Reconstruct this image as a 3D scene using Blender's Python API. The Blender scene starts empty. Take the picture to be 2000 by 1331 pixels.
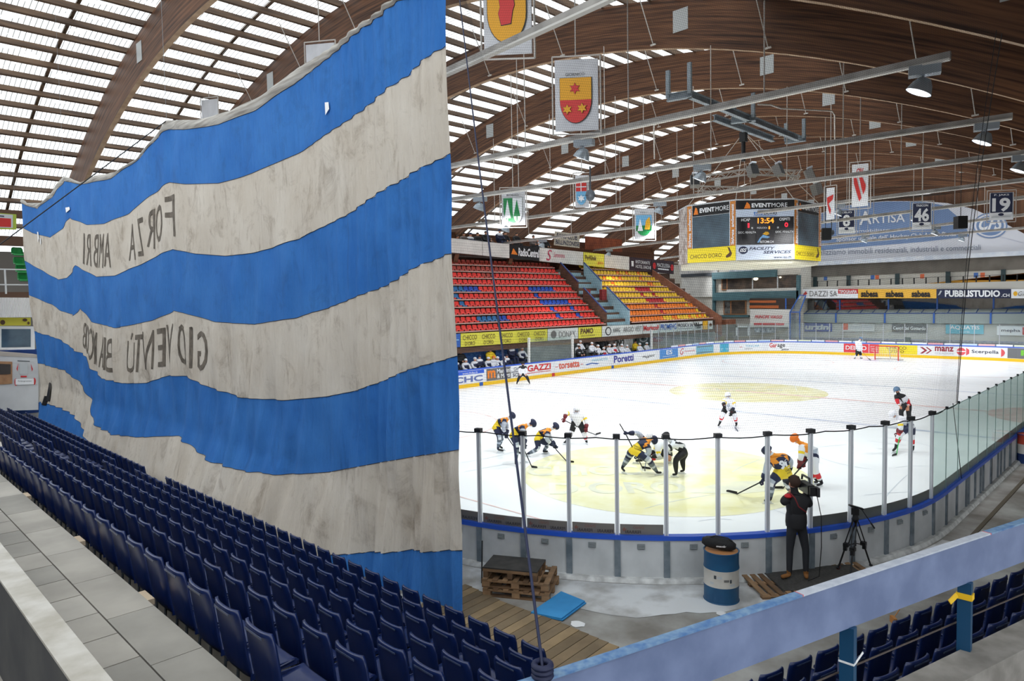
import bpy, bmesh, math, random
from mathutils import Vector, Matrix
from mathutils.bvhtree import BVHTree
random.seed(7)
sc = bpy.context.scene
COL = sc.collection
PI = math.pi

# ---------------- camera ----------------
CAM = Vector((-8.70, -18.96, 5.50))
YAW, PITCH, ROLL, FPX = math.radians(44.84), math.radians(3.10), math.radians(-1.04), 1350.0
_f = Vector((math.cos(YAW)*math.cos(PITCH), math.sin(YAW)*math.cos(PITCH), -math.sin(PITCH)))
_r0 = Vector((math.sin(YAW), -math.cos(YAW), 0.0))
_u0 = _r0.cross(_f)
_r = _r0*math.cos(ROLL)+_u0*math.sin(ROLL)
_u = -_r0*math.sin(ROLL)+_u0*math.cos(ROLL)
cd = bpy.data.cameras.new('camera'); cam = bpy.data.objects.new('camera', cd); COL.objects.link(cam)
cam.matrix_world = Matrix(((_r.x,_u.x,-_f.x,CAM.x),(_r.y,_u.y,-_f.y,CAM.y),(_r.z,_u.z,-_f.z,CAM.z),(0,0,0,1)))
cd.sensor_width = 36.0; cd.lens = 36.0*FPX/2000.0; cd.clip_start = 0.05; cd.clip_end = 500
sc.camera = cam

def ray(px, py):
    return _r*((px-1000)/FPX) + _u*(-(py-665.5)/FPX) + _f
def at(px, py, x=None, y=None, z=None, d=None):
    """point of the place seen at photo pixel (px,py) on the plane x=, y= or z= (or at depth d)"""
    v = ray(px, py)
    if x is not None: t = (x-CAM.x)/v.x
    elif y is not None: t = (y-CAM.y)/v.y
    elif z is not None: t = (z-CAM.z)/v.z
    else: t = d
    return CAM + v*t
def depth(p): return (Vector(p)-CAM).dot(_f)
def pix(p):
    d = Vector(p)-CAM; z = d.dot(_f)
    if z < 0.05: return (-9999,-9999)
    return (1000+FPX*d.dot(_r)/z, 665.5-FPX*d.dot(_u)/z)

# ---------------- world, light, exposure ----------------
w = bpy.data.worlds.new('sky'); sc.world = w; w.use_nodes = True
nt = w.node_tree; bg = nt.nodes['Background']
bg.inputs[0].default_value = (0.90, 0.95, 1.0, 1); bg.inputs[1].default_value = 2.2
sc.view_settings.view_transform = 'Standard'
sc.view_settings.look = 'None'
sc.view_settings.exposure = 0.30
sc.view_settings.gamma = 1.0
sc.view_settings.use_curve_mapping = False
sc.cycles.use_denoising = True
sc.cycles.max_bounces = 6
sc.cycles.transparent_max_bounces = 14
sc.cycles.caustics_reflective = False; sc.cycles.caustics_refractive = False

# ---------------- materials ----------------
def lin(c):
    c = c/255.0
    return c/12.92 if c <= 0.04045 else ((c+0.055)/1.055)**2.4
def L3(rgb): return (lin(rgb[0]), lin(rgb[1]), lin(rgb[2]), 1.0)
_M = {}
def mat(name, rgb, rough=0.6, metal=0.0, var=0.0, scale=4.0, rgb2=None, bump=0.0, stretch=(1,1,1), spec=0.5, detail=6.0, lo=0.35, hi=0.65):
    if name in _M: return _M[name]
    m = bpy.data.materials.new(name); m.use_nodes = True; n = m.node_tree.nodes; l = m.node_tree.links
    b = n['Principled BSDF']
    b.inputs['Base Color'].default_value = L3(rgb); b.inputs['Roughness'].default_value = rough
    b.inputs['Metallic'].default_value = metal; b.inputs['Specular IOR Level'].default_value = spec
    if var > 0 or rgb2 is not None or bump > 0:
        tc = n.new('ShaderNodeTexCoord'); mp = n.new('ShaderNodeMapping'); mp.inputs['Scale'].default_value = stretch
        l.new(tc.outputs['Object'], mp.inputs[0])
        nz = n.new('ShaderNodeTexNoise'); nz.inputs['Scale'].default_value = scale; nz.inputs['Detail'].default_value = detail
        l.new(mp.outputs[0], nz.inputs['Vector'])
        cr = n.new('ShaderNodeValToRGB'); l.new(nz.outputs['Fac'], cr.inputs[0])
        cr.color_ramp.elements[0].position = lo; cr.color_ramp.elements[1].position = hi
        c1 = rgb; c2 = rgb2 if rgb2 is not None else tuple(min(255, c*(1+var)) for c in rgb)
        if rgb2 is None: c1 = tuple(c*(1-var) for c in rgb)
        cr.color_ramp.elements[0].color = L3(c1); cr.color_ramp.elements[1].color = L3(c2)
        l.new(cr.outputs[0], b.inputs['Base Color'])
        if bump > 0:
            bp = n.new('ShaderNodeBump'); bp.inputs['Strength'].default_value = bump; bp.inputs['Distance'].default_value = 0.02
            l.new(nz.outputs['Fac'], bp.inputs['Height']); l.new(bp.outputs[0], b.inputs['Normal'])
    _M[name] = m; return m
def archwood():
    m=mat('glulam_wood',(58,37,25),.6,spec=.25); n=m.node_tree.nodes; l=m.node_tree.links; b=n['Principled BSDF']
    tc=n.new('ShaderNodeTexCoord'); sp=n.new('ShaderNodeSeparateXYZ'); l.new(tc.outputs['Object'],sp.inputs[0])
    def mth(op,a,b_=None):
        k=n.new('ShaderNodeMath'); k.operation=op
        for i,v in enumerate((a,b_)):
            if v is None: continue
            if hasattr(v,'default_value') or hasattr(v,'links'): l.new(v,k.inputs[i])
            else: k.inputs[i].default_value=v
        return k.outputs[0]
    d=mth('SUBTRACT',sp.outputs[1],4.75); h=mth('ADD',sp.outputs[2],mth('MULTIPLY',mth('MULTIPLY',d,d),.0133))
    cb=n.new('ShaderNodeCombineXYZ'); l.new(mth('MULTIPLY',sp.outputs[1],.35),cb.inputs[0]); l.new(mth('MULTIPLY',h,11.0),cb.inputs[1]); l.new(mth('MULTIPLY',sp.outputs[0],.7),cb.inputs[2])
    nz=n.new('ShaderNodeTexNoise'); nz.inputs['Scale'].default_value=1.0; nz.inputs['Detail'].default_value=6; l.new(cb.outputs[0],nz.inputs['Vector'])
    cr=n.new('ShaderNodeValToRGB'); cr.color_ramp.elements[0].position=.32; cr.color_ramp.elements[1].position=.68; cr.color_ramp.elements[0].color=L3((52,32,21)); cr.color_ramp.elements[1].color=L3((114,77,52))
    l.new(nz.outputs['Fac'],cr.inputs[0]); l.new(cr.outputs[0],b.inputs['Base Color']); return m
def clothmat(name,base,hi,smudge,k,ss):
    m=mat(name,base,.85,spec=.15); n=m.node_tree.nodes; l=m.node_tree.links; b=n['Principled BSDF']
    tc=n.new('ShaderNodeTexCoord')
    def nz(scale,st,det,rough=.6,dist=0.0):
        mp=n.new('ShaderNodeMapping'); mp.inputs['Scale'].default_value=st; l.new(tc.outputs['Object'],mp.inputs[0])
        q=n.new('ShaderNodeTexNoise'); q.inputs['Scale'].default_value=scale; q.inputs['Detail'].default_value=det; q.inputs['Roughness'].default_value=rough; q.inputs['Distortion'].default_value=dist; l.new(mp.outputs[0],q.inputs['Vector']); return q.outputs['Fac']
    def ramp(src,lo,hi_,c0,c1):
        r=n.new('ShaderNodeValToRGB'); r.color_ramp.elements[0].position=lo; r.color_ramp.elements[1].position=hi_; r.color_ramp.elements[0].color=c0; r.color_ramp.elements[1].color=c1; l.new(src,r.inputs[0]); return r.outputs[0]
    a=ramp(nz(.7,(1,1,1),10),.3,.7,L3(base),L3(hi))
    def mixm(col,src,lo,hi_,amt,c):
        f=ramp(src,lo,hi_,(0,0,0,1),(amt,amt,amt,1)); x=n.new('ShaderNodeMixRGB'); l.new(f,x.inputs[0]); l.new(col,x.inputs[1]); x.inputs[2].default_value=L3(c); return x.outputs[0]
    c=mixm(a,nz(1.6,(1,1,.8),15,.72,.6),.52,.72,k,smudge)
    c=mixm(c,nz(2.2,(1,3.2,.35),12,.7,1.2),.58,.70,k*.8,smudge)
    c=mixm(c,nz(9,(1,.5,1),8,.7,2.0),.62,.72,k*.5,smudge)
    l.new(c,b.inputs['Base Color'])
    bp=n.new('ShaderNodeBump'); bp.inputs['Strength'].default_value=.7; bp.inputs['Distance'].default_value=.06; l.new(nz(3.0,(1,3.5,.5),10,.6,.5),bp.inputs['Height']); l.new(bp.outputs[0],b.inputs['Normal'])
    return m
def emit(name, rgb, s=1.0):
    if name in _M: return _M[name]
    m = bpy.data.materials.new(name); m.use_nodes = True; b = m.node_tree.nodes['Principled BSDF']
    b.inputs['Base Color'].default_value = L3(rgb); b.inputs['Emission Color'].default_value = L3(rgb); b.inputs['Emission Strength'].default_value = s
    _M[name] = m; return m
def glassy(name, tint, refl=0.08, rough=0.03, milk=0.0):
    if name in _M: return _M[name]
    m = bpy.data.materials.new(name); m.use_nodes = True; n = m.node_tree.nodes; l = m.node_tree.links
    for x in list(n): n.remove(x)
    out = n.new('ShaderNodeOutputMaterial'); tr = n.new('ShaderNodeBsdfTransparent'); tr.inputs[0].default_value = (*tint, 1)
    gl = n.new('ShaderNodeBsdfGlossy'); gl.inputs['Roughness'].default_value = rough
    lw = n.new('ShaderNodeLayerWeight'); lw.inputs[0].default_value = 0.35
    mu = n.new('ShaderNodeMath'); mu.operation = 'MULTIPLY_ADD'; mu.inputs[1].default_value = 0.45; mu.inputs[2].default_value = refl
    l.new(lw.outputs['Facing'], mu.inputs[0]); mu.use_clamp = True
    pw = n.new('ShaderNodeMath'); pw.operation = 'POWER'; pw.inputs[1].default_value = 3.0
    l.new(lw.outputs['Facing'], pw.inputs[0]); l.new(pw.outputs[0], mu.inputs[0])
    mx = n.new('ShaderNodeMixShader'); l.new(mu.outputs[0], mx.inputs[0]); l.new(tr.outputs[0], mx.inputs[1]); l.new(gl.outputs[0], mx.inputs[2])
    last = mx
    if milk > 0:
        df = n.new('ShaderNodeBsdfDiffuse'); df.inputs[0].default_value = (0.75, 0.82, 0.80, 1)
        m2 = n.new('ShaderNodeMixShader'); m2.inputs[0].default_value = milk
        l.new(mx.outputs[0], m2.inputs[1]); l.new(df.outputs[0], m2.inputs[2]); last = m2
    l.new(last.outputs[0], out.inputs[0])
    _M[name] = m; return m

WHITE = mat('white_paint', (232,234,236), .45)
BLACK = mat('black_plastic', (16,16,18), .45)
DKGREY = mat('dark_grey_steel', (72,78,84), .5, .3)
STEEL = mat('galvanised_steel', (150,156,162), .42, .6, var=.12, scale=9)
ALU = mat('brushed_aluminium', (196,201,207), .35, .55)
GREY = mat('grey_paint', (128,130,132), .6)
RED = mat('red_print', (200,40,44), .5)
YEL = mat('yellow_print', (238,214,40), .5)
BLUEP = mat('blue_print', (44,92,170), .5)
NAVY = mat('navy_print', (22,32,66), .5)
ORG = mat('orange_print', (232,128,36), .5)
GRN = mat('green_print', (30,130,70), .5)
CYAN = mat('cyan_print', (70,170,200), .5)
BRN = mat('brown_print', (84,56,34), .5)
LGREY = mat('light_grey_print', (190,194,196), .5)
MGREY = mat('mid_grey_print', (108,106,104), .5)
SKYB = mat('sky_blue_print', (120,170,215), .5)
LIME = mat('lime_print', (120,200,60), .5)
GOLD = mat('gold_print', (226,170,30), .5)
CONC = mat('old_concrete', (124,120,113), .85, rgb2=(150,146,138), scale=1.6, bump=.15, detail=8)
CONCD = mat('dark_concrete', (70,68,64), .9, rgb2=(92,89,84), scale=2.2, bump=.2)
WALLW = mat('pale_wall', (186,184,178), .8, rgb2=(204,202,196), scale=.8)

# ---------------- mesh helpers ----------------
class MB:
    def __init__(s): s.v=[]; s.f=[]; s.m=[]; s.smooth=set(); s.uv=None
    def add(s, vs, fs, mi=0, smooth=False):
        o=len(s.v); s.v.extend([tuple(v) for v in vs])
        for f in fs:
            if smooth: s.smooth.add(len(s.f))
            s.f.append(tuple(i+o for i in f)); s.m.append(mi)
        return s
    def quad(s,a,b,c,d,mi=0): return s.add([a,b,c,d],[(0,1,2,3)],mi)
    def box(s, c, size, rot=None, mi=0):
        c=Vector(c); hx,hy,hz=size[0]/2,size[1]/2,size[2]/2
        vs=[Vector((x*hx,y*hy,z*hz)) for x in (-1,1) for y in (-1,1) for z in (-1,1)]
        if rot is not None:
            R = rot if isinstance(rot, Matrix) else Matrix.Rotation(rot,3,'Z')
            vs=[R@v for v in vs]
        return s.add([c+v for v in vs],[(0,1,3,2),(4,6,7,5),(0,4,5,1),(2,3,7,6),(0,2,6,4),(1,5,7,3)],mi)
    def bx(s,x0,y0,z0,x1,y1,z1,mi=0): return s.box(((x0+x1)/2,(y0+y1)/2,(z0+z1)/2),(abs(x1-x0),abs(y1-y0),abs(z1-z0)),None,mi)
    def beam(s,a,b,w,h,mi=0,up=(0,0,1)):
        a=Vector(a); b=Vector(b); d=(b-a)
        if d.length<1e-6: return s
        d.normalize(); up=Vector(up)
        if abs(d.dot(up))>.99: up=Vector((1,0,0))
        sx=d.cross(up).normalized(); uz=sx.cross(d)
        vs=[]
        for p in (a,b):
            for q in ((-1,-1),(1,-1),(1,1),(-1,1)): vs.append(p+sx*q[0]*w/2+uz*q[1]*h/2)
        return s.add(vs,[(0,3,2,1),(4,5,6,7),(0,1,5,4),(1,2,6,5),(2,3,7,6),(3,0,4,7)],mi)
    def tube(s,pts,r,n=8,mi=0,caps=True):
        pts=[Vector(p) for p in pts]
        rs = r if isinstance(r,(list,tuple)) else [r]*len(pts)
        vs=[];fs=[]; prev=None
        for i,p in enumerate(pts):
            d=(pts[min(i+1,len(pts)-1)]-pts[max(i-1,0)]).normalized()
            if prev is None:
                ref=Vector((0,0,1)) if abs(d.z)<.9 else Vector((1,0,0)); a=d.cross(ref).normalized()
            else: a=(prev-d*prev.dot(d)).normalized()
            prev=a; b=d.cross(a)
            for k in range(n):
                t=2*PI*k/n; vs.append(p+(a*math.cos(t)+b*math.sin(t))*rs[i])
        for i in range(len(pts)-1):
            for k in range(n): fs.append((i*n+k,i*n+(k+1)%n,(i+1)*n+(k+1)%n,(i+1)*n+k))
        s.add(vs,fs,mi,True)
        if caps: s.add([vs[k] for k in range(n)],[tuple(range(n))[::-1]],mi); s.add([vs[-n+k] for k in range(n)],[tuple(range(n))],mi)
        return s
    def lathe(s,prof,c=(0,0,0),n=20,mi=0,axis=None):
        c=Vector(c); vs=[];fs=[]; R=axis
        for (r,z) in prof:
            for k in range(n):
                t=2*PI*k/n; v=Vector((r*math.cos(t),r*math.sin(t),z)); vs.append(c+(R@v if R else v))
        for i in range(len(prof)-1):
            for k in range(n): fs.append((i*n+k,i*n+(k+1)%n,(i+1)*n+(k+1)%n,(i+1)*n+k))
        return s.add(vs,fs,mi,True)
    def ell(s,c,r,n=12,m=8,mi=0,R=None,zmin=-1.0):
        c=Vector(c); vs=[];fs=[]
        for i in range(m+1):
            ph=-PI/2+PI*i/m; zz=max(math.sin(ph),zmin)
            rr=math.cos(ph)
            for k in range(n):
                t=2*PI*k/n; v=Vector((r[0]*rr*math.cos(t),r[1]*rr*math.sin(t),r[2]*zz)); vs.append(c+(R@v if R else v))
        for i in range(m):
            for k in range(n): fs.append((i*n+k,i*n+(k+1)%n,(i+1)*n+(k+1)%n,(i+1)*n+k))
        return s.add(vs,fs,mi,True)
    def build(s,name,mats,parent=None,label=None,kind=None,loc=None):
        me=bpy.data.meshes.new(name); me.from_pydata(s.v,[],s.f)
        if not isinstance(mats,(list,tuple)): mats=[mats]
        for m in mats: me.materials.append(m)
        if len(mats)>1: me.polygons.foreach_set('material_index',s.m)
        if s.smooth: me.polygons.foreach_set('use_smooth',[i in s.smooth for i in range(len(s.f))])
        me.update()
        o=bpy.data.objects.new(name,me); COL.objects.link(o)
        if loc is not None: o.location=loc
        if parent is not None:
            o.parent=parent; o.matrix_parent_inverse=parent.matrix_basis.inverted()
        if label: o['label']=label
        if kind: o['kind']=kind
        return o
def tag(o,label,cat,group=None):
    o['label']=label; o['category']=cat
    if group: o['group']=group
    return o
def struct(o): o['kind']='structure'; return o
def thing(name,loc,label,cat,group=None):
    o=bpy.data.objects.new(name,None); o.empty_display_size=.2; COL.objects.link(o); o.location=loc
    return tag(o,label,cat,group)
def children(o): return [c for c in bpy.data.objects if c.parent==o]
_kids={}
def copy_tree(o,kids,loc,rotz,label,group=None):
    """kids = [(child,[grandchildren])]"""
    r=o.copy(); COL.objects.link(r); r.location=loc; r.rotation_euler=(0,0,rotz); r['label']=label
    if group: r['group']=group
    for c,g in kids:
        cc=c.copy(); COL.objects.link(cc); cc.parent=r
        for x in g:
            xx=x.copy(); COL.objects.link(xx); xx.parent=cc
    return r

# ---------------- lettering ----------------
_T={}
def glyphs(txt,bold=0.0,shear=0.0):
    k=(txt,bold,shear)
    if k in _T: return _T[k]
    cu=bpy.data.curves.new('t','FONT'); cu.body=txt; cu.size=1; cu.resolution_u=3; cu.offset=bold; cu.shear=shear; cu.fill_mode='FRONT'
    ob=bpy.data.objects.new('t',cu); me=ob.to_mesh()
    vs=[(v.co.x,v.co.y) for v in me.vertices]; fs=[tuple(p.vertices) for p in me.polygons]
    ob.to_mesh_clear(); bpy.data.objects.remove(ob); bpy.data.curves.remove(cu)
    if not vs: vs=[(0,0),(1,0),(1,1)]; fs=[(0,1,2)]
    x0=min(v[0] for v in vs); x1=max(v[0] for v in vs); y0=min(v[1] for v in vs); y1=max(v[1] for v in vs)
    vs=[((x-x0)/(x1-x0+1e-9),(y-y0)/(y1-y0+1e-9)) for x,y in vs]
    _T[k]=(vs,fs); return _T[k]
def quadmap(bl,br,tr,tl,off=0.01):
    bl,br,tr,tl=[Vector(p) for p in (bl,br,tr,tl)]
    n=(br-bl).cross(tl-bl).normalized()
    if n.dot(CAM-bl)<0: n=-n
    def F(s,t,o=0.0): return bl*(1-s)*(1-t)+br*s*(1-t)+tr*s*t+tl*(1-s)*t+n*(o)
    return F
ORD=['first','second','third','fourth','fifth','sixth','seventh','eighth','ninth','tenth','eleventh','twelfth','thirteenth','fourteenth','fifteenth','sixteenth','seventeenth','eighteenth','nineteenth','twentieth']
def ordn(i):
    if i<20: return ORD[i]
    n=i+1; return '%d%s'%(n, 'th' if 10<=n%100<=20 else {1:'st',2:'nd',3:'rd'}.get(n%10,'th'))
def decals(parent,F,items,off=0.012,lname='lettering',ename='emblem'):
    """items: T text s0 t0 s1 t1 mat [bold shear mirror] / R rect / P poly / E ellipse"""
    tm=MB(); tmats=[]; em=MB(); emats=[]; lay=0
    def mi(L,m):
        if m not in L: L.append(m)
        return L.index(m)
    for it in items:
        lay+=1; o=off*(1+lay*0.25)
        if it[0]=='T':
            _,txt,s0,t0,s1,t1,m=it[:7]; ex=it[7] if len(it)>7 else {}
            vs,fs=glyphs(txt,ex.get('b',0.0),ex.get('sh',0.0))
            P=[F(s0+(s1-s0)*((1-x) if ex.get('mir') else x),t0+(t1-t0)*y,o+off*.12) for x,y in vs]
            tm.add(P,fs,mi(tmats,m))
        elif it[0]=='R':
            _,s0,t0,s1,t1,m=it; n=8 if getattr(F,'curved',0) else 1
            for k in range(n):
                a=s0+(s1-s0)*k/n; b=s0+(s1-s0)*(k+1)/n
                em.quad(F(a,t0,o),F(b,t0,o),F(b,t1,o),F(a,t1,o),mi(emats,m))
        elif it[0]=='P':
            _,pts,m=it; em.add([F(a,b,o) for a,b in pts],[tuple(range(len(pts)))],mi(emats,m))
        elif it[0]=='E':
            _,cs,ct,rs,rt,m=it; n=20
            em.add([F(cs+rs*math.cos(2*PI*k/n),ct+rt*math.sin(2*PI*k/n),o) for k in range(n)],[tuple(range(n))],mi(emats,m))
    if em.f: em.build(ename,emats,parent)
    if tm.f: tm.build(lname,tmats,parent)
def slab(F,thick,n=1):
    """a board with real thickness following the map F"""
    m=MB()
    for k in range(n):
        a=k/n; b=(k+1)/n
        A=[F(a,0,0),F(b,0,0),F(b,1,0),F(a,1,0)]; B=[F(a,0,-thick),F(b,0,-thick),F(b,1,-thick),F(a,1,-thick)]
        fs=[(0,1,2,3),(7,6,5,4),(0,4,5,1),(3,2,6,7)]
        if k==0: fs.append((0,3,7,4))
        if k==n-1: fs.append((1,5,6,2))
        m.add(A+B,fs)
    return m
def sign(name,corners,board,items,label,cat='sign',thick=.03,group=None,parent=None,off=.012):
    F=quadmap(*corners)
    o=slab(F,thick).build(name,board,parent,label)
    if parent is None: tag(o,label,cat,group)
    decals(o,F,items,off)
    return o
# ---------------- rink outline ----------------
RR=8.5; LX=60.0; HY=15.0
_SEG=[('L',(8.5,15),(51.5,15)),('A',(51.5,6.5),90,0),('L',(60,6.5),(60,-6.5)),('A',(51.5,-6.5),0,-90),('L',(51.5,-15),(8.5,-15)),('A',(8.5,-6.5),-90,-180),('L',(0,-6.5),(0,6.5)),('A',(8.5,6.5),180,90)]
def _len(g): return math.dist(g[1],g[2]) if g[0]=='L' else RR*PI/2
PER=sum(_len(g) for g in _SEG)
def path(s):
    s=s%PER
    for g in _SEG:
        n=_len(g)
        if s<=n:
            t=s/n
            if g[0]=='L':
                p=Vector((g[1][0]+(g[2][0]-g[1][0])*t,g[1][1]+(g[2][1]-g[1][1])*t,0)); d=Vector((g[2][0]-g[1][0],g[2][1]-g[1][1],0)).normalized()
                return p,Vector((-d.y,d.x,0))
            a=math.radians(g[2]+(g[3]-g[2])*t); nrm=Vector((math.cos(a),math.sin(a),0))
            return Vector((g[1][0],g[1][1],0))+nrm*RR,nrm
        s-=n
    return path(0)
_PS=[(k*PER/3000,path(k*PER/3000)[0]) for k in range(3000)]
def spar(q):
    return min(_PS,key=lambda a:(a[1].x-q[0])**2+(a[1].y-q[1])**2)[0]
def srange(s0,s1,step=.6):
    if s1<s0: s1+=PER
    n=max(1,int(math.ceil((s1-s0)/step))); return [s0+(s1-s0)*k/n for k in range(n+1)]
def sweep(mb,s0,s1,prof,mi=0,step=.6,close=True):
    """profile = list of (offset outward, z) closed loop"""
    ss=srange(s0,s1,step); n=len(prof); vs=[]; fs=[]
    for s in ss:
        p,nn=path(s)
        for o,z in prof: vs.append(p+nn*o+Vector((0,0,z)))
    for i in range(len(ss)-1):
        for k in range(n): fs.append((i*n+k,(i+1)*n+k,(i+1)*n+(k+1)%n,i*n+(k+1)%n))
    fs.append(tuple(range(n))); fs.append(tuple((len(ss)-1)*n+k for k in range(n))[::-1])
    return mb.add(vs,fs,mi)
GF=.36   # level of the floor round the rink
DH=1.2   # dasher height above the ice
GT=3.0   # top of the near glass

# ice sheet
ice_m=mat('ice',(244,245,247),.30,rgb2=(250,251,253),scale=.7,stretch=(1,.35,1),bump=.02,spec=.35,detail=9,lo=.3,hi=.6)
ICEY=mat('ice_yellow',(240,234,176),.25,rgb2=(250,247,216),scale=1.1,detail=8)
ICEB=mat('ice_blue_lettering',(226,226,208),.25,rgb2=(246,244,212),scale=1.5)
ICER=mat('ice_red_paint',(238,190,186),.3,rgb2=(248,225,222),scale=1.5)
ICEL=mat('ice_blue_line',(196,206,226),.3,rgb2=(225,230,240),scale=1.5)
m=MB(); ss=srange(0,PER-.01,.7)
vs=[path(s)[0] for s in ss]; m.add([Vector((30,0,0))]+vs,[(0,(k+1)%len(vs)+1,k+1) for k in range(len(vs))])
ice=struct(m.build('floor',ice_m)); ice['label']='white ice sheet of the hockey rink'
def mark(name,pts,m_,z=.004):
    o=MB().add([Vector((p[0],p[1],z)) for p in pts],[tuple(range(len(pts)))]).build(name,m_,ice); return o
def disc(cx,cy,r,n=56,r2=None): return [(cx+r*math.cos(2*PI*k/n),cy+(r2 or r)*math.sin(2*PI*k/n)) for k in range(n)]
for c in ((10,-7),(30,0)): mark('ice_marking',disc(c[0],c[1],4.45),ICEY)
for c in ((10,7),(50,7),(50,-7)):
    mm=MB(); 
    for k in range(48):
        a,b=2*PI*k/48,2*PI*(k+1)/48
        mm.quad(*[Vector((c[0]+r*math.cos(t),c[1]+r*math.sin(t),.004)) for r,t in ((4.45,a),(4.55,a),(4.55,b),(4.45,b))])
    mm.build('ice_marking',ICER,ice)
mark('ice_marking',[(29.85,-15),(30.15,-15),(30.15,15),(29.85,15)],ICER,.006)
for x in (22.86,37.14): mark('ice_marking',[(x-.15,-15),(x+.15,-15),(x+.15,15),(x-.15,15)],ICEL,.005)
for x in (4,56):
    mark('ice_marking',[(x-.03,-13.4),(x+.03,-13.4),(x+.03,13.4),(x-.03,13.4)],ICER,.006)
mark('ice_marking',[(30+3*math.cos(a),-15+3*math.sin(a)) for a in [PI*k/16 for k in range(17)]],ICER,.005)
mark('ice_marking',[(56,-1.8)]+[(56-1.8*math.sin(PI*k/12),-1.8*math.cos(PI*k/12)) for k in range(13)],ICEL,.005)
# faded lettering and swoosh painted on the near circle
def icetext(txt,c,ux,w_,h_,m_=ICEB):
    ux=Vector((math.cos(ux),math.sin(ux),0)); uy=Vector((-ux.y,ux.x,0)); c=Vector((c[0],c[1],.009))
    vs,fs=glyphs(txt,.03)
    MB().add([c+ux*(x-.5)*w_+uy*(y-.5)*h_ for x,y in vs],fs).build('lettering',m_,ice)
icetext('CHICCO',(9.0,-5.2),-PI/2+.75,4.6,1.3); icetext("D'ORO",(7.7,-6.9),-PI/2+.75,4.0,1.3)
mark('ice_marking',[(8.6,-8.8),(9.4,-9.9),(10.6,-10.6),(12.0,-10.4),(11.2,-9.8),(10.4,-9.0),(9.6,-8.8)],ICEB,.008)
icetext('CHICCO',(30.6,.6),-PI/2+.6,4.8,1.3); 
# skating scratches
sm=MB(); rs=random.Random(3)
for k in range(150):
    x=rs.uniform(2,58); y=rs.uniform(-13.5,13.5); a=rs.uniform(-.5,.5)+ (PI/2 if rs.random()<.3 else 0); L=rs.uniform(.8,3.5); c=rs.uniform(-.15,.15)
    p=[Vector((x+math.cos(a+c*j)*L*j/5,y+math.sin(a+c*j)*L*j/5,.0065)) for j in range(6)]
    for j in range(5):
        d=(p[j+1]-p[j]).normalized(); q=Vector((-d.y,d.x,0))*.012
        sm.quad(p[j]-q,p[j+1]-q,p[j+1]+q,p[j]+q)
sm.build('skate_scratches',mat('scratch',(214,220,228),.4),ice,kind='stuff')

# ---------------- boards ----------------
S_near0=spar((0,10)); 
rb=thing('rink_boards',(0,0,0),'low white hockey boards with blue cap rail and yellow kick plate around the ice','boards')
PANW=mat('board_white',(226,228,232),.35); PANO=mat('board_outer',(190,193,194),.5,rgb2=(216,218,219),scale=1.4,detail=9,bump=.05)
KICK=mat('kick_plate_yellow',(242,196,24),.4); CAPB=mat('cap_rail_blue',(44,92,206),.35)
m=MB(); sweep(m,0,PER-.001,[(.0,.2),(.0,1.12),(.03,1.12),(.03,.2)]); m.build('dasher_panel',PANW,rb)
m=MB(); sweep(m,0,PER-.001,[(-.015,0),(-.015,.24),(.03,.24),(.03,0)]); m.build('kick_plate',KICK,rb,'yellow kick plate at the foot of the boards')
m=MB(); sweep(m,0,PER-.001,[(-.02,1.12),(-.02,1.2),(.13,1.2),(.13,1.12)]); m.build('cap_rail',CAPB,rb,'bright blue cap rail')
m=MB(); sweep(m,0,PER-.001,[(.08,.3),(.08,1.12),(.1,1.12),(.1,.3)]); m.build('outer_panel',PANO,rb,'scuffed grey back of the boards')
m=MB(); sweep(m,0,PER-.001,[(.1,GF-.1),(.1,GF+.07),(.2,GF+.07),(.24,GF+.015),(.3,GF-.1)]); m.build('base_kerb',mat('kerb_white',(205,206,204),.6,var=.12,scale=5),rb,'off-white kerb at the foot of the boards')
for px,py,c in ((1080,729,RED),(940,747,BLUEP),(1196,714,BLUEP)):
    s=spar(at(px,py,y=15)); m=MB(); sweep(m,s-.16,s+.16,[(-.02,.01),(-.02,.25),(-.0,.25),(-.0,.01)],step=.2); m.build('line_marker',c,rb,'red centre line marker' if c is RED else 'blue line marker')
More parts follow.
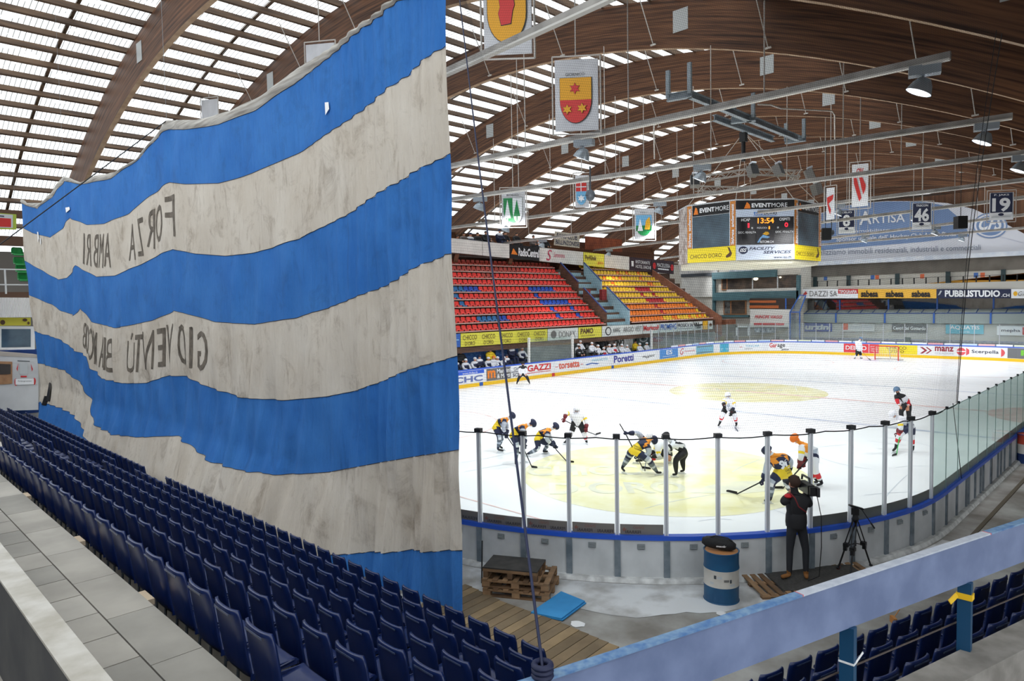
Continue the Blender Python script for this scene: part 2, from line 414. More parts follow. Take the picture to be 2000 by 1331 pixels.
# outer posts of the boards, from where the glass posts stand
GP=[(933,1023),(1017,1035),(1108,1043),(1206,1048),(1304,1049),(1402,1045),(1497,1040),(1583,1032),(1655,1018),(1718,1003),(1770,990),(1807,972)]
SP=[spar(at(px,py,z=DH)) for px,py in GP]      # decreasing or increasing along the path
SP.sort()
spacing=(SP[-1]-SP[0])/(len(SP)-1)
SPR=[]                                          # right of the last post: frameless panes
clips=[(1861,788),(1884,775),(1905,765),(1925,756),(1943,746),(1960,739),(1976,731),(1992,723)]
def sx(s):
    p,n=path(s); return pix(p+Vector((0,0,DH)))[0]
allposts=SP+[SP[-1]+spacing*k for k in range(1,16)]
OPM=mat('board_post_grey',(96,108,118),.5,rgb2=(128,138,146),scale=5)
for k,s in enumerate(allposts[:18]+[SP[0]-spacing*j for j in (1,2,3,4,5,6,7,8,9,10)]):
    p,n=path(s); d=Vector((-n.y,n.x,0)); R=Matrix((d,n,Vector((0,0,1)))).transposed()
    m=MB(); m.box(p+n*.115+Vector((0,0,(GF+.05+1.12)/2)),(.11,.03,1.07-GF),R)
    m.build('support_post',OPM,rb,'blue-grey post on the back of the boards')
    if k<14:
        c=path(s+spacing*.5); d=Vector((-c[1].y,c[1].x,0)); R=Matrix((d,c[1],Vector((0,0,1)))).transposed()
        m=MB(); q=c[0]+c[1]*.115
        m.box(q+Vector((0,0,1.0)),(.14,.012,.10),R); m.box(q+c[1]*.02+Vector((0,0,.985)),(.09,.03,.02),R); m.box(q+c[1]*.02+d*.05+Vector((0,0,1.0)),(.015,.03,.07),R); m.box(q+c[1]*.02-d*.05+Vector((0,0,1.0)),(.015,.03,.07),R)
        m.build('panel_latch',mat('latch_steel',(150,156,158),.5,.3),rb)
# far/right side outer posts seen through
for s in srange(spar((8.5,-15))-42,spar((8.5,-15))-1,1.3)[:-1]:
    p,n=path(s); m=MB(); m.box(p+n*.115+Vector((0,0,(GF+.05+1.12)/2)),(.11,.03,1.07-GF)); m.build('support_post',OPM,rb)

GL=glassy('plexiglass_near',(.96,.985,.975),.015); GLR=glassy('plexiglass_side',(.84,.93,.90),.05,milk=.10); GLF=glassy('plexiglass_far',(.90,.94,.94),.03,milk=.05)
POSTM=mat('glass_post_aluminium',(232,234,238),.4,.1); CAPK=mat('post_cap_black',(22,24,28),.5)
CLEAT=[]
def pane(s0,s1,z0,z1,m_,label,grp,edge=False,off=.055):
    m=MB(); sweep(m,s0,s1,[(off,z0),(off,z1),(off+.012,z1),(off+.012,z0)],step=.4)
    o=m.build('glass_pane',m_,rb)
    if edge:
        e=MB(); sweep(e,s0,s1,[(off-.002,z1-.008),(off-.002,z1),(off+.014,z1),(off+.014,z1-.008)],step=.4)
        for s in (s0,): 
            p,n=path(s); e.beam(p+n*(off+.006)+Vector((0,0,z0)),p+n*(off+.006)+Vector((0,0,z1)),.012,.016)
        e.build('pane_edge',mat('pane_edge_green',(120,150,146),.3),o)
    return o
def gpost(s,z0,z1,label,grp,w_=.075,cap=True,mm=POSTM):
    p,n=path(s); d=Vector((-n.y,n.x,0)); R=Matrix((d,n,Vector((0,0,1)))).transposed()
    m=MB(); c=p+n*.06+Vector((0,0,(z0+z1)/2)); m.box(c+d*.027,(.022,.05,z1-z0),R); m.box(c-d*.027,(.022,.05,z1-z0),R); m.box(c,(.04,.03,z1-z0),R,mi=1)
    t=m.build('glass_post',[mm,mat('post_groove',(190,194,200),.4,.1)],rb)
    if cap:
        m=MB(); m.box(p+n*.06+Vector((0,0,z1+.03)),(.13,.11,.075),R); m.build('post_cap',CAPK,t,'black plastic cap')
    return t
leftS=[SP[0]-spacing*k for k in ()]
near=sorted(SP)
# which end is left in the photo
if sx(near[0])>sx(near[-1]): near=near[::-1]; dirn=-1
else: dirn=1
step=spacing*dirn
ext=[near[0]-step*k for k in range(8,0,-1)]
NP=ext+near
for i,s in enumerate(NP):
    j=i-len(ext)
    if j<0: lab='aluminium glass post on the near boards behind the blue and white cloth'
    else: lab='aluminium glass post with black cap on near boards, %s right of the big striped cloth'%ordn(j)
    gpost(s,DH,GT,lab,'near glass posts')
for i in range(len(NP)-1):
    a,b=sorted((NP[i],NP[i+1])); j=i-len(ext)
    lab='clear glass pane of near boards between the %s and %s post right of the striped cloth'%(ordn(j),ordn(j+1)) if j>=0 else 'clear glass pane of near boards hidden behind the striped cloth'
    pane(a+.04,b-.04,DH,GT-.02,GL,lab,'near glass panes')
# frameless panes to the right
scl=[near[-1]]+[spar(at(px,py,z=GT)) for px,py in clips]
cl=[near[-1]+dirn*1.05*k for k in range(0,34)]
for i in range(len(cl)-1):
    a,b=sorted((cl[i],cl[i+1])); x=sx(a)
    if i>28: break
    pane(a+.008,b-.008,DH,GT,GLR,'greenish frameless glass pane of right-hand boards, %s from the last near post'%ordn(i),'right-hand frameless panes',edge=True)
    if i>0:
        p,n=path(cl[i]); m=MB(); m.box(p+n*.06+Vector((0,0,GT+.01)),(.05,.05,.06)); o=m.build('glass_clip',CAPK,rb)
# dark advertising strips along the foot of the glass
STRIP=mat('smoked_strip',(140,128,124),.5); STRIPR=mat('strip_red',(150,96,86),.5); STRIPK=mat('strip_dark',(72,62,62),.5)
def strip(s0,s1,items,label,grp,hgt=.19):
    a,b=sorted((s0,s1)); m=MB(); sweep(m,a,b,[(.03,DH),(.03,DH+hgt),(.04,DH+hgt),(.04,DH)],step=.3); o=m.build('advertising_strip',STRIP if items else MGREY,rb)
    L=s1-s0
    def F(s,t,of=0):
        p,n=path(s0+L*s); return p+n*(.041+of*.3)+Vector((0,0,DH+hgt*t))
    if items: decals(o,F,items,.008)
    return o
for i in range(len(near)-1):
    a,b=near[i]+.05*dirn,near[i+1]-.05*dirn
    if i<4:
        it=[('T','FERRARI',.12,.12,.48,.42,STRIPK,{'mir':1,'b':.02}),('T','ENNIO',.3,.55,.55,.85,STRIPR,{'mir':1}),('P',[(.05,.5),(.1,.75),(.12,.55),(.17,.6),(.12,.4),(.08,.3)],STRIPR)]
        if i<3: it.append(('T','FERRARI',.6,.12,.96,.42,STRIPK,{'mir':1,'b':.02}))
        strip(a,b,it,'dark strip with reversed red and black lettering under glass, %s from the striped cloth'%ordn(i),'strips with reversed lettering')
    elif i>=7:
        strip(a,b,None,'plain grey strip at foot of glass, %s right of the cameraman'%ordn(i-7),'plain grey strips',.2)
a=near[0]-step+.05*dirn; strip(a,near[0]-.05*dirn,[('T','FERRARI',.5,.12,.95,.42,STRIPK,{'mir':1})],'dark strip with reversed lettering beside the edge of the striped cloth','strips with reversed lettering')
for i in range(0,22):
    strip(cl[i]+.01*dirn,cl[i+1]-.01*dirn,None,'plain grey strip at foot of frameless glass, %s pane past the last post'%ordn(i),'plain grey strips')

# far glass: left side beyond benches, far corner, far end
def farpanes(sa,sb,step_,z1,lab,gl=GLF):
    ss=srange(sa,sb,step_)
    for i in range(len(ss)-1):
        pane(ss[i]+.02,ss[i+1]-.02,DH,z1,gl,'%s, %s pane from its left end'%(lab,ordn(i)),lab)
        m=MB(); p,n=path(ss[i]); m.beam(p+n*.06+Vector((0,0,DH)),p+n*.06+Vector((0,0,z1+.03)),.05,.05)
        m.build('glass_post',mat('far_post_grey',(176,180,186),.4,.3),rb)
sB=spar(at(1272,680,y=15)); 
farpanes(sB,spar((60,5)),1.25,3.0,'far corner glass wall')
farpanes(spar((60,5)),spar((60,-14)),1.9,3.0,'far end glass wall')
# the narrow coloured advert line on the cap of the far boards
NARROW=[(236,240,246),(232,170,170),(240,240,240),(196,214,232),(234,190,186),(245,245,245),(226,232,206)]
s=spar((46,15)); k=0
while s<spar((60,-9)):
    m=MB(); sweep(m,s,s+1.15,[(.02,DH),(.02,DH+.16),(.03,DH+.16),(.03,DH)],step=.4); m.build('advertising_strip',mat('narrow%d'%(k%7),NARROW[k%7],.5),rb); s+=1.25; k+=1

# ---------------- adverts on the inside of the boards ----------------
def board_ad(pxL,pyL,pxR,pyR,bgm,items,label,z0=.27,z1=1.09):
    sL=spar(at(pxL,pyL,z=.66)); sR=spar(at(pxR,pyR,z=.66))
    if sR<sL: sR+=PER
    def F(s,t,o=0):
        p,n=path(sL+(sR-sL)*s); return p-n*(.006+o)+Vector((0,0,z0+(z1-z0)*t))
    F.curved=1
    m=MB(); n=max(1,int((sR-sL)/.6))
    for k in range(n): m.quad(F(k/n,0),F((k+1)/n,0),F((k+1)/n,1),F(k/n,1))
    o=m.build('advertising_panel',bgm,rb,label); decals(o,F,items,.010)
    return o
def ly(x): return 742-(x-886)*.1265 if x<1290 else 691-(x-1290)*.115
CHCB=mat('chc_blue',(98,112,168),.5)
board_ad(888,742,952,735,WHITE,[('R',0,.72,1,1,CAPB),('T','www.chclas.ch',.3,.76,.78,.93,WHITE,{}),('T','CHC',.03,.1,.95,.58,CHCB,{'b':.03})],'white and blue panel reading CHC')
board_ad(953,734,996,728,MGREY,[('T','m',.04,.2,.36,.85,ORG,{'b':.04}),('T','Mancini',.42,.55,.98,.9,WHITE,{'b':.02}),('T','& Marti',.42,.12,.95,.48,WHITE,{'b':.02})],'grey panel reading Mancini & Marti')
board_ad(997,728,1018,725,WHITE,[('T','GICO',.2,.6,.95,.88,NAVY,{}),('R',0,.46,1,.52,NAVY),('T','SCEM',.1,.08,.95,.38,NAVY,{'b':.02})],'white panel with navy lettering SCEM')
board_ad(1019,724,1066,718,WHITE,[('T','GAZZI',.05,.35,.98,.92,RED,{'b':.03}),('R',.02,.2,.98,.25,RED)],'white panel reading GAZZI in red')
board_ad(1072,717,1121,710,WHITE,[('T','torsetta',.12,.25,.85,.85,mat('torred',(214,96,74),.5),{'b':.03}),('R',.0,.45,.09,.5,RED),('R',.88,.45,.98,.5,RED)],'white panel reading torsetta in red')
board_ad(1123,710,1168,704,WHITE,[('T','PARKHOTEL',.3,.6,.95,.82,CYAN,{}),('P',[(.05,.4),(.3,.5),(.6,.35),(.5,.28),(.3,.4),(.1,.3)],BLUEP)],'white panel with blue wave')
board_ad(1172,703,1210,698,WHITE,[('T','Poretti',.04,.2,.96,.92,mat('porblue',(60,60,150),.5),{'b':.03})],'white panel reading Poretti')
board_ad(1214,698,1252,693,WHITE,[('T','suget',.35,.3,.95,.6,BLACK,{'sh':.4}),('P',[(.1,.6),(.45,.5),(.6,.1),(.5,.45)],BLACK)],'white panel with a thin black script')
board_ad(1257,692,1294,688,mat('es_blue',(76,140,206),.5),[('T','ES',.35,.4,.68,.9,WHITE,{'b':.02}),('R',.15,.2,.85,.24,WHITE)],'blue panel with white letters ES')
board_ad(1297,688,1331,684,WHITE,[('T','G',.1,.2,.3,.9,RED,{'sh':.3}),('T','Gottardo',.35,.45,.95,.65,RED,{'sh':.3})],'white panel with red G')
board_ad(1333,684,1366,680,mat('pale_cyan',(120,180,200),.5),[('R',.05,.12,.95,.2,MGREY),('R',.05,.8,.95,.88,MGREY),('T','SPA',.2,.35,.8,.65,SKYB,{})],'pale blue framed panel')
board_ad(1381,679,1403,678,CYAN,[('T','BANCA',.1,.55,.9,.8,SKYB,{}),('T','STATO',.1,.2,.9,.45,WHITE,{})],'blue panel at far corner')
board_ad(1425,677,1480,676,WHITE,[('T','TINCAR',.3,.5,.9,.75,CYAN,{}),('T','tamponi',.25,.2,.6,.36,BLACK,{}),('R',.02,.5,.15,.55,RED)],'white corner panel with small blue lettering')
board_ad(1498,677,1542,679,WHITE,[('T','Gar',.06,.4,.42,.95,RED,{'b':.02}),('T','age',.44,.3,.8,.8,BLACK,{'b':.01}),('T','plus',.62,.02,.98,.25,BLACK,{'b':.02,'sh':.3})],'white panel reading Garage plus')
board_ad(1637,682,1684,684,mat('delco_red',(222,62,72),.5),[('T','DELCO',.08,.3,.92,.78,WHITE,{'b':.02})],'red panel reading DELCO')
board_ad(1685,684,1702,685,mat('delco_red',(0,0,0)),[('T','punti',.15,.65,.8,.85,WHITE,{}),('T','cento',.15,.4,.85,.58,WHITE,{}),('T','negozi',.15,.15,.85,.33,WHITE,{})],'red panel beside the far goal')
board_ad(1703,685,1771,689,YEL,[('T','CHICCO',.2,.52,.72,.85,BRN,{}),('T',"D'ORO",.28,.12,.66,.45,BRN,{})],"yellow panel reading CHICCO D'ORO behind the goal")
board_ad(1773,689,1863,694,WHITE,[('P',[(.04,.85),(.1,.85),(.2,.5),(.1,.15),(.04,.15),(.14,.5)],mat('manz_red',(150,40,56),.5)),('P',[(.16,.85),(.2,.85),(.3,.5),(.2,.15),(.16,.15),(.26,.5)],mat('manz_red',(0,0,0))),('T','manz',.36,.45,.75,.95,mat('manz_red',(0,0,0)),{'b':.03}),('T','ISOLAZIONI',.36,.15,.75,.35,LGREY,{}),('E',.9,.5,.09,.4,mat('dot_red',(216,84,90),.5)),('R',.8,.46,1,.56,WHITE)],'white panel reading manz with red arrows')
board_ad(1864,694,1920,697,WHITE,[('T','Scerpella',.14,.28,.82,.72,NAVY,{'b':.01}),('P',[(.0,.1),(.08,.3),(.08,.7),(.0,.9)],mat('dot_red',(0,0,0))),('P',[(.88,.08),(.95,.25),(.98,.5),(.95,.75),(.88,.92)],mat('dot_red',(0,0,0)))],'white panel reading Scerpella')
board_ad(1922,697,1998,701,mat('pemsa_grey',(110,112,116),.5),[('T','pemsa',.18,.3,.82,.85,LIME,{'b':.03})],'grey panel reading pemsa in green')
# ---------------- floor round the rink ----------------
FLM=mat('rink_side_concrete',(122,117,110),.8,rgb2=(176,176,172),scale=1.1,bump=.12,detail=10,lo=.38,hi=.7)
m=MB(); ss=srange(0,PER-.01,1.0); inner=[]; outer=[]
for s in ss:
    p,n=path(s); inner.append(p+n*.1+Vector((0,0,GF)))
    c=Vector((30,0,0)); d=(p-c); k=max(abs(d.x)/44.0,abs(d.y)/28.0); outer.append(c+d/k+Vector((0,0,GF)))
N=len(ss)
for k in range(N): m.quad(inner[k],outer[k],outer[(k+1)%N],inner[(k+1)%N])
fl=struct(m.build('floor',FLM)); fl['label']='stained concrete floor round the rink'
# frost blown out along the foot of the near boards
FROST=mat('frost',(214,216,217),.7,rgb2=(150,147,142),scale=1.5,detail=10,bump=.1,lo=.42,hi=.68)
m=MB(); rr=random.Random(5); a=near[0]-step*2; b=near[-1]
ss=srange(min(a,b),max(a,b),.18); vs=[]
wd=[]
x=.9
for s in ss: 
    x+=rr.uniform(-.09,.09); x=min(1.35,max(.75,x)); wd.append(x)
for s,wv in zip(ss,wd):
    p,n=path(s)
    if sx(s)>1480: wv=max(.35,wv-(sx(s)-1480)*.004)
    vs+= [p+n*.28+Vector((0,0,GF+.006)),p+n*(.28+wv)+Vector((0,0,GF+.006))]
m.add(vs,[(2*i,2*i+2,2*i+3,2*i+1) for i in range(len(ss)-1)])
o=m.build('frost_patch',FROST); tag(o,'pale frost and ice shavings on the floor along the near boards','frost'); o['kind']='stuff'
for px,py,r in ((1128,1219,.13),(1408,1198,.09)):
    c=at(px,py,z=GF+.009); m=MB(); rr2=random.Random(px); m.add([c+Vector((r*rr2.uniform(.7,1.1)*math.cos(a*PI/8),r*rr2.uniform(.7,1.1)*math.sin(a*PI/8),0)) for a in range(16)],[tuple(range(16))]); o=m.build('salt_heap',mat('salt',(225,226,226),.8)); tag(o,'small white patch on the floor %s'%('right of the blue mat' if px<1200 else 'in front of the blue and white barrel'),'spill')
# plank deck in front of the near seats
PLANK=[mat('plank%d'%k,tuple(v*1.1 for v in c),.8,rgb2=tuple(min(255,v*1.25) for v in c),scale=3,stretch=(1,1,1),bump=.3) for k,c in enumerate([(104,88,66),(92,78,58),(118,100,74),(98,84,64)])]
A=at(1050,1262,z=.38); B=at(1108,1226,z=.38); d=(B-A); d.z=0; d.normalize(); q=Vector((-d.y,d.x,0))
if q.y<0: q=-q
org=at(905,1195,z=.38)
edge=[at(*p,z=.38) for p in ((905,1140),(985,1178),(1090,1215),(1172,1250),(1215,1268))]
def inedge(p):   # distance along d from p until the frost edge polyline
    best=None
    for e0,e1 in zip(edge,edge[1:]):
        ex=(e1-e0); den=d.x*(-ex.y)-d.y*(-ex.x)
        if abs(den)<1e-6: continue
        r0=e0-p; t=(r0.x*(-ex.y)-r0.y*(-ex.x))/den; u=(d.x*r0.y-d.y*r0.x)/den
        if -.02<=u<=1.02: best=t if best is None else max(best,t)
    return best
deck=thing('plank_deck',(-1.0,-12,GF),'weathered brown plank deck between the blue seats and the boards','deck')
k=0; wj=.19
for i in range(-16,30):
    p=org+q*(i*wj); t=inedge(p+q*wj*.5)
    if t is None: 
        continue
    a0=p-d*4.5; 
    m=MB(); c=(a0+ (p+d*t))/2+q*wj*.5; L=(p+d*t-a0).length
    m.box((c.x,c.y,.375),(L,wj-.012,.03),math.atan2(d.y,d.x)); m.build('plank',PLANK[i%4],deck); k+=1

# ---------------- near stand (left foreground) ----------------
ROWS=[(-6.80,3.41,-14.40),(-6.10,2.98,-14.35),(-5.45,2.63,-14.43),(-4.79,2.29,-14.49),(-4.09,1.95,-14.46),(-3.41,1.61,-13.97+.5),(-2.72,1.29,-13.0)]
SH=.80
m=MB()
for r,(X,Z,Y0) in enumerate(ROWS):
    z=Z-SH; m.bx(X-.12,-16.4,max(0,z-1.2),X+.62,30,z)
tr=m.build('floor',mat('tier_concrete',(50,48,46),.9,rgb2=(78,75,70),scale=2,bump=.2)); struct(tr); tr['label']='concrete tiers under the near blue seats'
# walkway of large slabs
m=MB(); rr=random.Random(9)
SLAB=[mat('slab%d'%k,c,.75,rgb2=tuple(v*1.14 for v in c),scale=1.7,bump=.08,detail=9) for k,c in enumerate([(146,141,132),(133,129,121),(152,147,138)])]
y=-17.0; 
while y<26:
    m.bx(-7.225,y+.004,2.98,-6.885,y+.996,3.1,rr.randrange(3)); y+=1.0
y=-17.3
while y<26:
    m.bx(-8.0,y+.004,2.98,-7.235,y+.49,3.098,rr.randrange(3)); y+=.5
m.bx(-8.0,-17.3,2.0,-6.93,26,2.975,0)
o=m.build('floor',SLAB); struct(o); o['label']='grey concrete slab walkway behind the near blue seats'
for px,py in ((15,917),(75,982),(183,1071),(312,1186)):
    c=at(px,py,z=2.95); m=MB(); m.box((-6.855,c.y,3.06),(.07,.24,.05)); o=m.build('timber_batten',mat('batten',(196,176,150),.8)); tag(o,'short pale timber batten between walkway edge and seats, %s along the edge from the left'%ordn([15,75,183,312].index(px)),'batten')
# parapet at bottom left
m=MB(); m.bx(-7.96,-18.6,2.2,-7.835,26,3.80,0); m.bx(-7.965,-18.6,3.80,-7.83,26,3.815,1)
o=m.build('wall_left_parapet',[mat('parapet_shaded_face',(66,66,68),.85,rgb2=(82,81,80),scale=3),mat('parapet_top',(168,162,150),.8,rgb2=(196,192,184),scale=5,bump=.2)]); struct(o)  # face coloured dark for the shade it stands in

# moulded seat
def seat_mesh():
    m=MB(); W=.41
    prof=[(.0,.80,.86),(.004,.77,.94),(.012,.71,1.0),(.03,.58,1.0),(.045,.46,1.0),(.06,.37,1.0),(.085,.325,.99),(.13,.305,.98),(.25,.295,.98),(.36,.305,.98),(.42,.312,.96),(.44,.295,.94),(.44,.265,.93)]
    th=.022; n=len(prof); K=9
    def pt(i,k,off):
        x,z,wf=prof[i]; i0=max(i-1,0); i1=min(i+1,n-1)
        dx,dz=prof[i1][0]-prof[i0][0],prof[i1][1]-prof[i0][1]; L=math.hypot(dx,dz); nx,nz=-dz/L,dx/L   # towards the sitter
        u=-1+2*k/(K-1); y=u*W/2*wf
        curl=.028*abs(u)**3 if i<6 else .012*abs(u)**4
        rec=0
        if off<0 and 1<i<5: rec=.006 if abs(u)<.55 else 0
        return Vector((x+nx*(curl+off+rec),y,z+nz*(curl+off+rec)))
    A=[[pt(i,k,.0) for k in range(K)] for i in range(n)]; B=[[pt(i,k,-th) for k in range(K)] for i in range(n)]
    vs=[v for r in A for v in r]+[v for r in B for v in r]; o=n*K; fs=[]
    for i in range(n-1):
        for k in range(K-1):
            a=i*K+k; fs.append((a,a+1,a+K+1,a+K)); fs.append((o+a,o+a+K,o+a+K+1,o+a+1))
        fs.append((i*K,i*K+K,o+i*K+K,o+i*K)); fs.append((i*K+K-1,o+i*K+K-1,o+i*K+2*K-1,i*K+2*K-1))
    for k in range(K-1):
        fs.append((k,o+k,o+k+1,k+1)); e=(n-1)*K+k; fs.append((e,e+1,o+e+1,o+e))
    m.add(vs,fs,0,True)
    # side flanges of the pan and two lips near the top of the back
    for s in (-1,1): m.beam((.08,s*.198,.31),(.43,s*.191,.295),.012,.045)
    return m
SBL=mat('seat_blue',(13,32,80),.30,spec=.6); SBL2=mat('seat_teal',(18,70,104),.32); 
def make_seat(m_,label,grp,loc=(0,0,0)):
    t=thing('stadium_seat',(0,0,0),label,'seat',grp)
    sh=seat_mesh().build('seat_shell',m_,t)
    r=MB(); r.beam((-.024,-.12,.766),(-.024,.12,.766),.006,.014); r.build('back_lip',mat('seat_lip_glint',(60,70,96),.25),t)  # paler lip colour stands in for the thin reflection along the groove
    b=MB(); 
    b.tube([(.36,-.14,.28),(.14,-.14,.27),(.12,-.14,.0),(.12,.14,.0),(.14,.14,.27),(.36,.14,.28)],.014,5)
    b.build('seat_bracket',DKGREY,t)
    return t,[(c,[]) for c in children(t)]
seat0,seatk=make_seat(SBL,'','')
used=[False]
def put_seat(x,y,z,rz,label,grp,proto=seat0,kids=seatk,flag=used):
    if not flag[0]:
        flag[0]=True; proto.location=(x,y,z); proto.rotation_euler=(0,0,rz); proto['label']=label; proto['group']=grp; return proto
    return copy_tree(proto,kids,(x,y,z),rz,label,grp)
RN=['first','second','third','fourth','fifth','sixth','seventh']
for r,(X,Z,Y0) in enumerate(ROWS):
    k=0; i=0
    grp='blue seats in the %s row from the slab walkway'%RN[r]
    while True:
        yl=Y0+.5*k; k+=1
        if yl>16: break
        if -.35<yl<1.35: continue     # stair gangway
        px=pix((X+.1,yl-.25,Z-.3)); 
        if px[0]<-18: continue
        nm='%s row from slab walkway, %s seat from right'%(RN[r],ordn(i))
        put_seat(X+.03,yl-.23,Z-SH,0.0,'dark blue plastic stadium seat, '+nm,grp); i+=1
    if True:
        m=MB(); m.bx(X+.20,Y0-.5,Z-SH,X+.34,16,Z-SH+.255,0); o=m.build('seat_riser',mat('riser_pale',(178,170,158),.8)); tag(o,'pale board carrying the %s row of blue seats from the walkway'%RN[r],'riser')

# ---------------- right-hand stand seats and railing ----------------
ang=math.radians(-15.5); ux=Vector((math.cos(ang),math.sin(ang),0)); uy=Vector((-ux.y,ux.x,0))
RB=[(Vector((-1.03,-15.71,1.28)),-3,16,'front'),(Vector((-1.18,-16.35,1.60)),-2,16,'middle'),(Vector((-1.59,-17.06,1.99)),-2,16,'back')]
for org_,k0,k1,nm in RB:
    i=0
    for k in range(k0,k1):
        p=org_+ux*(.5*k)
        q_=pix(p+ux*.25)
        if q_[0]>2060 or q_[1]>1400: continue
        put_seat(p.x+ux.x*.25,p.y+ux.y*.25,p.z-SH,ang+PI/2,'blue plastic seat below the painted railing, %s row, %s from the left'%(nm,ordn(i)),'blue seats below the painted railing'); i+=1
    z=org_.z-SH; m=MB(); c=org_+ux*3; 
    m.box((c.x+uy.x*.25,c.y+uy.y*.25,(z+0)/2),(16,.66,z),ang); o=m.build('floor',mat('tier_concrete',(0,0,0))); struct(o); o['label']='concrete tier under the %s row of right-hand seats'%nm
# ledge the railing stands on
m=MB(); e=Vector((-1.42,-17.62,0)); c=e+ux*1.5-uy*.0
m.box((c.x,c.y,1.1),(14,.30,2.24),ang); o=m.build('wall_railing_ledge',mat('ledge',(112,108,102),.85,rgb2=(140,136,130),scale=4,bump=.3)); struct(o)
# the floor in front of the front row, towards the boards
rail=thing('painted_railing',(-1.4,-17.6,2.24),'blue and white painted board railing in the right foreground','railing')
RA=Vector((-4.37,-16.62,0)); RD=Vector((-0.96+4.37,-17.61+16.62,0)).normalized(); RN_=Vector((-RD.y,RD.x,0))
RLP=mat('rail_face_blue',(92,106,140),.55,rgb2=(112,126,160),scale=3.0,detail=12,bump=.1); RTB=mat('rail_top_blue',(70,110,160),.6,rgb2=(120,150,178),scale=14,bump=.2); RTW=mat('rail_top_white',(170,176,188),.6,rgb2=(190,195,204),scale=12); RTR=mat('rail_mark_red',(214,60,52),.6)
def rp(t,z,o=0): return RA+RD*t+RN_*o+Vector((0,0,z))
def tpar(px,py):
    p=at(px,py,z=3.25); return (p-RA).dot(RD)
t0,t1=-2.2,14.0
m=MB(); m.beam(rp(t0,3.05),rp(t1,3.05),.05,.39); m.build('rail_board',RLP,rail)
cuts=[(t0,tpar(1558,1161),RTB),(tpar(1558,1161),tpar(1577,1168),RTR),(tpar(1577,1168),tpar(1925,1042),RTW),(tpar(1925,1042),tpar(1940,1045),RTR),(tpar(1940,1045),t1,RTB)]
m=MB()
for a,b,_m in cuts: m.beam(rp(a,3.252),rp(b,3.252),.075,.014,mi=[RTB,RTR,RTW].index(_m))
m.build('rail_top',[RTB,RTR,RTW],rail,'painted top edge, white between two red marks')
PST=mat('rail_post_blue',(18,66,100),.4)
for px,py in ((1656,1290),(1883,1270)):
    v=ray(px,py); t=((RA-CAM).dot(RN_))/(v.dot(RN_)); p=CAM+v*t; tt=(p-RA).dot(RD)
    m=MB(); m.beam(rp(tt,2.15,.0),rp(tt,2.858,.0),.11,.07); m.build('railing_post',PST,rail)
    if px>1800:
        m=MB(); m.beam(rp(tt,2.70),rp(tt,2.755),.13,.09); m.beam(rp(tt-.08,2.74,.03),rp(tt-.16,2.68,.05),.01,.05); m.build('tape_band',mat('tape_yellow',(232,186,30),.5),rail,'yellow tape wound round the right post')
    else:
        m=MB(); m.beam(rp(tt,2.56),rp(tt,2.575),.12,.082); m.beam(rp(tt+.03,2.57,-.05),rp(tt+.12,2.63,-.05),.004,.02); m.build('tie_strip',mat('tie_white',(225,225,225),.5),rail)
m=MB(); m.tube([rp(-2.0,2.42,.10),rp(14,2.42,.10)],.008,6); o=m.build('hand_wire',mat('wire_brown',(70,60,56),.6)); tag(o,'thin dark wire stretched behind the posts of the painted railing','wire')
# knob of rope at the left end of the railing + long rope
kn=rp(tpar(1045,1312),3.27)
m=MB(); 
for k in range(3): m.lathe([(.05+.02*math.cos(a),.02*math.sin(a)+k*.03) for a in [2*PI*j/8 for j in range(9)]],(kn.x,kn.y,kn.z),12)
rp_=thing('safety_rope',kn,'long dark blue rope running from the roof down to the railing knot','rope')
m.build('rope_knot',mat('rope_blue',(18,26,60),.6),rp_)
top=at(893,-40,d=12.0); m=MB(); m.tube([kn+Vector((0,0,.05)),kn.lerp(top,.5)+Vector((0,0,-.12)),top],.010,7); m.build('rope_line',mat('rope_blue',(0,0,0)),rp_)

# ---------------- walls & back of the hall ----------------
m=MB(); m.bx(-14,30,0,75,30.3,9); o=m.build('wall_left',mat('hall_wall',(120,116,110),.9)); struct(o)
m=MB(); m.bx(14,-28.3,0,75,-28,8); o=m.build('wall_right',mat('hall_wall',(0,0,0))); struct(o)  # unseen wall, ends short so outside light reaches the near boards
m=MB(); m.bx(73,-28,0,73.3,30,16); o=m.build('wall_far',mat('hall_wall',(0,0,0))); struct(o)
m=MB(); m.bx(-14.3,-22,0,-14,30,9); o=m.build('wall_near',mat('hall_wall',(0,0,0))); struct(o)  # unseen wall behind the camera, put in to hold back fill light

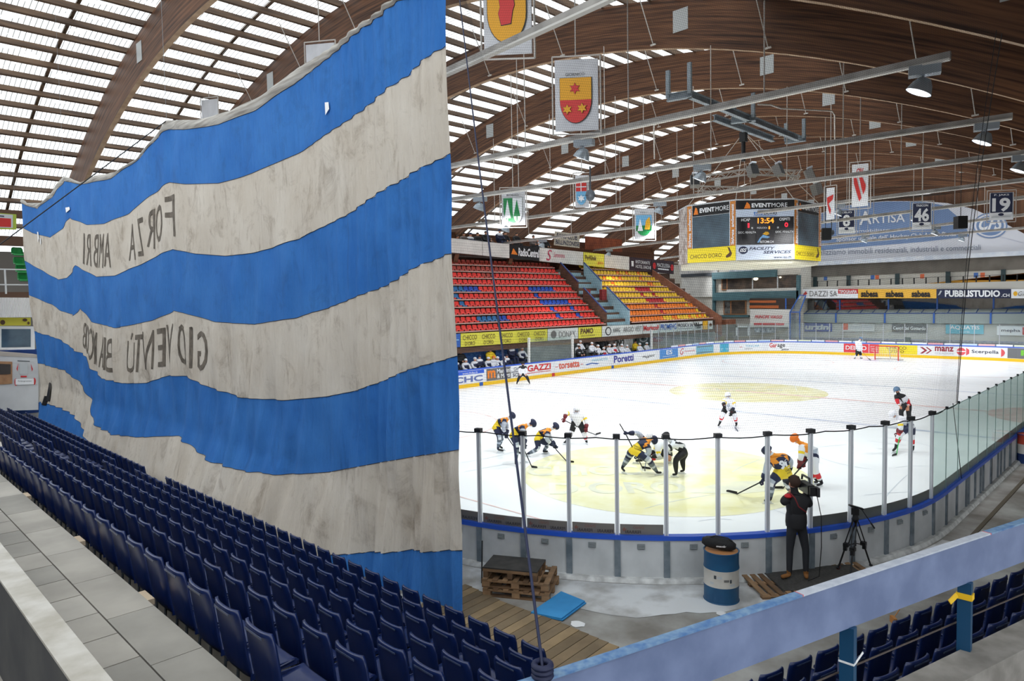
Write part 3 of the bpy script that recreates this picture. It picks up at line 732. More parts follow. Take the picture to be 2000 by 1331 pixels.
# ---------------- roof ----------------
YC,ZA,QB=4.75,16.10,.0133
def zr(y):
    d=abs(y-YC); return ZA-QB*d*d
AX=[-8.5,1.5]+[7.24+7.19*i for i in range(0,10)]
WOOD=archwood(); WOODLIT=mat('arch_lit_underside',(150,122,94),.7,rgb2=(176,148,118),scale=2)  # paler underside colour stands in for light bounced off the ice
ARCHD=1.75
for i,X in enumerate(AX):
    m=MB(); ys=[-27+k*1.0 for k in range(56)]; w2=.11; vs=[]
    for y in ys:
        z=zr(y); nx=2*QB*(y-YC); L=math.hypot(nx,1); ny,nz=nx/L,1/L
        for xx in (-w2,w2):
            vs.append(Vector((X+xx,y,z))); vs.append(Vector((X+xx,y+ny*ARCHD,z+nz*ARCHD)))
    fs=[]
    for k in range(len(ys)-1):
        a=4*k; b=a+4
        fs+=[(a,b,b+1,a+1),(a+2,a+3,b+3,b+2),(a,a+2,b+2,b),(a+1,b+1,b+3,a+3)]
    m.add(vs,fs)
    for k in range(len(fs)):
        if k%4==2: m.m[k]=1
    o=m.build('roof_arch',[WOOD,WOODLIT]); struct(o); o['label']='brown laminated timber arch'
    # underside painted lighter as if lit from the ice; joint plates
    pm=MB()
    for y in (-4.9,-16.0,12.5):
        z=zr(y); nx=2*QB*(y-YC); c=Vector((X-w2-.012,y+nx*.9,z+.95)); pm.box(c,(.02,.62,.8))
    q=pm.build('joint_plate',mat('plate_white',(168,170,168),.5,.2),o,'pale steel joint plates'); 
PUR=mat('purlin_wood',(70,52,38),.7,rgb2=(104,80,58),scale=2,stretch=(.3,3,3),bump=.1)
def rp2(y,h):
    z=zr(y); nx=2*QB*(y-YC); L=math.hypot(nx,1); return (y+nx/L*h, z+h/L, math.atan(nx))
# purlins: equally spaced along the arch
ys=[]; y=-26.5
while y<29: ys.append(y); y+=1.10/math.hypot(1,2*QB*(y-YC))
m=MB()
for k,y in enumerate(ys):
    yy,zz,a=rp2(y,ARCHD+.1); R=Matrix.Rotation(-a,3,'X')
    m.box((30,yy,zz+.0),(90,.14,.24),R)
o=m.build('roof_purlins',PUR); struct(o)
# thin cross battens following the roof between arches
m=MB()
for i,X in enumerate(AX[:-1]):
    for q in ((X+3.6,) if X>0 else (-6.2,-3.4,-.9)):
        for a,b in zip(ys[::1],ys[1::1]):
            if b<YC-8: continue
            p0=rp2(a,ARCHD+.30); p1=rp2(b,ARCHD+.30); m.beam((q,p0[0],p0[1]),(q,p1[0],p1[1]),.14,.08)
o=m.build('roof_battens',PUR); struct(o)
# translucent corrugated sheets + opaque part
def sheetmat():
    m=bpy.data.materials.new('translucent_sheet'); m.use_nodes=True; n=m.node_tree.nodes; l=m.node_tree.links
    for x in list(n): n.remove(x)
    out=n.new('ShaderNodeOutputMaterial'); tr=n.new('ShaderNodeBsdfTransparent'); tr.inputs[0].default_value=(.86,.87,.86,1)
    df=n.new('ShaderNodeBsdfDiffuse'); df.inputs[0].default_value=(.35,.33,.30,1)
    tl=n.new('ShaderNodeBsdfTranslucent'); tl.inputs[0].default_value=(.8,.8,.78,1)
    tc=n.new('ShaderNodeTexCoord'); sp=n.new('ShaderNodeSeparateXYZ'); l.new(tc.outputs['Object'],sp.inputs[0])
    mu=n.new('ShaderNodeMath'); mu.operation='MULTIPLY'; mu.inputs[1].default_value=1/.19; l.new(sp.outputs[0],mu.inputs[0])
    fr=n.new('ShaderNodeMath'); fr.operation='FRACT'; l.new(mu.outputs[0],fr.inputs[0])
    gt=n.new('ShaderNodeMath'); gt.operation='GREATER_THAN'; gt.inputs[1].default_value=.84; l.new(fr.outputs[0],gt.inputs[0])
    nz=n.new('ShaderNodeTexNoise'); nz.inputs['Scale'].default_value=1.3; nz.inputs['Detail'].default_value=6; l.new(tc.outputs['Object'],nz.inputs['Vector'])
    g2=n.new('ShaderNodeMath'); g2.operation='GREATER_THAN'; g2.inputs[1].default_value=.42; l.new(nz.outputs['Fac'],g2.inputs[0])
    mm=n.new('ShaderNodeMath'); mm.operation='MULTIPLY'; l.new(gt.outputs[0],mm.inputs[0]); l.new(g2.outputs[0],mm.inputs[1])
    m3=n.new('ShaderNodeMath'); m3.operation='MULTIPLY'; m3.inputs[1].default_value=.93; l.new(mm.outputs[0],m3.inputs[0])
    a=n.new('ShaderNodeMixShader'); a.inputs[0].default_value=.16; l.new(tr.outputs[0],a.inputs[1]); l.new(tl.outputs[0],a.inputs[2])
    b=n.new('ShaderNodeMixShader'); l.new(m3.outputs[0],b.inputs[0]); l.new(a.outputs[0],b.inputs[1]); l.new(df.outputs[0],b.inputs[2])
    l.new(b.outputs[0],out.inputs[0]); return m
SHEET=sheetmat()
def roofstrip(y0,y1,x0,x1,mm,name,label,h=ARCHD+.26):
    m=MB(); n=max(1,int((y1-y0)/1.2)); vs=[]
    for k in range(n+1):
        yy,zz,a=rp2(y0+(y1-y0)*k/n,h); vs+=[Vector((x0,yy,zz)),Vector((x1,yy,zz))]
    m.add(vs,[(2*k,2*k+1,2*k+3,2*k+2) for k in range(n)]); o=m.build(name,mm); struct(o); o['label']=label
roofstrip(-7.5,29,-14,73,SHEET,'ceiling','translucent corrugated roof sheets letting daylight in')
DKROOF=mat('roof_boarding',(58,42,30),.7,rgb2=(84,62,44),scale=1.5,stretch=(.3,6,1))
roofstrip(-27,-7.5,-14,0,SHEET,'ceiling','unseen roof above the near corner, made translucent for fill light')  # out of view, left translucent to add light on the camera side
roofstrip(-27,-7.5,0,50,DKROOF,'ceiling','dark boarded underside of the roof on the right')
roofstrip(-27,-7.5,50,73,SHEET,'ceiling','translucent roof sheets at the far end')
# white daylight slits seen at upper right: two rooflights
# ---------------- the huge striped cloth ----------------
FX=-1.6
def fp(px,py): p=at(px,py,x=FX); return (p.y,p.z)
Z1=2.2178
def poly(pts): 
    L=[fp(*p) for p in pts]; L.sort(); return L
def interp(L,y):
    if y<=L[0][0]: 
        return L[0][1]
    for a,b in zip(L,L[1:]):
        if a[0]<=y<=b[0]:
            t=(y-a[0])/(b[0]-a[0]+1e-9)
            return a[1]+(b[1]-a[1])*t
    return L[-1][1]
def z1(L): return [(a/Z1,b/Z1) for a,b in L]
hemtop=poly([(890,-60),(840,-35)]+z1([(1700,0),(1600,80),(1480,170),(1300,290),(1150,400),(1000,480),(850,520),(725,520),(700,560),(600,680),(500,745),(400,765),(350,790),(275,762),(230,820),(180,880),(120,880),(55,838)]))
b0=poly([(880,-30),(820,-15)]+z1([(1740,0),(1600,105),(1450,225),(1270,370),(1100,480),(950,540),(800,563),(730,560),(700,580),(600,690),(480,775),(350,800),(280,785),(230,850),(160,905),(110,890),(58,865)]))
b1=poly(z1([(1940,200),(1835,265),(1700,370),(1500,530),(1300,660),(1100,750),(950,795),(800,798),(730,790),(650,850),(560,925),(450,970),(380,975),(300,945),(270,990),(220,1030),(140,1010),(80,975)]))
b2=poly(z1([(1935,668),(1700,800),(1500,930),(1300,1035),(1100,1098),(980,1110),(850,1100),(740,1080),(600,1150),(500,1195),(420,1200),(325,1150),(290,1205),(250,1212),(170,1165),(108,1130)]))
b3=poly([(874,497),(820,517),(750,558),(660,595),(580,621),(500,634),(423,629),(339,607),(294,627),(229,641),(181,629),(157,603),(145,617),(119,608),(100,595),(60,577)])
b4=poly([(888,696),(800,722),(700,762),(640,775),(560,782),(480,777),(413,758),(358,736),(326,734),(281,749),(242,749),(203,739),(178,718),(169,697),(143,684),(112,662),(69,647)])
b5=poly([(892,880),(759,901),(640,923),(569,924),(502,916),(427,894),(379,864),(351,851),(280,853),(240,847),(210,834),(188,812),(180,784),(161,755),(124,725),(78,709)])
b6=poly([(899,1078),(759,1078),(631,1077),(560,1060),(480,1010),(400,970),(330,930),(260,900),(200,866),(186,849),(158,816),(124,797),(88,784)])
yR=-10.60
lo=[(yR,.44),(0,.40),(18,.40)]
YL=[hemtop[-1][0],b0[-1][0],b1[-1][0],b2[-1][0],b3[-1][0],b4[-1][0],b5[-1][0],b6[-1][0]]
curves=[hemtop,b0,b1,b2,b3,b4,b5,b6,lo]
def ylend(z): # left edge slants
    pts=sorted([(hemtop[-1][1],hemtop[-1][0]),(b2[-1][1],b2[-1][0]),(b4[-1][1],b4[-1][0]),(b6[-1][1],b6[-1][0]),(.4,b6[-1][0]-.3)])
    return interp(pts,z)
SUP=[-9.3,1.5,12.2]
def fold(y,z):
    """billow of the cloth out of its plane"""
    d=0.0
    f=max(0,(8.5-z)/8.0)
    d+=.10*math.sin(y*.55+.4)*f
    if z<2.2: d-=.40*(2.2-z)/1.8*(1-math.exp(-((y+10.8)/3.5)**2))
    if z>5.0 and y>-2.5: f*=.25
    d+=.05*f*math.sin(6.1*y+.9*math.sin(z*.7)+ z*.9*math.exp(-((y+6)/4)**2))
    d+=.042*math.exp(-((y+9.2)/2.3)**2)*math.sin(19*y+.6*z+1.5*math.sin(z*.5+y))*(.5+.5*f+.3)
    d+=.045*f*math.exp(-((y+3.5)/3.5)**2)*math.sin(10*y+2.2*z)
    d+=(.02 if f>.2 else .006)*math.sin(3.7*y-2.1*z+math.sin(z*1.3))
    d+=.05*f*math.exp(-((y-7.0)/3.0)**2)*math.sin(9*y+1.3*z)
    d+=.02*math.sin(2.3*y+1.7*z)
    if z<3.2: d+= -.25*math.exp(-((y+1.5)/5)**2)*(3.2-z)/2.2
    for s in SUP: d+=.05*math.exp(-abs(y-s)*1.3)*math.sin((y-s)*5+z)
    return d
def fpt(y,z,o=0): return Vector((FX+fold(y,z)-o,y,z))
FBL=clothmat('cloth_blue',(48,106,178),(64,124,194),(40,76,120),.4,1)
FWH=clothmat('cloth_white',(196,185,170),(212,204,192),(116,98,78),.62,1)
FHEM=mat('cloth_hem',(140,134,126),.85,rgb2=(190,186,178),scale=5,stretch=(1,.2,3),bump=.3)
flag=thing('striped_cloth',(FX,4,.5),'huge hanging cloth with blue and off-white stripes and reversed black lettering','banner')
NY=420
names=[('hem',FHEM,'crumpled grey hem along the top'),('blue_stripe',FBL,None),('white_stripe',FWH,None),('blue_stripe',FBL,None),('white_stripe',FWH,None),('blue_stripe',FBL,None),('white_stripe',FWH,None),('blue_stripe',FBL,None)]
for j in range(8):
    up,dn=curves[j],curves[j+1]; nz=3 if j==0 else 16; vs=[]
    for i in range(NY+1):
        s=i/NY
        for k in range(nz+1):
            yy=yR+(20.5-yR)*s
            t=k/nz
            a=interp(up,yy); b=interp(dn,yy); b=min(b,a-.02)
            z=a+(b-a)*t; ye=ylend(z)
            y2=min(yy,ye); 
            o=0
            if j==0: o=.05*math.sin(t*PI)+.008*math.sin(yy*5+t*9)
            vs.append(fpt(y2,z,o))
    w_=nz+1; fs=[]
    for i in range(NY):
        for k in range(nz):
            a=i*w_+k
            if abs(vs[a].y-vs[a+w_].y)<1e-5 and abs(vs[a+1].y-vs[a+w_+1].y)<1e-5: continue
            fs.append((a,a+w_,a+w_+1,a+1))
    m=MB(); m.add(vs,fs,0,True); o=m.build(names[j][0],names[j][1],flag,names[j][2])
# seams
SEAM=mat('seam_dark',(46,44,52),.8)
for j in range(1,8):
    pts=[]
    L=curves[j]; y=yR
    while y<ylend(interp(L,y)):
        pts.append(fpt(y,interp(L,y),.008)); y+=.12
    m=MB(); m.tube(pts,.006,4); m.build('seam',SEAM,flag)
# reversed lettering
FLT=mat('cloth_lettering',(84,76,66),.85,rgb2=(116,106,94),scale=6)
def fine(ch):
    vs,fs=glyphs(ch,.0); bm=bmesh.new(); V=[bm.verts.new((x,y,0)) for x,y in vs]
    for f in fs:
        try: bm.faces.new([V[i] for i in f])
        except ValueError: pass
    bmesh.ops.triangulate(bm,faces=bm.faces[:])
    for _ in range(5):
        L=[e for e in bm.edges if e.calc_length()>.09]
        if not L: break
        bmesh.ops.subdivide_edges(bm,edges=L,cuts=1); bmesh.ops.triangulate(bm,faces=bm.faces[:])
    bm.verts.index_update(); r=([(v.co.x,v.co.y) for v in bm.verts],[tuple(v.index for v in f.verts) for f in bm.faces]); bm.free(); return r
def flagtext(chars):
    """chars: (char, pxL, pxR, pyTop@L, pyTop@R, pyBot@L, pyBot@R)"""
    m=MB()
    for ch,xl,xr,tl,tr,bl,br in chars:
        A,B,C,D=fp(xl,bl),fp(xr,br),fp(xr,tr),fp(xl,tl)
        vs,fs=fine(ch)
        P=[]
        for x,y in vs:
            s=1-x; t=y
            yy=A[0]*(1-s)*(1-t)+B[0]*s*(1-t)+C[0]*s*t+D[0]*(1-s)*t
            zz=A[1]*(1-s)*(1-t)+B[1]*s*(1-t)+C[1]*s*t+D[1]*(1-s)*t
            P.append(fpt(yy,zz,.012))
        m.add(P,fs)
    m.build('lettering',FLT,flag,'reversed dark grey painted lettering')
def zz(a,b): return (100+a/3.095,330+b/3.095)
def C(ch,x0,x1,t0,t1,b0_,b1_):
    return (ch,100+x0/3.095,100+x1/3.095,330+t0/3.095,330+t1/3.095,330+b0_/3.095,330+b1_/3.095)
flagtext([C('F',692,752,172,152,402,410),C('O',628,678,225,205,430,455),C('R',575,622,265,240,470,485),C('Z',526,556,305,290,530,525),C('A',478,512,330,335,556,550)])
flagtext([C('A',328,366,388,390,590,597),C('M',293,322,395,392,598,600),C('B',258,284,395,396,590,598),C('R',216,242,395,395,580,590),C('I',199,207,388,392,572,578)])
flagtext([C('G',874,944,985,975,1215,1232),C('I',832,847,958,955,1205,1205),C('O',758,810,940,938,1190,1185),C('V',682,732,945,935,1180,1178),C('E',626,678,970,960,1200,1195),C('N',560,608,985,975,1215,1212),C('T',508,548,1005,1000,1228,1228),C('Ù',466,502,985,1000,1230,1232)])
flagtext([C('B',346,383,1030,1025,1225,1232),C('I',328,337,1018,1020,1215,1218),C('A',300,326,1000,1005,1198,1202),C('N',262,292,980,990,1180,1190),C('C',236,260,960,970,1150,1165),C('O',208,234,935,950,1110,1130),C('B',196,208,925,935,1075,1090)])
# tears and holes as patches, white painted for light behind, black for gaps
m=MB()
for px,py,w_,h_ in ((642,215,.14,.3),(134,411,.5,.25),(77,466,.3,.6),(81,474,.2,.4)):
    m=MB(); y,z=fp(px,py); m.add([fpt(y-w_/2,z,.03),fpt(y+w_*.4,z-h_*.3,.03),fpt(y+w_/2,z+h_/2,.03),fpt(y-w_*.3,z+h_*.45,.03)],[(0,1,2,3)])
    m.build('torn_hole',mat('tear_light_white',(240,240,238),.7),flag,'small white tears showing light')
m=MB()
for px,py,w_,h_ in ((100,765,.42,.8),(98,782,.3,.4)):
    m=MB(); y,z=fp(px,py); m.add([fpt(y-w_/2,z-h_/2,.03),fpt(y+w_/2,z-h_/2,.03),fpt(y+w_*.3,z+h_/2,.03),fpt(y-w_*.6,z+h_/2,.03)],[(0,1,2,3)])
    m.build('torn_hole',BLACK,flag,'black gap near the lower left corner')
# hanging cables of the cloth
for px,py,tx,ty in ((325,232,322,-10),(125,345,120,-30),(28,378,26,60)):
    a=at(px,py,x=FX); b=Vector((FX,a.y,zr(a.y)+ARCHD-.1)); m=MB(); m.tube([a,b],.006,6); o=m.build('support_cable',GREY); tag(o,'thin grey cable holding the striped cloth, %s support from the left'%{325:'third',125:'second',28:'first'}[px],'cable')
a=at(325,236,x=FX); b=at(-30,500,d=16.5); m=MB(); m.tube([a,b],.016,6); o=m.build('guy_rope',BLACK); tag(o,'thin black guy rope slanting down left from the striped cloth','rope')
# ---------------- left stand (red and yellow seats) ----------------
# local stand frame: rows i=0 (bottom) .. 9 (top)
def rowy(i): return 16.2+.62*i
pxrow=[647,629,613,595,582,567,552,539,528,514]   # seat front edge seen at left, bottom row first
def rowz(i): return at(884,pxrow[i],y=rowy(i)).z
RZ=[rowz(i) for i in range(10)]
# regularise
RZ=[RZ[0]+(RZ[9]-RZ[0])*i/9 for i in range(10)]
TIERB=mat('tier_brown_boards',(72,50,38),.75,rgb2=(104,74,56),scale=1.5,stretch=(.5,2,6))
m=MB()
for i in range(10): m.bx(14,rowy(i)-.10,RZ[i]-1.2,56.5,rowy(i)+.62,RZ[i]-.30)
o=m.build('floor',TIERB); struct(o); o['label']='brown timber tiers of the stand across the ice'
m=MB(); m.bx(14,22.4,3,57,23.4,RZ[9]-.25); o=m.build('floor',TIERB); struct(o); o['label']='back platform of the far stand'
def bucket(colm):
    m=MB(); W=.42; prof=[(-.20,.33,.62),(-.21,.30,.86),(-.19,.22,.98),(-.16,.10,1.0),(-.12,.04,1.0),(0,.0,.98),(.16,.02,.98),(.20,.03,.94),(.21,-.03,.9)]
    n=len(prof); K=5; A=[];B=[]
    for i,(x,z,wf) in enumerate(prof):
        for k in range(K):
            u=-1+2*k/(K-1); c=.05*abs(u)**2
            A.append(Vector((u*W/2*wf, -x+ (-c if i<5 else 0), z+(c*.5 if i>=4 and i<8 else 0))));
    for i,(x,z,wf) in enumerate(prof):
        for k in range(K):
            p=A[i*K+k]; B.append(p+Vector((0,.03 if i<5 else 0,-.02 if i>=4 else 0)))
    fs=[];o=n*K
    for i in range(n-1):
        for k in range(K-1):
            a=i*K+k; fs.append((a,a+1,a+K+1,a+K)); fs.append((o+a,o+a+K,o+a+K+1,o+a+1))
        fs.append((i*K,i*K+K,o+i*K+K,o+i*K)); fs.append((i*K+K-1,o+i*K+K-1,o+i*K+2*K-1,i*K+2*K-1))
    for k in range(K-1): fs.append((k,o+k,o+k+1,k+1)); e=(n-1)*K+k; fs.append((e,e+1,o+e+1,o+e))
    m.add(A+B,fs,0,True); return m
BUC={}
BC={'red':(222,54,44),'faded red':(168,62,48),'blue':(30,74,172),'teal':(36,104,158),'yellow':(238,196,50),'orange':(240,132,36),'dark red':(190,36,40)}
for k,c in BC.items():
    b=bucket(None); me=b.build('stadium_seat',mat('bucket_'+k.replace(' ','_'),c,.4,var=.06,scale=7)); BUC[k]=me.data; bpy.data.objects.remove(me)
def zb(a,b,sc_,ox,oy): return (ox+a/sc_,oy+b/sc_)
def xat(px,py,i): return at(px,py,y=rowy(i)).x
# special colours: (row from top 1.., pixel x range in the photo, colour)
def z8(a): return 880+a/4.435
def z5(a): return 860+a/3.327
SPEC=[(5,z8(-10),z8(130),'teal'),(5,z8(130),z8(252),'blue'),(5,z8(678),z8(906),'blue'),(6,z8(36),z8(78),'teal'),(6,z8(735),z8(768),'blue'),(6,z8(930),z8(962),'blue'),(7,z8(98),z8(140),'teal'),(7,z8(800),z8(1022),'blue'),(8,z8(162),z8(202),'blue'),(8,z8(860),z8(892),'blue'),(8,z8(1052),z8(1086),'blue'),(9,z8(222),z8(420),'teal'),(9,z8(420),z8(500),'blue'),(9,z8(922),z8(955),'blue'),(9,z8(1114),z8(1144),'blue'),
(5,z5(1265),z5(1372),'dark red'),(6,z5(1308),z5(1326),'dark red'),(6,z5(1393),z5(1411),'dark red'),(7,z5(1350),z5(1454),'dark red'),(8,z5(1393),z5(1412),'dark red'),(9,z5(1437),z5(1455),'dark red')]
rr=random.Random(21)
cnt={'r':0,'y':0}; rest={}
farseats=[]
for i in range(9,-1,-1):
    rt=10-i
    zz_=RZ[i]; y=rowy(i)+.28
    # red block
    for blk,(xa,xb) in (('red',(20.2,37.9-.02*rt)),('yellow',(41.7,51.3+.40*rt))):
        if blk=='red' and i>=5: xb-=.0
        x=xa+.23; k=0
        while x<xb:
            px=pix((x,y,zz_))[0]; c=blk
            if blk=='red':
                if rt==1 or (rt==2 and px<z8(610)) or (rt==3 and z8(270)<px<z8(350)): c='faded red'  # darker red painted in for the shadow on the uppermost rows
            else:
                c='yellow'
                if rt==1 and z5(1075)<px<z5(1132): c='orange'
                if rt in (2,3,4,5) and rr.random()<.16: c='orange'
                if rt==8: c='orange' if rr.random()<.95 else 'yellow'
                if rt==9: c='orange' if px<z5(1670) else 'yellow'
                if rt==10: c='orange' if (px<z5(1440) or rr.random()<.45) else 'yellow'
            for r_,a,b,cc in SPEC:
                if r_==rt and a<=px<=b: c=cc
            farseats.append((blk,rt,k,x,y,zz_,c)); k+=1
            x+=.5
# individuals: the 300 nearest of each block, the rest as one object per colour
_L=sorted([q for q in farseats if pix((q[3],q[4],q[5]+.2))[0]>880],key=lambda s:(Vector(s[3:6])-CAM).length)[:300]; INDIV={s[3:6] for s in _L}
for blk in ('red','yellow'):
    for b_,rt,k,x,y,z_,c in [s for s in farseats if s[0]==blk]:
        if (x,y,z_) in INDIV:
            o=bpy.data.objects.new('bucket_seat',BUC[c]); COL.objects.link(o); o.location=(x,y,z_)
            tag(o,'%s bucket seat in the %s block, %s row from top, %s from left'%(c,b_,ordn(rt-1),ordn(k)),'seat','bucket seats of the %s block'%b_)
        else: rest.setdefault((b_,c),[]).append((x,y,z_))
mm=MB(); cols=[]
for (b_,c),L in rest.items():
    if c not in cols: cols.append(c)
    src=BUC[c]; V=[v.co.copy() for v in src.vertices]; Fs=[tuple(p.vertices) for p in src.polygons]
    for p in L: mm.add([v+Vector(p) for v in V],Fs,cols.index(c),True)
if mm.f:
    o=mm.build('bucket_seats',[mat('bucket_'+c.replace(' ','_'),(0,0,0)) for c in cols]); tag(o,'bucket seats of the far part of the red block and the whole yellow block','seats'); o['kind']='stuff'
# pale front edges of every tier
m=MB()
for i in range(10): m.bx(20.3,rowy(i)+.05,RZ[i]-.14,37.9,rowy(i)+.07,RZ[i]-.06); m.bx(41.6,rowy(i)+.05,RZ[i]-.14,52.0+.42*(10-i),rowy(i)+.07,RZ[i]-.06)
o=m.build('trim_1',mat('seat_rail_pale',(216,170,160),.6)); struct(o); o['label']='pale rails carrying the bucket seats'
# stairway between the blocks
STB=mat('stair_wall_blue',(146,178,190),.7,rgb2=(166,194,204),scale=2); STE=mat('stair_edge_blue',(26,60,120),.5)
def parapet(xa,ya,za,xb,yb,zb_,h,m_,name,label,th=.12,face=None):
    m=MB(); a=Vector((xa,ya,za)); b=Vector((xb,yb,zb_))
    m.add([a+Vector((dx,0,dz)) for dx in (0,th) for dz in (-.9,h)]+[b+Vector((dx,0,dz)) for dx in (0,th) for dz in (-.9,h)],[(0,1,5,4),(2,6,7,3),(0,2,3,1),(4,5,7,6),(1,3,7,5),(0,4,6,2)])
    o=m.build(name,m_); tag(o,label,'stair wall')
    e=MB(); e.beam(a+Vector((th/2,0,h+.03)),b+Vector((th/2,0,h+.03)),.16,.06); e.build('edge_cap',STE,o,'dark blue capping'); return o
def rz(y): return RZ[0]+(RZ[9]-RZ[0])*(y-rowy(0))/(rowy(9)-rowy(0))
ym=19.0
parapet(38.0,16.3,rz(16.3),38.0,18.7,rz(18.7),.75,TIERB,'stair_wall','brown stair wall beside the red seats, lower half')
parapet(38.0,19.3,rz(19.3),38.0,21.3,rz(21.3),.75,TIERB,'stair_wall','brown stair wall beside the red seats, upper half')
parapet(41.3,16.3,rz(16.3),41.3,18.7,rz(18.7),.85,STB,'stair_wall','pale blue stair wall beside the yellow seats, lower half')
parapet(41.3,19.3,rz(19.3),41.3,21.3,rz(21.3),.85,STB,'stair_wall','pale blue stair wall beside the yellow seats, upper half')
m=MB()
for k in range(24):
    y=16.35+k*.24; m.bx(38.2,y,rz(y)-1.2,41.3,y+.28,rz(y)-.35)
o=m.build('floor',mat('stair_grey_blue',(156,186,196),.8)); struct(o); o['label']='steps of the stairway between red and yellow seats'
for x,w_ in ((38.3,.9),(40.6,.9)):
    m=MB(); m.bx(x-.1,18.6,rz(18.8)-.5,x+w_-.35,18.9,rz(18.8)+.55); o=m.build('bin_box',mat('stair_red',(140,40,40),.6)); tag(o,'dark red box at the landing of the stairway, %s one'%('left' if x<39 else 'right'),'box')
# right edge wall
m=MB(); a=Vector((52.4,21.2,rz(21.2))); b=Vector((56.4,15.6,rz(15.6)))
m.add([a+Vector((dx,0,dz)) for dx in (0,.15) for dz in (-1.5,.55)]+[b+Vector((dx,0,dz)) for dx in (0,.15) for dz in (-1.5,.55)],[(0,1,5,4),(2,6,7,3),(0,2,3,1),(4,5,7,6),(1,3,7,5),(0,4,6,2)])
o=m.build('stair_wall',mat('wall_rust',(110,62,40),.7,rgb2=(134,82,56),scale=2)); tag(o,'rust brown sloping wall closing the yellow block on the right','stair wall')
# brown underside box at the right foot
m=MB(); m.bx(56.9,15.3,2.9,58.9,15.95,3.4); o=m.build('balcony_end',mat('wall_rust',(0,0,0))); tag(o,'brown box at the lower right end of the yellow block','box')

# stand front with banner strip
FY=16.05
def qy(y,l,r,top,bot):
    """corners on plane y: pixel x l..r, top/bottom pixel lines given as functions"""
    return [at(l,bot(l),y=y),at(r,bot(r),y=y),at(r,top(r),y=y),at(l,top(l),y=y)]
tp=lambda x: 652.5-(x-890)*.0515
bt=lambda x: 679-(x-890)*.072
m=MB(); m.bx(14,16.1,2.2,56.5,16.2,RZ[0]-.35); o=m.build('wall_left_stand_front',TIERB); struct(o)
YB=mat('banner_yellow',(214,206,70),.6); PB=mat('banner_pale',(196,200,196),.6,rgb2=(212,214,210),scale=2)
def ybanner(l,r,mm_,items,label,cat='banner'):
    c=qy(FY,l,r,tp,bt); return sign('stand_banner',c,mm_,items,label,cat,.02,'adverts along the front of the left stand',off=.02)
ybanner(884,899,BLUEP,[('R',.2,.5,.8,.6,SKYB)],'blue panel at the left end of the adverts under the red seats')
it=[]
for k in range(5): it+=[('T','CHICCO',.02+k*.2,.5,.165+k*.2,.85,BRN,{}),('T',"D'ORO",.04+k*.2,.08,.145+k*.2,.38,BRN,{})]
ybanner(900,1069,YB,it,"long yellow banner repeating CHICCO D'ORO under the red seats")
ybanner(1070,1129,PB,[('E',.18,.5,.09,.35,MGREY),('T','DONAX',.35,.2,.9,.75,MGREY,{})],'pale banner reading DONAX left of the yellow PAMO banner')
ybanner(1130,1175,YB,[('T','PAMO',.08,.4,.62,.9,BRN,{'b':.03}),('R',.1,.2,.7,.24,BRN)],'short yellow banner reading PAMO')
ybanner(1176,1255,PB,[('E',.14,.5,.07,.4,BLACK),('E',.14,.5,.05,.3,PB),('T','AARG',.25,.35,.42,.75,BLACK,{}),('T','ARGIO VEST',.5,.3,.97,.8,MGREY,{})],'pale banner with round black emblem under the stairway')
ybanner(1256,1288,PB,[('T','Moriscoli',.02,.3,.95,.85,RED,{'b':.03})],'pale banner reading Moriscoli in red')
ybanner(1289,1322,PB,[('T','PROMENG',.03,.25,.95,.9,BLUEP,{'b':.02})],'pale banner reading PROMENG in blue')
ybanner(1323,1353,PB,[('T','PROGICA SA',.02,.45,.98,.85,NAVY,{'b':.01}),('R',.05,.25,.95,.3,NAVY)],'pale banner reading PROGICA SA')
ybanner(1354,1372,PB,[('T','Vidor',.03,.15,.97,.9,BLACK,{'b':.05})],'pale banner reading Vidor in bold black')
ybanner(1373,1382,GOLD,[],'small gold banner at the right end of the stand front')
ybanner(1383,1392,PB,[('E',.5,.5,.3,.2,BRN)],'small pale banner with a brown figure at the right end of the stand front')
# recess with the benches
m=MB(); m.bx(14,17.2,GF,58,17.4,3.4); o=m.build('wall_left_bench',mat('bench_back',(130,142,140),.6,rgb2=(160,170,166),scale=.9)); struct(o)
# posts in front of the benches
for px,pt,pb,nm in ((1033,660,704,'left'),(1118,654,697,'middle'),(1272,645,682,'right')):
    a=at(px,pb,y=15.1); b=at(px,pt,y=15.1); m=MB(); m.beam(a-Vector((0,0,.2)),b,.16,.12); o=m.build('bench_post',mat('post_white',(226,226,222),.5)); tag(o,'stout white post rising from the boards at the team benches, %s one'%nm,'post')
for l,r,nm in ((1036,1115,'between the two benches'),(884,1031,'in front of the left bench, high up')):
    pass
m=MB(); a=at(1037,704,y=15.1); b=at(1115,697,y=15.1); m.bx(a.x,15.09,1.2,b.x,15.11,2.9); o=m.build('glass_pane',GLF,rb)
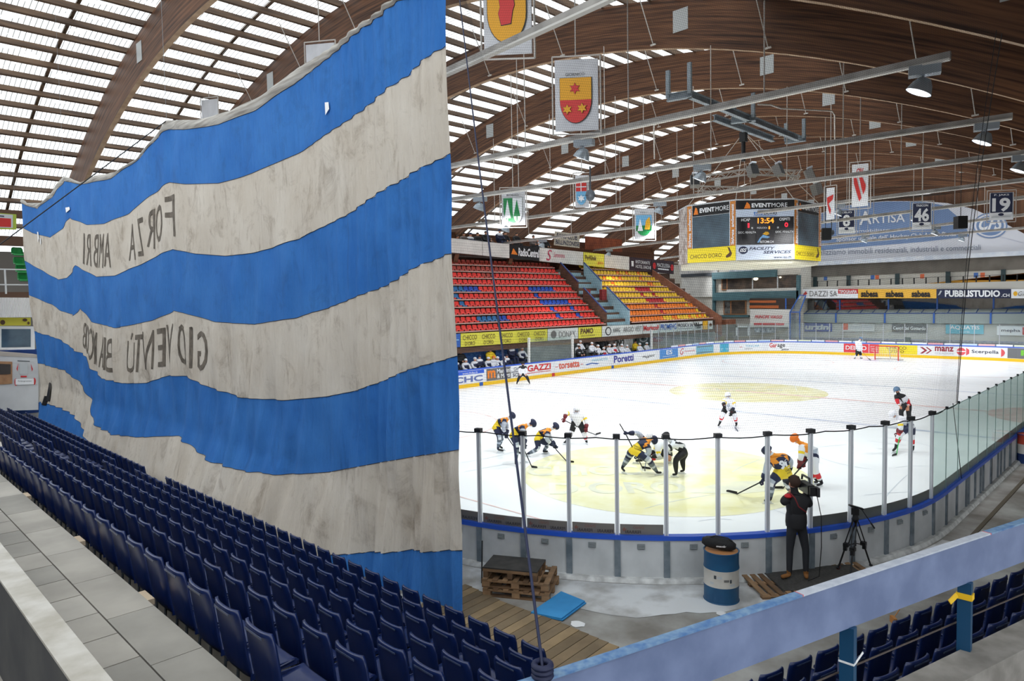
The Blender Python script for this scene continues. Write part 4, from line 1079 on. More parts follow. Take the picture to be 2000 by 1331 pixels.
# team bench backs
def wallsign(y,l,r,t_l,t_r,b_l,b_r,mm_,items,label,name='wall_panel',cat='panel',grp=None):
    return sign(name,[at(l,b_l,y=y),at(r,b_r,y=y),at(r,t_r,y=y),at(l,t_l,y=y)],mm_,items,label,cat,.02,grp,off=.02)
wallsign(17.1,886,952,683,681,718,712,mat('jersey_blue',(36,92,176),.7,rgb2=(110,160,220),scale=26,lo=.5,hi=.62),[],'blue patterned panel behind the left team bench, left of the doorway')
wallsign(17.1,968,1012,679,676,708,703,mat('jersey_blue',(0,0,0)),[],'blue patterned panel behind the left team bench, right of the doorway')
wallsign(17.1,952,968,678,677,712,708,BLACK,[],'dark doorway behind the left team bench')
wallsign(17.0,900,1000,672,664,679,672,mat('awning_green',(70,160,110),.6),[],'green awning strip hanging over the left team bench')
wallsign(17.0,1132,1236,664,656,692,680,WHITE,[('T','HC AMBRI PIOTTINO',.02,.25,.82,.78,BLACK,{'b':.04,'sh':.2})],'white banner with bold black club lettering behind the right team bench')
wallsign(17.0,1243,1270,654,652,678,674,mat('panel_dark_green',(70,86,86),.6),[('E',.5,.6,.3,.28,LGREY),('E',.5,.6,.2,.18,mat('panel_dark_green',(0,0,0)))],'dark panel with pale round emblem beside the white club banner')
wallsign(17.0,1277,1295,657,656,668,667,mat('panel_maroon',(112,36,50),.6),[('T','LEBO',.1,.3,.9,.7,WHITE,{})],'small maroon panel with white lettering behind the glass')

# ---------------- gallery above the red seats ----------------
GY=21.5
gt=lambda x: 465+(x-877)*.105
gb=lambda x: 493+(x-877)*.098
def gal(l,r,mm_,items,label,s0=0,s1=0):
    c=[at(l,gb(l),y=GY),at(r,gb(r),y=GY),at(r,gt(r)+s1,y=GY),at(l,gt(l)+s0,y=GY)]
    return sign('gallery_banner',c,mm_,items,label,'banner',.04,'adverts along the gallery parapet',off=.03)
GW=mat('gallery_white',(206,204,198),.6,rgb2=(222,220,214),scale=1.5)
gal(860,942,GW,[('T','Bar',.05,.3,.2,.6,MGREY,{})],'plain white panel at left end of the gallery parapet')
gal(943,995,GW,[],'plain white panel left of the RadioCentral sign')
gal(996,1053,BLACK,[('P',[(.03,.3),(.1,.75),(.2,.45),(.25,.3)],ORG),('T','RadioCentral',.27,.22,.98,.82,WHITE,{'b':.03})],'black gallery sign reading RadioCentral')
gal(1054,1139,GW,[('T','S',.14,.1,.26,.9,mat('script_red',(190,60,90),.6),{'sh':.3}),('T','Sementina',.3,.4,.55,.75,mat('script_red',(0,0,0)),{'sh':.3})],'white gallery panel with red script lettering')
gal(1140,1180,YB,[('T','PerKlinik',.06,.45,.6,.8,BRN,{'b':.02}),('T','gotto',.66,.15,.95,.4,RED,{})],'yellow panel on the gallery parapet')
gal(1181,1229,GW,[],'plain white panel between the yellow and the dark gallery signs')
gal(1230,1272,mat('sign_maroon',(52,34,44),.5),[('R',.06,.3,.16,.7,WHITE),('T','RISTORANTE',.25,.55,.92,.8,WHITE,{}),('T','HOTEL UNIONE',.25,.2,.97,.45,WHITE,{})],'dark maroon gallery sign reading RISTORANTE HOTEL UNIONE')
gal(1273,1316,mat('sign_maroon',(0,0,0)),[('E',.1,.5,.07,.25,RED),('E',.9,.5,.07,.25,RED),('T','MACELLERIA',.22,.45,.8,.75,WHITE,{}),('R',.25,.25,.75,.35,WHITE)],'dark maroon gallery sign with two red discs')
# timber back wall of the gallery and beams
m=MB(); m.bx(14,24.6,8.4,58,24.8,11.4); o=m.build('wall_left_gallery',mat('gallery_brown',(84,52,34),.8,rgb2=(118,76,48),scale=1,stretch=(.2,1,6))); struct(o)
m=MB(); m.bx(14,21.55,9.35,58,24.6,9.5); o=m.build('floor',TIERB); struct(o); o['label']='gallery floor above the red seats'
# slanted struts under the gallery
k=0
for px,pt,pb,dx in ((893,497,513,-8),(1000,500,520,-10),(1100,505,527,-12),(1163,515,535,-10),(1243,520,540,-8)):
    a=at(px,pt,y=21.7); b=at(px+dx,pb,y=22.6); m=MB(); m.beam(a+Vector((0,0,.3)),b-Vector((0,0,.4)),.35,.35); o=m.build('gallery_strut',mat('strut_brown',(112,72,46),.7)); tag(o,'brown slanted timber strut under the gallery, %s from the left'%ordn(k),'strut','struts under the gallery'); k+=1
# fans club banner
sign('club_banner',[at(1082,479,y=21.3),at(1132,485,y=21.3),at(1132,458,y=21.3),at(1084,452,y=21.3)],mat('cloth_beige',(178,172,156),.8),[('T','FANS CLUB',.08,.55,.9,.9,NAVY,{'b':.01}),('T','BELLINZONESE',.05,.1,.98,.42,NAVY,{'b':.01})],'pale cloth banner reading FANS CLUB BELLINZONESE above the gallery parapet','banner')
# rust panel at right of the gallery
sign('timber_wall_panel',[at(1143,487,y=23),at(1215,493,y=23),at(1215,468,y=23),at(1143,462,y=23)],mat('rust_panel',(122,56,28),.7,rgb2=(148,76,40),scale=1.5),[],'rust red timber panel behind the right part of the gallery','panel')

# ---------------- background at far left ----------------
def L(y,l,r,tl,tr,bl,br): return [at(l,bl,y=y),at(r,br,y=y),at(r,tr,y=y),at(l,tl,y=y)]
YK=21.0
kio=thing('kiosk',at(30,800,y=YK),'white kiosk box with wooden hatch at far left behind the blue seats','kiosk')
c=L(YK,-60,75,690,697,805,801); F=quadmap(*c); slab(F,1.5).build('kiosk_body',mat('kiosk_white',(190,192,194),.5,rgb2=(204,206,208),scale=1),kio)
c2=L(YK-.02,-60,78,683,694,693,699); slab(quadmap(*c2),1.7).build('kiosk_roof',mat('kiosk_roof',(176,168,160),.6),kio)
c3=L(YK-.04,-5,24,706,707,752,750); sl=slab(quadmap(*c3),.04).build('hatch',mat('hatch_wood',(150,110,78),.6,rgb2=(176,134,98),scale=3),kio,'wooden hatch frame')
slab(quadmap(*L(YK-.07,-5,21,711,712,732,731)),.02).build('hatch_glass',mat('hatch_dark',(66,62,60),.2),sl)
F=quadmap(*c); 
decals(kio,quadmap(*L(YK-.01,30,70,700,702,752,751)),[('R',.1,.89,.7,.92,DKGREY),('R',.2,.40,.6,.84,LGREY),('P',[(.05,.6),(.14,.82),(.1,.5)],RED),('P',[(.75,.82),(.85,.6),(.8,.5)],RED),('R',.25,.28,.55,.34,RED),('E',.02,.1,.07,.14,RED),('E',.92,.12,.07,.14,RED),('R',.0,.0,.9,.22,WHITE),('T','Parkingmeister',.12,.1,.8,.16,BLACK,{})],.01)
sign('door_panel',L(YK+.2,68,84,701,702,787,786),mat('door_cream',(188,184,176),.6),[],'narrow cream panel between the kiosk and the striped cloth','panel')
bw=thing('booth',at(20,680,y=22),'white framed booth with a window and yellow advert above the kiosk','booth')
slab(quadmap(*L(22,-60,68,637,638,684,683)),.3).build('window_frame',WHITE,bw)
slab(quadmap(*L(21.97,3,60,643,643,679,678)),.02).build('window_pane',mat('booth_glass',(46,62,78),.15,rgb2=(70,92,108),scale=1.2),bw)
a_=slab(quadmap(*L(21.95,-60,60,620,621,637,636)),.1).build('advert_board',YB,bw,'yellow advert board'); decals(bw,quadmap(*L(21.94,-60,60,620,621,637,636)),[('E',.53,.4,.04,.3,BRN),('E',.9,.7,.04,.2,BRN),('E',.96,.3,.02,.2,BRN)],.02)
AWN=MB(); c=L(21.5,-60,62,581,582,621,620)
F=quadmap(*c)
for k in range(48):
    a=k/48; b=(k+.5)/48; d_=(k+1)/48
    AWN.quad(F(a,0,.3),F(b,0,.27),F(b,1,-.03),F(a,1,0)); AWN.quad(F(b,0,.27),F(d_,0,.3),F(d_,1,0),F(b,1,-.03))
AWN.build('awning',mat('awning_white',(208,206,204),.5),bw,'white ribbed awning')
m=MB(); m.bx(-6,23.0,0,2.5,23.4,3.6,0); o=m.build('wall_left_blue',mat('wall_blue_paint',(26,68,140),.6)); struct(o)
m=MB(); m.bx(-8,22.9,5.9,4,23.2,6.5); o=m.build('trim_2',mat('beam_brown',(92,66,50),.7)); struct(o)
m=MB(); 
for z in (6.85,7.6): m.beam(Vector((-6,22.5,z)),Vector((3,22.5,z)),.06,.06)
p=at(10,540,y=22.5)
for x in (p.x,p.x-1.5,p.x+1.4): m.beam(Vector((x,22.5,6.4)),Vector((x,22.5,7.62)),.07,.07)
o=m.build('guard_rail',mat('rail_light',(196,198,198),.5)); tag(o,'pale metal guard rail on the balcony at far left','railing')
for k,(px,py) in enumerate(((35,486),(39,505),(43,520),(47,536))):
    p=at(px,py+12,y=25+.0*k); o=bpy.data.objects.new('plastic_seat',BUC['yellow'].copy()); o.data.materials[0]=mat('bucket_green',(20,130,60),.4); COL.objects.link(o); o.location=p; o.scale=(1.25,1.25,1.25)
    tag(o,'green plastic seat at far left beside the cloth, %s from the top'%ordn(k),'seat','green seats at far left')
sign('advert_board',L(23.5,-40,32,413,419,447,449),mat('advert_lime',(160,180,60),.6),[('R',.0,.1,.9,.95,LGREY),('R',.05,.15,.85,.7,mat('advert_red',(186,40,34),.6)),('R',.3,.78,.66,.85,NAVY)],'red panel in pale and lime frame under the roof at far left','sign')
m=MB(); m.bx(-9,24.9,8.95,4,25.2,9.45); m.bx(-9,24.9,10.4,4,25.2,10.8); o=m.build('trim_3',mat('beam_brown',(0,0,0))); struct(o)
# ---------------- far end ----------------
def XQ(X,l,r,tl,tr,bl,br): return [at(l,bl,x=X),at(r,br,x=X),at(r,tr,x=X),at(l,tl,x=X)]
def xs(name,X,l,r,tl,tr,bl,br,mm_,items,label,cat,thick=.05,grp=None,off=.03): return sign(name,XQ(X,l,r,tl,tr,bl,br),mm_,items,label,cat,thick,grp,off=off)
FW=mat('far_wall',(176,174,166),.8,rgb2=(192,190,184),scale=.6)
# lower concrete wall behind the glass
m=MB(); a=at(1566,636,x=63.2); m.bx(63.2,-28,0,63.5,a.y,3.15); o=m.build('wall_far_lower',FW); struct(o)
xs('wall_advert',63.1,1567,1625,631,632,648,648,mat('urzian_blue',(44,66,150),.5),[('T','urzin',.1,.2,.9,.85,LGREY,{'b':.05,'sh':.1}),('R',.93,.1,.95,.9,LGREY)],'blue advert with pale italic lettering on the far lower wall','advert',grp='adverts on the far lower wall')
xs('wall_advert',63.1,1647,1708,631,632,648,648,mat('off_white',(206,206,202),.6),[('R',.0,.2,.16,.95,mat('mark_orange',(216,96,60),.6)),('T','Immobiliare',.25,.4,.95,.8,LGREY,{})],'off-white advert with small orange square on the far lower wall','advert',grp='adverts on the far lower wall')
xs('wall_advert',63.1,1742,1811,633,634,649,650,mat('dark_advert',(70,70,72),.6),[('T','Centri del Gottardo',.04,.3,.96,.7,WHITE,{'b':.02})],'dark grey advert reading Centri del Gottardo on the far lower wall','advert',grp='adverts on the far lower wall')
xs('wall_advert',63.1,1847,1921,634,635,652,653,mat('aquatis_blue',(86,182,204),.6),[('T','AQUATIS',.12,.42,.9,.9,WHITE,{'b':.02}),('T','HOTEL',.38,.12,.66,.28,WHITE,{})],'turquoise advert reading AQUATIS on the far lower wall','advert',grp='adverts on the far lower wall')
xs('wall_advert',63.1,1947,2040,637,638,655,657,WHITE,[('T','mepha',.1,.3,.5,.7,NAVY,{'b':.01}),('R',.55,.1,1,.9,RED)],'white advert reading mepha on the far lower wall','advert',grp='adverts on the far lower wall')
# bench in front of the wall
m=MB(); a=at(1570,660,x=62.4); b=at(2010,668,x=62.4); m.beam(a,Vector((62.4,-25,a.z)),.35,.12); m.beam(a-Vector((0,0,.35)),Vector((62.4,-25,a.z-.35)),.12,.5); o=m.build('spectator_bench',mat('bench_blue',(110,116,150),.6,rgb2=(160,162,172),scale=6)); tag(o,'long blue-grey bench along the far lower wall behind the glass','bench')
xs('bin_box',62.0,1766,1777,659,660,669,669,mat('dark_green',(60,76,72),.7),[],'small dark box standing at the far boards right of the goal','box',.4)
# glazed gallery: awning, panes, posts
GLG=glassy('gallery_glass',(.70,.78,.76),.04,milk=.30)
DW=mat('dark_interior',(54,54,60),.5,rgb2=(84,80,82),scale=.9); 
ygl=at(1562,600,x=63.4).y
m=MB(); m.bx(65.2,-28,3.0,65.4,ygl,5.3); o=m.build('wall_far_gallery',mat('gallery_back',(96,98,96),.7,rgb2=(122,122,118),scale=.8)); struct(o)
gal_=thing('glazed_gallery',Vector((63.4,0,3.1)),'long glazed spectator gallery with blue posts at the far end of the rink','gallery')
gb_=[(1562,1640),(1640,1735),(1735,1830),(1830,1940),(1940,2060)]
zt=at(1830,583,x=63.4).z; zm=at(1830,604,x=63.9).z; zm2=at(1830,612,x=62.9).z; zb2=at(1830,632,x=62.9).z
for l,r in gb_:
    yl,yr=at(l,600,x=63.9).y,at(r,600,x=63.9).y
    m=MB(); m.bx(63.88,yr+.04,zm,63.92,yl-.04,zt); m.build('dark_pane',glassy('tinted_pane',(.30,.33,.38),.22,.02),gal_,'dark tinted pane')
    m=MB(); m.bx(63.8,yl-.09,zm,64.0,yl+.03,zt); m.build('gallery_post',BLUEP,gal_,'blue post')
    m=MB(); m.add([Vector((62.9,yl,zm2)),Vector((62.9,yr,zm2)),Vector((63.9,yr,zm)),Vector((63.9,yl,zm)),Vector((62.9,yl,zm2-.03)),Vector((62.9,yr,zm2-.03)),Vector((63.9,yr,zm-.03)),Vector((63.9,yl,zm-.03))],[(0,1,2,3),(7,6,5,4),(0,4,5,1)]); m.build('awning_pane',GLG,gal_)
    m=MB(); m.bx(62.88,yr+.03,zb2,62.92,yl-.03,zm2); m.build('lower_pane',GLG,gal_)
    for j in range(4):
        y=yl+(yr-yl)*j/4; m=MB(); m.beam(Vector((62.88,y,zm2+.02)),Vector((63.92,y,zm+.02)),.05,.05); m.build('awning_rib',STE,gal_)
    m=MB(); m.bx(62.8,yl-.08,zb2,62.95,yl+.05,zm2); m.build('gallery_post',BLUEP,gal_,'blue post')
m=MB(); m.bx(62.85,-28,zm2-.04,62.93,ygl,zm2+.03); m.build('awning_rail',STE,gal_)
# row of dark seat tops seen through the lower glass
L0=at(1600,629,x=63.2)
k=0
y=L0.y
while y>-14:
    m=MB(); m.box((63.1,y,zb2+.08),(.3,.62,.16)); m.build('seat_back',mat('seat_dark',(34,40,54),.5),gal_); y-=1.03; k+=1
# banner fascia
fas=lambda l,r,mm_,it,lab: xs('fascia_sign',62.6,l,r,565+ (0),565,583,583,mm_,it,lab,'sign',.12,'signs along the far gallery fascia')
fas(1561,1637,WHITE,[('P',[(.08,.3),(.18,.8),(.22,.5),(.12,.2)],mat('pazzi_red',(190,70,60),.6)),('T','DAZZI SA',.28,.2,.98,.8,MGREY,{})],'white fascia sign reading DAZZI SA')
fas(1637,1676,RED,[('R',0,.0,1,.5,WHITE),('T','TIPOGRAFIA',.05,.55,.95,.9,WHITE,{'b':.02})],'red and white fascia sign reading TIPOGRAFIA')
fas(1676,1829,mat('sabesa_yellow',(228,176,60),.6),[('T','sabesa',.04,.12,.27,.85,BLACK,{'b':.04}),('T','sabesa',.37,.12,.6,.85,BLACK,{'b':.04}),('T','sabesa',.7,.12,.93,.85,BLACK,{'b':.04})],'yellow fascia sign repeating sabesa')
fas(1829,1975,NAVY,[('P',[(.02,.3),(.06,.85),(.08,.8),(.05,.4)],LGREY),('T','PUBBLISTUDIO',.12,.15,.86,.88,WHITE,{'b':.04}),('T','.CH',.88,.15,.98,.5,WHITE,{'b':.02})],'navy fascia sign reading PUBBLISTUDIO.CH')
fas(1975,2120,WHITE,[('E',.06,.5,.03,.25,GOLD),('T','Giovanni',.1,.25,.4,.75,MGREY,{'sh':.3})],'white fascia sign at the right edge')
p0=at(1560,565,x=62.6); m=MB(); m.bx(62.75,-28,p0.z-.9,66.6,p0.y,p0.z+.18); o=m.build('floor',mat('far_gallery_front',(182,180,172),.7)); struct(o); o['label']='pale front of the upper far gallery'
# upper gallery wall, columns, beam
zA=at(1850,531,x=66.8).z
m=MB(); m.bx(66.85,-28,p0.z,67.2,p0.y+.5,zA+.2); o=m.build('wall_far_upper',mat('upper_wall',(196,192,182),.7,rgb2=(208,204,196),scale=.7)); struct(o)
xs('painted_band',66.82,1700,2060,566,527,566,566,mat('band_ochre',(206,150,50),.7),[],'ochre painted wedge rising to the right on the upper far wall','painted band',.02)
k=0
for px in (1561,1592,1657,1752,1851,1959):
    a=at(px,566,x=66.6); m=MB(); m.bx(66.5,a.y-.17,a.z,66.75,a.y+.17,zA); o=m.build('gallery_column',mat('column_teal',(46,66,70),.5)); tag(o,'dark teal column of the upper far gallery, %s from the left'%ordn(k),'column','teal columns of the far gallery'); k+=1
k=0
for px,c in ((1612,'b'),(1704,'b'),(1713,'o'),(1801,'o'),(1906,'b'),(1919,'o')):
    a=at(px,544-(px-1612)*.022,x=66.8); m=MB(); m.box((66.84,a.y,a.z),(.03,.34,.42)); o=m.build('wall_plate',mat('plate_b',(70,110,180),.6) if c=='b' else mat('plate_o',(222,110,70),.6)); tag(o,'small %s square plate on the upper far wall, %s from the left'%('blue' if c=='b' else 'orange',ordn(k)),'plate'); k+=1
# little railing bars
m=MB(); y=p0.y-1
while y>-26: m.bx(65.0,y,p0.z+.18,65.06,y+.1,p0.z+.8); y-=1.0
m.bx(64.98,-28,p0.z+.78,65.04,p0.y,p0.z+.81)
o=m.build('gallery_railing',BLACK); tag(o,'dark railing with short bars along the upper far gallery','railing')
# big grey beam
zt_=at(1850,506,x=66).z; zb_=at(1850,531,x=66).z; yl=at(1505,530,x=66).y; 
m=MB(); m.bx(66.8,-28,zb_,68,yl,zt_); o=m.build('wall_far_beam',mat('beam_grey',(104,98,90),.8,rgb2=(122,116,108),scale=.8)); struct(o)
m=MB(); m.bx(66.7,yl,zb_,68,yl+3.4,zt_+.3); o=m.build('wall_far_beam_end',mat('beam_pink',(176,140,118),.8,rgb2=(196,164,146),scale=1)); struct(o)
# strip of frosted glass below the big sign
m=MB(); m.bx(66.5,-28,zt_,66.6,yl+3,zt_+.42); o=m.build('window_1',mat('frosted_strip',(206,214,228),.4,rgb2=(232,236,242),scale=1.5)); struct(o)
# the huge arched sign
XA=67.5
SB=mat('artisa_blue',(112,138,180),.6,rgb2=(124,149,188),scale=.3); SW=mat('artisa_white',(222,224,232),.6)
big=thing('arched_sign',Vector((XA,0,9.3)),'huge arched blue and white sponsor sign filling the gable at the far end','sign')
top=[(1560,455),(1600,418),(1640,403),(1690,396),(1730,393),(1800,393),(1850,397),(1900,408),(1950,430),(2010,462),(2080,500)]
bot=[(2080,491),(1850,497.5),(1700,509),(1600,516),(1540,521)]
P=[at(*q,x=XA) for q in top]+[at(*q,x=XA) for q in bot]
n=len(P); m=MB(); m.add(P+[p+Vector((.12,0,0)) for p in P],[tuple(range(n)),tuple(range(n,2*n))[::-1]]+[(i,(i+1)%n,(i+1)%n+n,i+n) for i in range(n)]); body=m.build('sign_board',SW,big)
def xf(X):
    def F(px,py,o=0): return at(px,py,x=X)-Vector((o,0,0))
    return F
FF=xf(XA-.0)
def bigp(pts,mt,nm='emblem',d=.02,lab=None):
    m=MB(); m.add([FF(a,b,d) for a,b in pts],[tuple(range(len(pts)))]); return m.build(nm,mt,big,lab)
bigp([(1560,456),(1600,419),(1640,404),(1690,397),(1730,394),(1800,394),(1815,396),(1845,402),(1872,425),(1888,447),(1893,462),(1800,473),(1700,481),(1605,489),(1555,494)],SB,'blue_field',.02,'slate blue field')
bigp([(1888,405),(1920,418),(1950,431),(1985,450),(1940,447),(1905,440),(1880,420)],SW,'emblem',.03)
def ell(cx,cy,rx,ry,mt,d): bigp([(cx+rx*math.cos(2*PI*k/30),cy+ry*math.sin(2*PI*k/30)) for k in range(30)],mt,'emblem',d)
ell(1934,441,34,25,SB,.04); ell(1934,441,31,22.5,SW,.05); ell(1934,441,27,19.5,SB,.06)
def bigt(txt,l,r,t_l,t_r,b_l,b_r,mt,ex={},d=.09):
    vs,fs=glyphs(txt,ex.get('b',0),ex.get('sh',0)); m=MB()
    P=[]
    for x,y in vs:
        px=l+(r-l)*x; pt=t_l+(t_r-t_l)*x; pb=b_l+(b_r-b_l)*x; P.append(FF(px,pb+(pt-pb)*y,d))
    m.add(P,fs); m.build('lettering',mt,big)
bigt('A',1679,1703,413,412,440,438,WHITE,{'b':.01}); bigt('RTISA',1705,1768,418,417,437,434,WHITE,{'b':.01}); bigt('immobiliare',1662,1738,449,446,455,451,WHITE,{})
bigt('Sponsor ufficiale dell’ Hockey Club Ambrì-Piotta',1634,1868,464,452,474,464,WHITE,{'b':.01})
bigt('realizziamo immobili residenziali, industriali e commerciali',1590,1916,488,478,501,490,mat('sign_grey_text',(120,128,144),.6),{})
bigt('CFS',1912,1962,424,424,450,450,WHITE,{'b':.03,'sh':.5})
# gable wall behind
m=MB(); m.bx(68.5,-28,zt_,68.8,16,15.2); o=m.build('wall_far_gable',mat('gable_brown',(92,60,40),.8,rgb2=(120,84,58),scale=1,stretch=(1,6,.3))); struct(o)

# ---------------- press and restaurant building in the far left corner ----------------
XC=61.8
TEAL=mat('beam_teal',(58,90,98),.5,rgb2=(70,104,110),scale=1); CRM=mat('wall_cream',(186,180,168),.8,rgb2=(200,196,186),scale=.8); WDF=mat('frame_wood',(150,104,68),.6); INT=mat('interior_dark',(44,38,34),.4,rgb2=(88,74,62),scale=1.3,detail=9)
pb=thing('corner_building',Vector((XC,14,0)),'cream press building with teal beams and windows in the far left corner','building')
yL=at(1330,600,x=XC).y; yR_=at(1561,600,x=XC).y
m=MB(); m.bx(XC+.3,yR_,0,XC+3,yL+3,at(1450,505,x=XC).z); m.build('wall',CRM,pb)
def pbx(name,l,r,t,b,mt,d=.05,lab=None,par=None,tr=0,br=0):
    a=at(l,t,x=XC); c=at(r,b,x=XC); m=MB(); m.bx(XC+.3-d,c.y,c.z,XC+.3,a.y,a.z); return m.build(name,mt,par or pb,lab)
pbx('beam',1392,1516,533,541,TEAL,.5); pbx('beam',1392,1560,572,585,TEAL,.4); pbx('column',1556,1562,538,585,TEAL,.4); pbx('column',1391,1396,538,640,TEAL,.3)
pbx('wide_window',1419,1556,542,566,INT,.06,'long dark window with lamps inside')
for a in (1467,1516): pbx('mullion',a,a+2,540,566,LGREY,.1)
pbx('small_window',1407,1419,542,567,WDF,.08,'wood framed window'); pbx('small_pane',1409,1417,544,565,INT,.1)
f_=pbx('lower_window',1411,1456,587,615,WDF,.08,'wood framed window'); pbx('lower_pane',1413,1424,589,613,mat('pane_grey',(120,122,120),.2,rgb2=(60,56,54),scale=2),.1,None,f_); pbx('lower_pane',1427,1453,589,613,INT,.1,None,f_)
pbx('sill_beam',1392,1462,616,620,TEAL,.3)
pbx('pale_ledge',1419,1558,566,571,WALLW,.3)
for px,r_ in ((1476,.28),(1524,.14),(1456,.12)):
    a=at(px,545 if r_>.2 else 542,x=XC+.1); m=MB(); m.ell(a,(.05,r_,r_*.6),8,6); m.build('lamp',emit('lamp_glow',(255,244,214),1.4),pb,'lit lamp seen in the window')
# upper terrace of the building
pbx('upper_glass',1325,1400,510,535,mat('upper_pale',(180,176,170),.5,rgb2=(220,218,214),scale=1.2),.1); 
for px in (1345,1372,1400,1425,1455): 
    a=at(px,512,x=XC+.2); b=at(px,533,x=XC+.2); m=MB(); m.beam(a,b,.08,.08); m.build('terrace_post',LGREY,pb)
pbx('terrace_furniture',1426,1470,519,534,mat('furn_white',(196,200,206),.5,rgb2=(150,156,164),scale=1.5),.3)
pbx('left_wall',1330,1391,540,580,mat('gallery_white',(0,0,0)),.15)
pbx('gutter',1330,1395,536,539,DKGREY,.3)
# lower hall openings between building and boards
lo_=thing('corner_entrance',Vector((62,12,0)),'white framed entrance hall below the travel advert in the far left corner','entrance')
m=MB(); a=at(1399,630,x=61.9); b=at(1562,630,x=61.9); m.bx(62.0,b.y,0,62.3,a.y,at(1450,622,x=61.9).z); m.build('back_wall',mat('entrance_back',(150,146,138),.7,rgb2=(176,172,164),scale=.6),lo_)
def lob(name,l,r,t,b,mt,d=.08,lab=None):
    a=at(l,t,x=61.9); c=at(r,b,x=61.9); m=MB(); m.bx(61.9-d,c.y,c.z,61.98,a.y,a.z); m.build(name,mt,lo_,lab)
lob('doorway',1441,1461,641,656,mat('door_dark',(120,116,110),.6),.06); lob('door_frame',1438,1463,637,640,WHITE,.12); lob('door_frame',1438,1441,637,656,WHITE,.12); lob('door_frame',1461,1464,637,656,WHITE,.12)
lob('bright_window',1474,1514,641,650,mat('entr_win',(214,222,232),.3,rgb2=(110,116,124),scale=4),.06); lob('counter',1440,1522,656,670,mat('counter_grey',(112,110,106),.7,rgb2=(140,136,130),scale=1),.9)
lob('dark_passage',1399,1436,628,665,mat('passage_dark',(84,82,76),.7,rgb2=(130,126,116),scale=.8),.05)
xs('roller_advert',61.2,1465,1545,604,605,639,639,mat('principe_white',(214,212,206),.5),[('T','PRINCIPE VIAGGI',.12,.48,.8,.66,mat('principe_red',(196,50,56),.5),{'b':.02,'sh':.3}),('R',.1,.1,.84,.22,mat('principe_red',(0,0,0)))],'white panel reading PRINCIPE VIAGGI beside the glazed gallery','advert',.3)
# dark window, reflection of the orange seats painted on as flat bars
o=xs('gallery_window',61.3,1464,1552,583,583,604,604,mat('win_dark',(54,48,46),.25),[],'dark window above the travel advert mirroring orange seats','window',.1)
decals(o,quadmap(*XQ(61.3,1464,1552,583,583,604,604)),[('R',.0,.58,.6,.8,mat('painted_refl_orange',(176,92,44),.4)),('R',.0,.08,.66,.34,mat('painted_refl_orange',(0,0,0))),('R',.8,.0,.83,1,BLUEP)],.02)
# glazed stair cabin with blue frame
cab=thing('glazed_cabin',at(1553,680,x=60.9),'small blue framed glazed cabin at the left end of the far gallery','cabin')
for pts in ([(1543,677),(1543,610),(1562,577),(1572,577)],[(1562,677),(1562,610),(1574,577)],[(1543,610),(1562,610)]):
    m=MB()
    P=[at(a,b,x=60.95) for a,b in pts]
    for p,q in zip(P,P[1:]): m.beam(p,q,.09,.09)
    m.build('frame',BLUEP,cab)
m=MB(); m.quad(at(1544,676,x=61),at(1561,676,x=61),at(1561,611,x=61),at(1544,611,x=61)); m.quad(at(1544,610,x=61),at(1561,610,x=61),at(1573,578,x=61.3),at(1562,578,x=61.3)); m.build('cabin_glass',glassy('cabin_glass',(.6,.66,.68),.2,milk=.15),cab)
m=MB(); a=at(1549,640,x=61.3); m.box(a,(.1,.5,3.0)); m.build('cabin_door',NAVY,cab)

# ---------------- far goal ----------------
goal=thing('ice_hockey_goal',Vector((56,0,0)),'red framed hockey goal at the far end in front of the yellow advert','goal')
REDM=mat('goal_red',(214,60,50),.4)
m=MB(); m.tube([(56,.915,0),(56,.915,1.18),(56,.86,1.22),(56,-.86,1.22),(56,-.915,1.18),(56,-.915,0)],.045,8); m.build('front_frame',REDM,goal)
m=MB(); m.tube([(56,.915,.04),(56.7,1.1,.04),(57.05,.6,.04),(57.1,0,.04),(57.05,-.6,.04),(56.7,-1.1,.04),(56,-.915,.04)],.05,6); m.tube([(56,-.9,1.2),(56.5,-.5,1.2),(56.55,0,1.2),(56.5,.5,1.2),(56,.9,1.2)],.03,6); m.tube([(56.55,0,1.2),(57.1,0,.04)],.03,6); m.build('base_frame',mat('goal_grey',(190,186,182),.5),goal)
m=MB()
top_=[Vector((56.0+.5*math.sin(PI*k/16),.9*math.cos(PI*k/16),1.2)) for k in range(17)]; bot_=[Vector((56.0+1.1*math.sin(PI*k/16)**.7,1.05*math.cos(PI*k/16),.05)) for k in range(17)]
for a,b in zip(top_,bot_): m.beam(a,b,.012,.012)
for j in range(1,10):
    for k in range(16): m.beam(top_[k].lerp(bot_[k],j/10),top_[k+1].lerp(bot_[k+1],j/10),.012,.012)
m.build('goal_net',mat('net_white',(226,226,220),.7),goal)
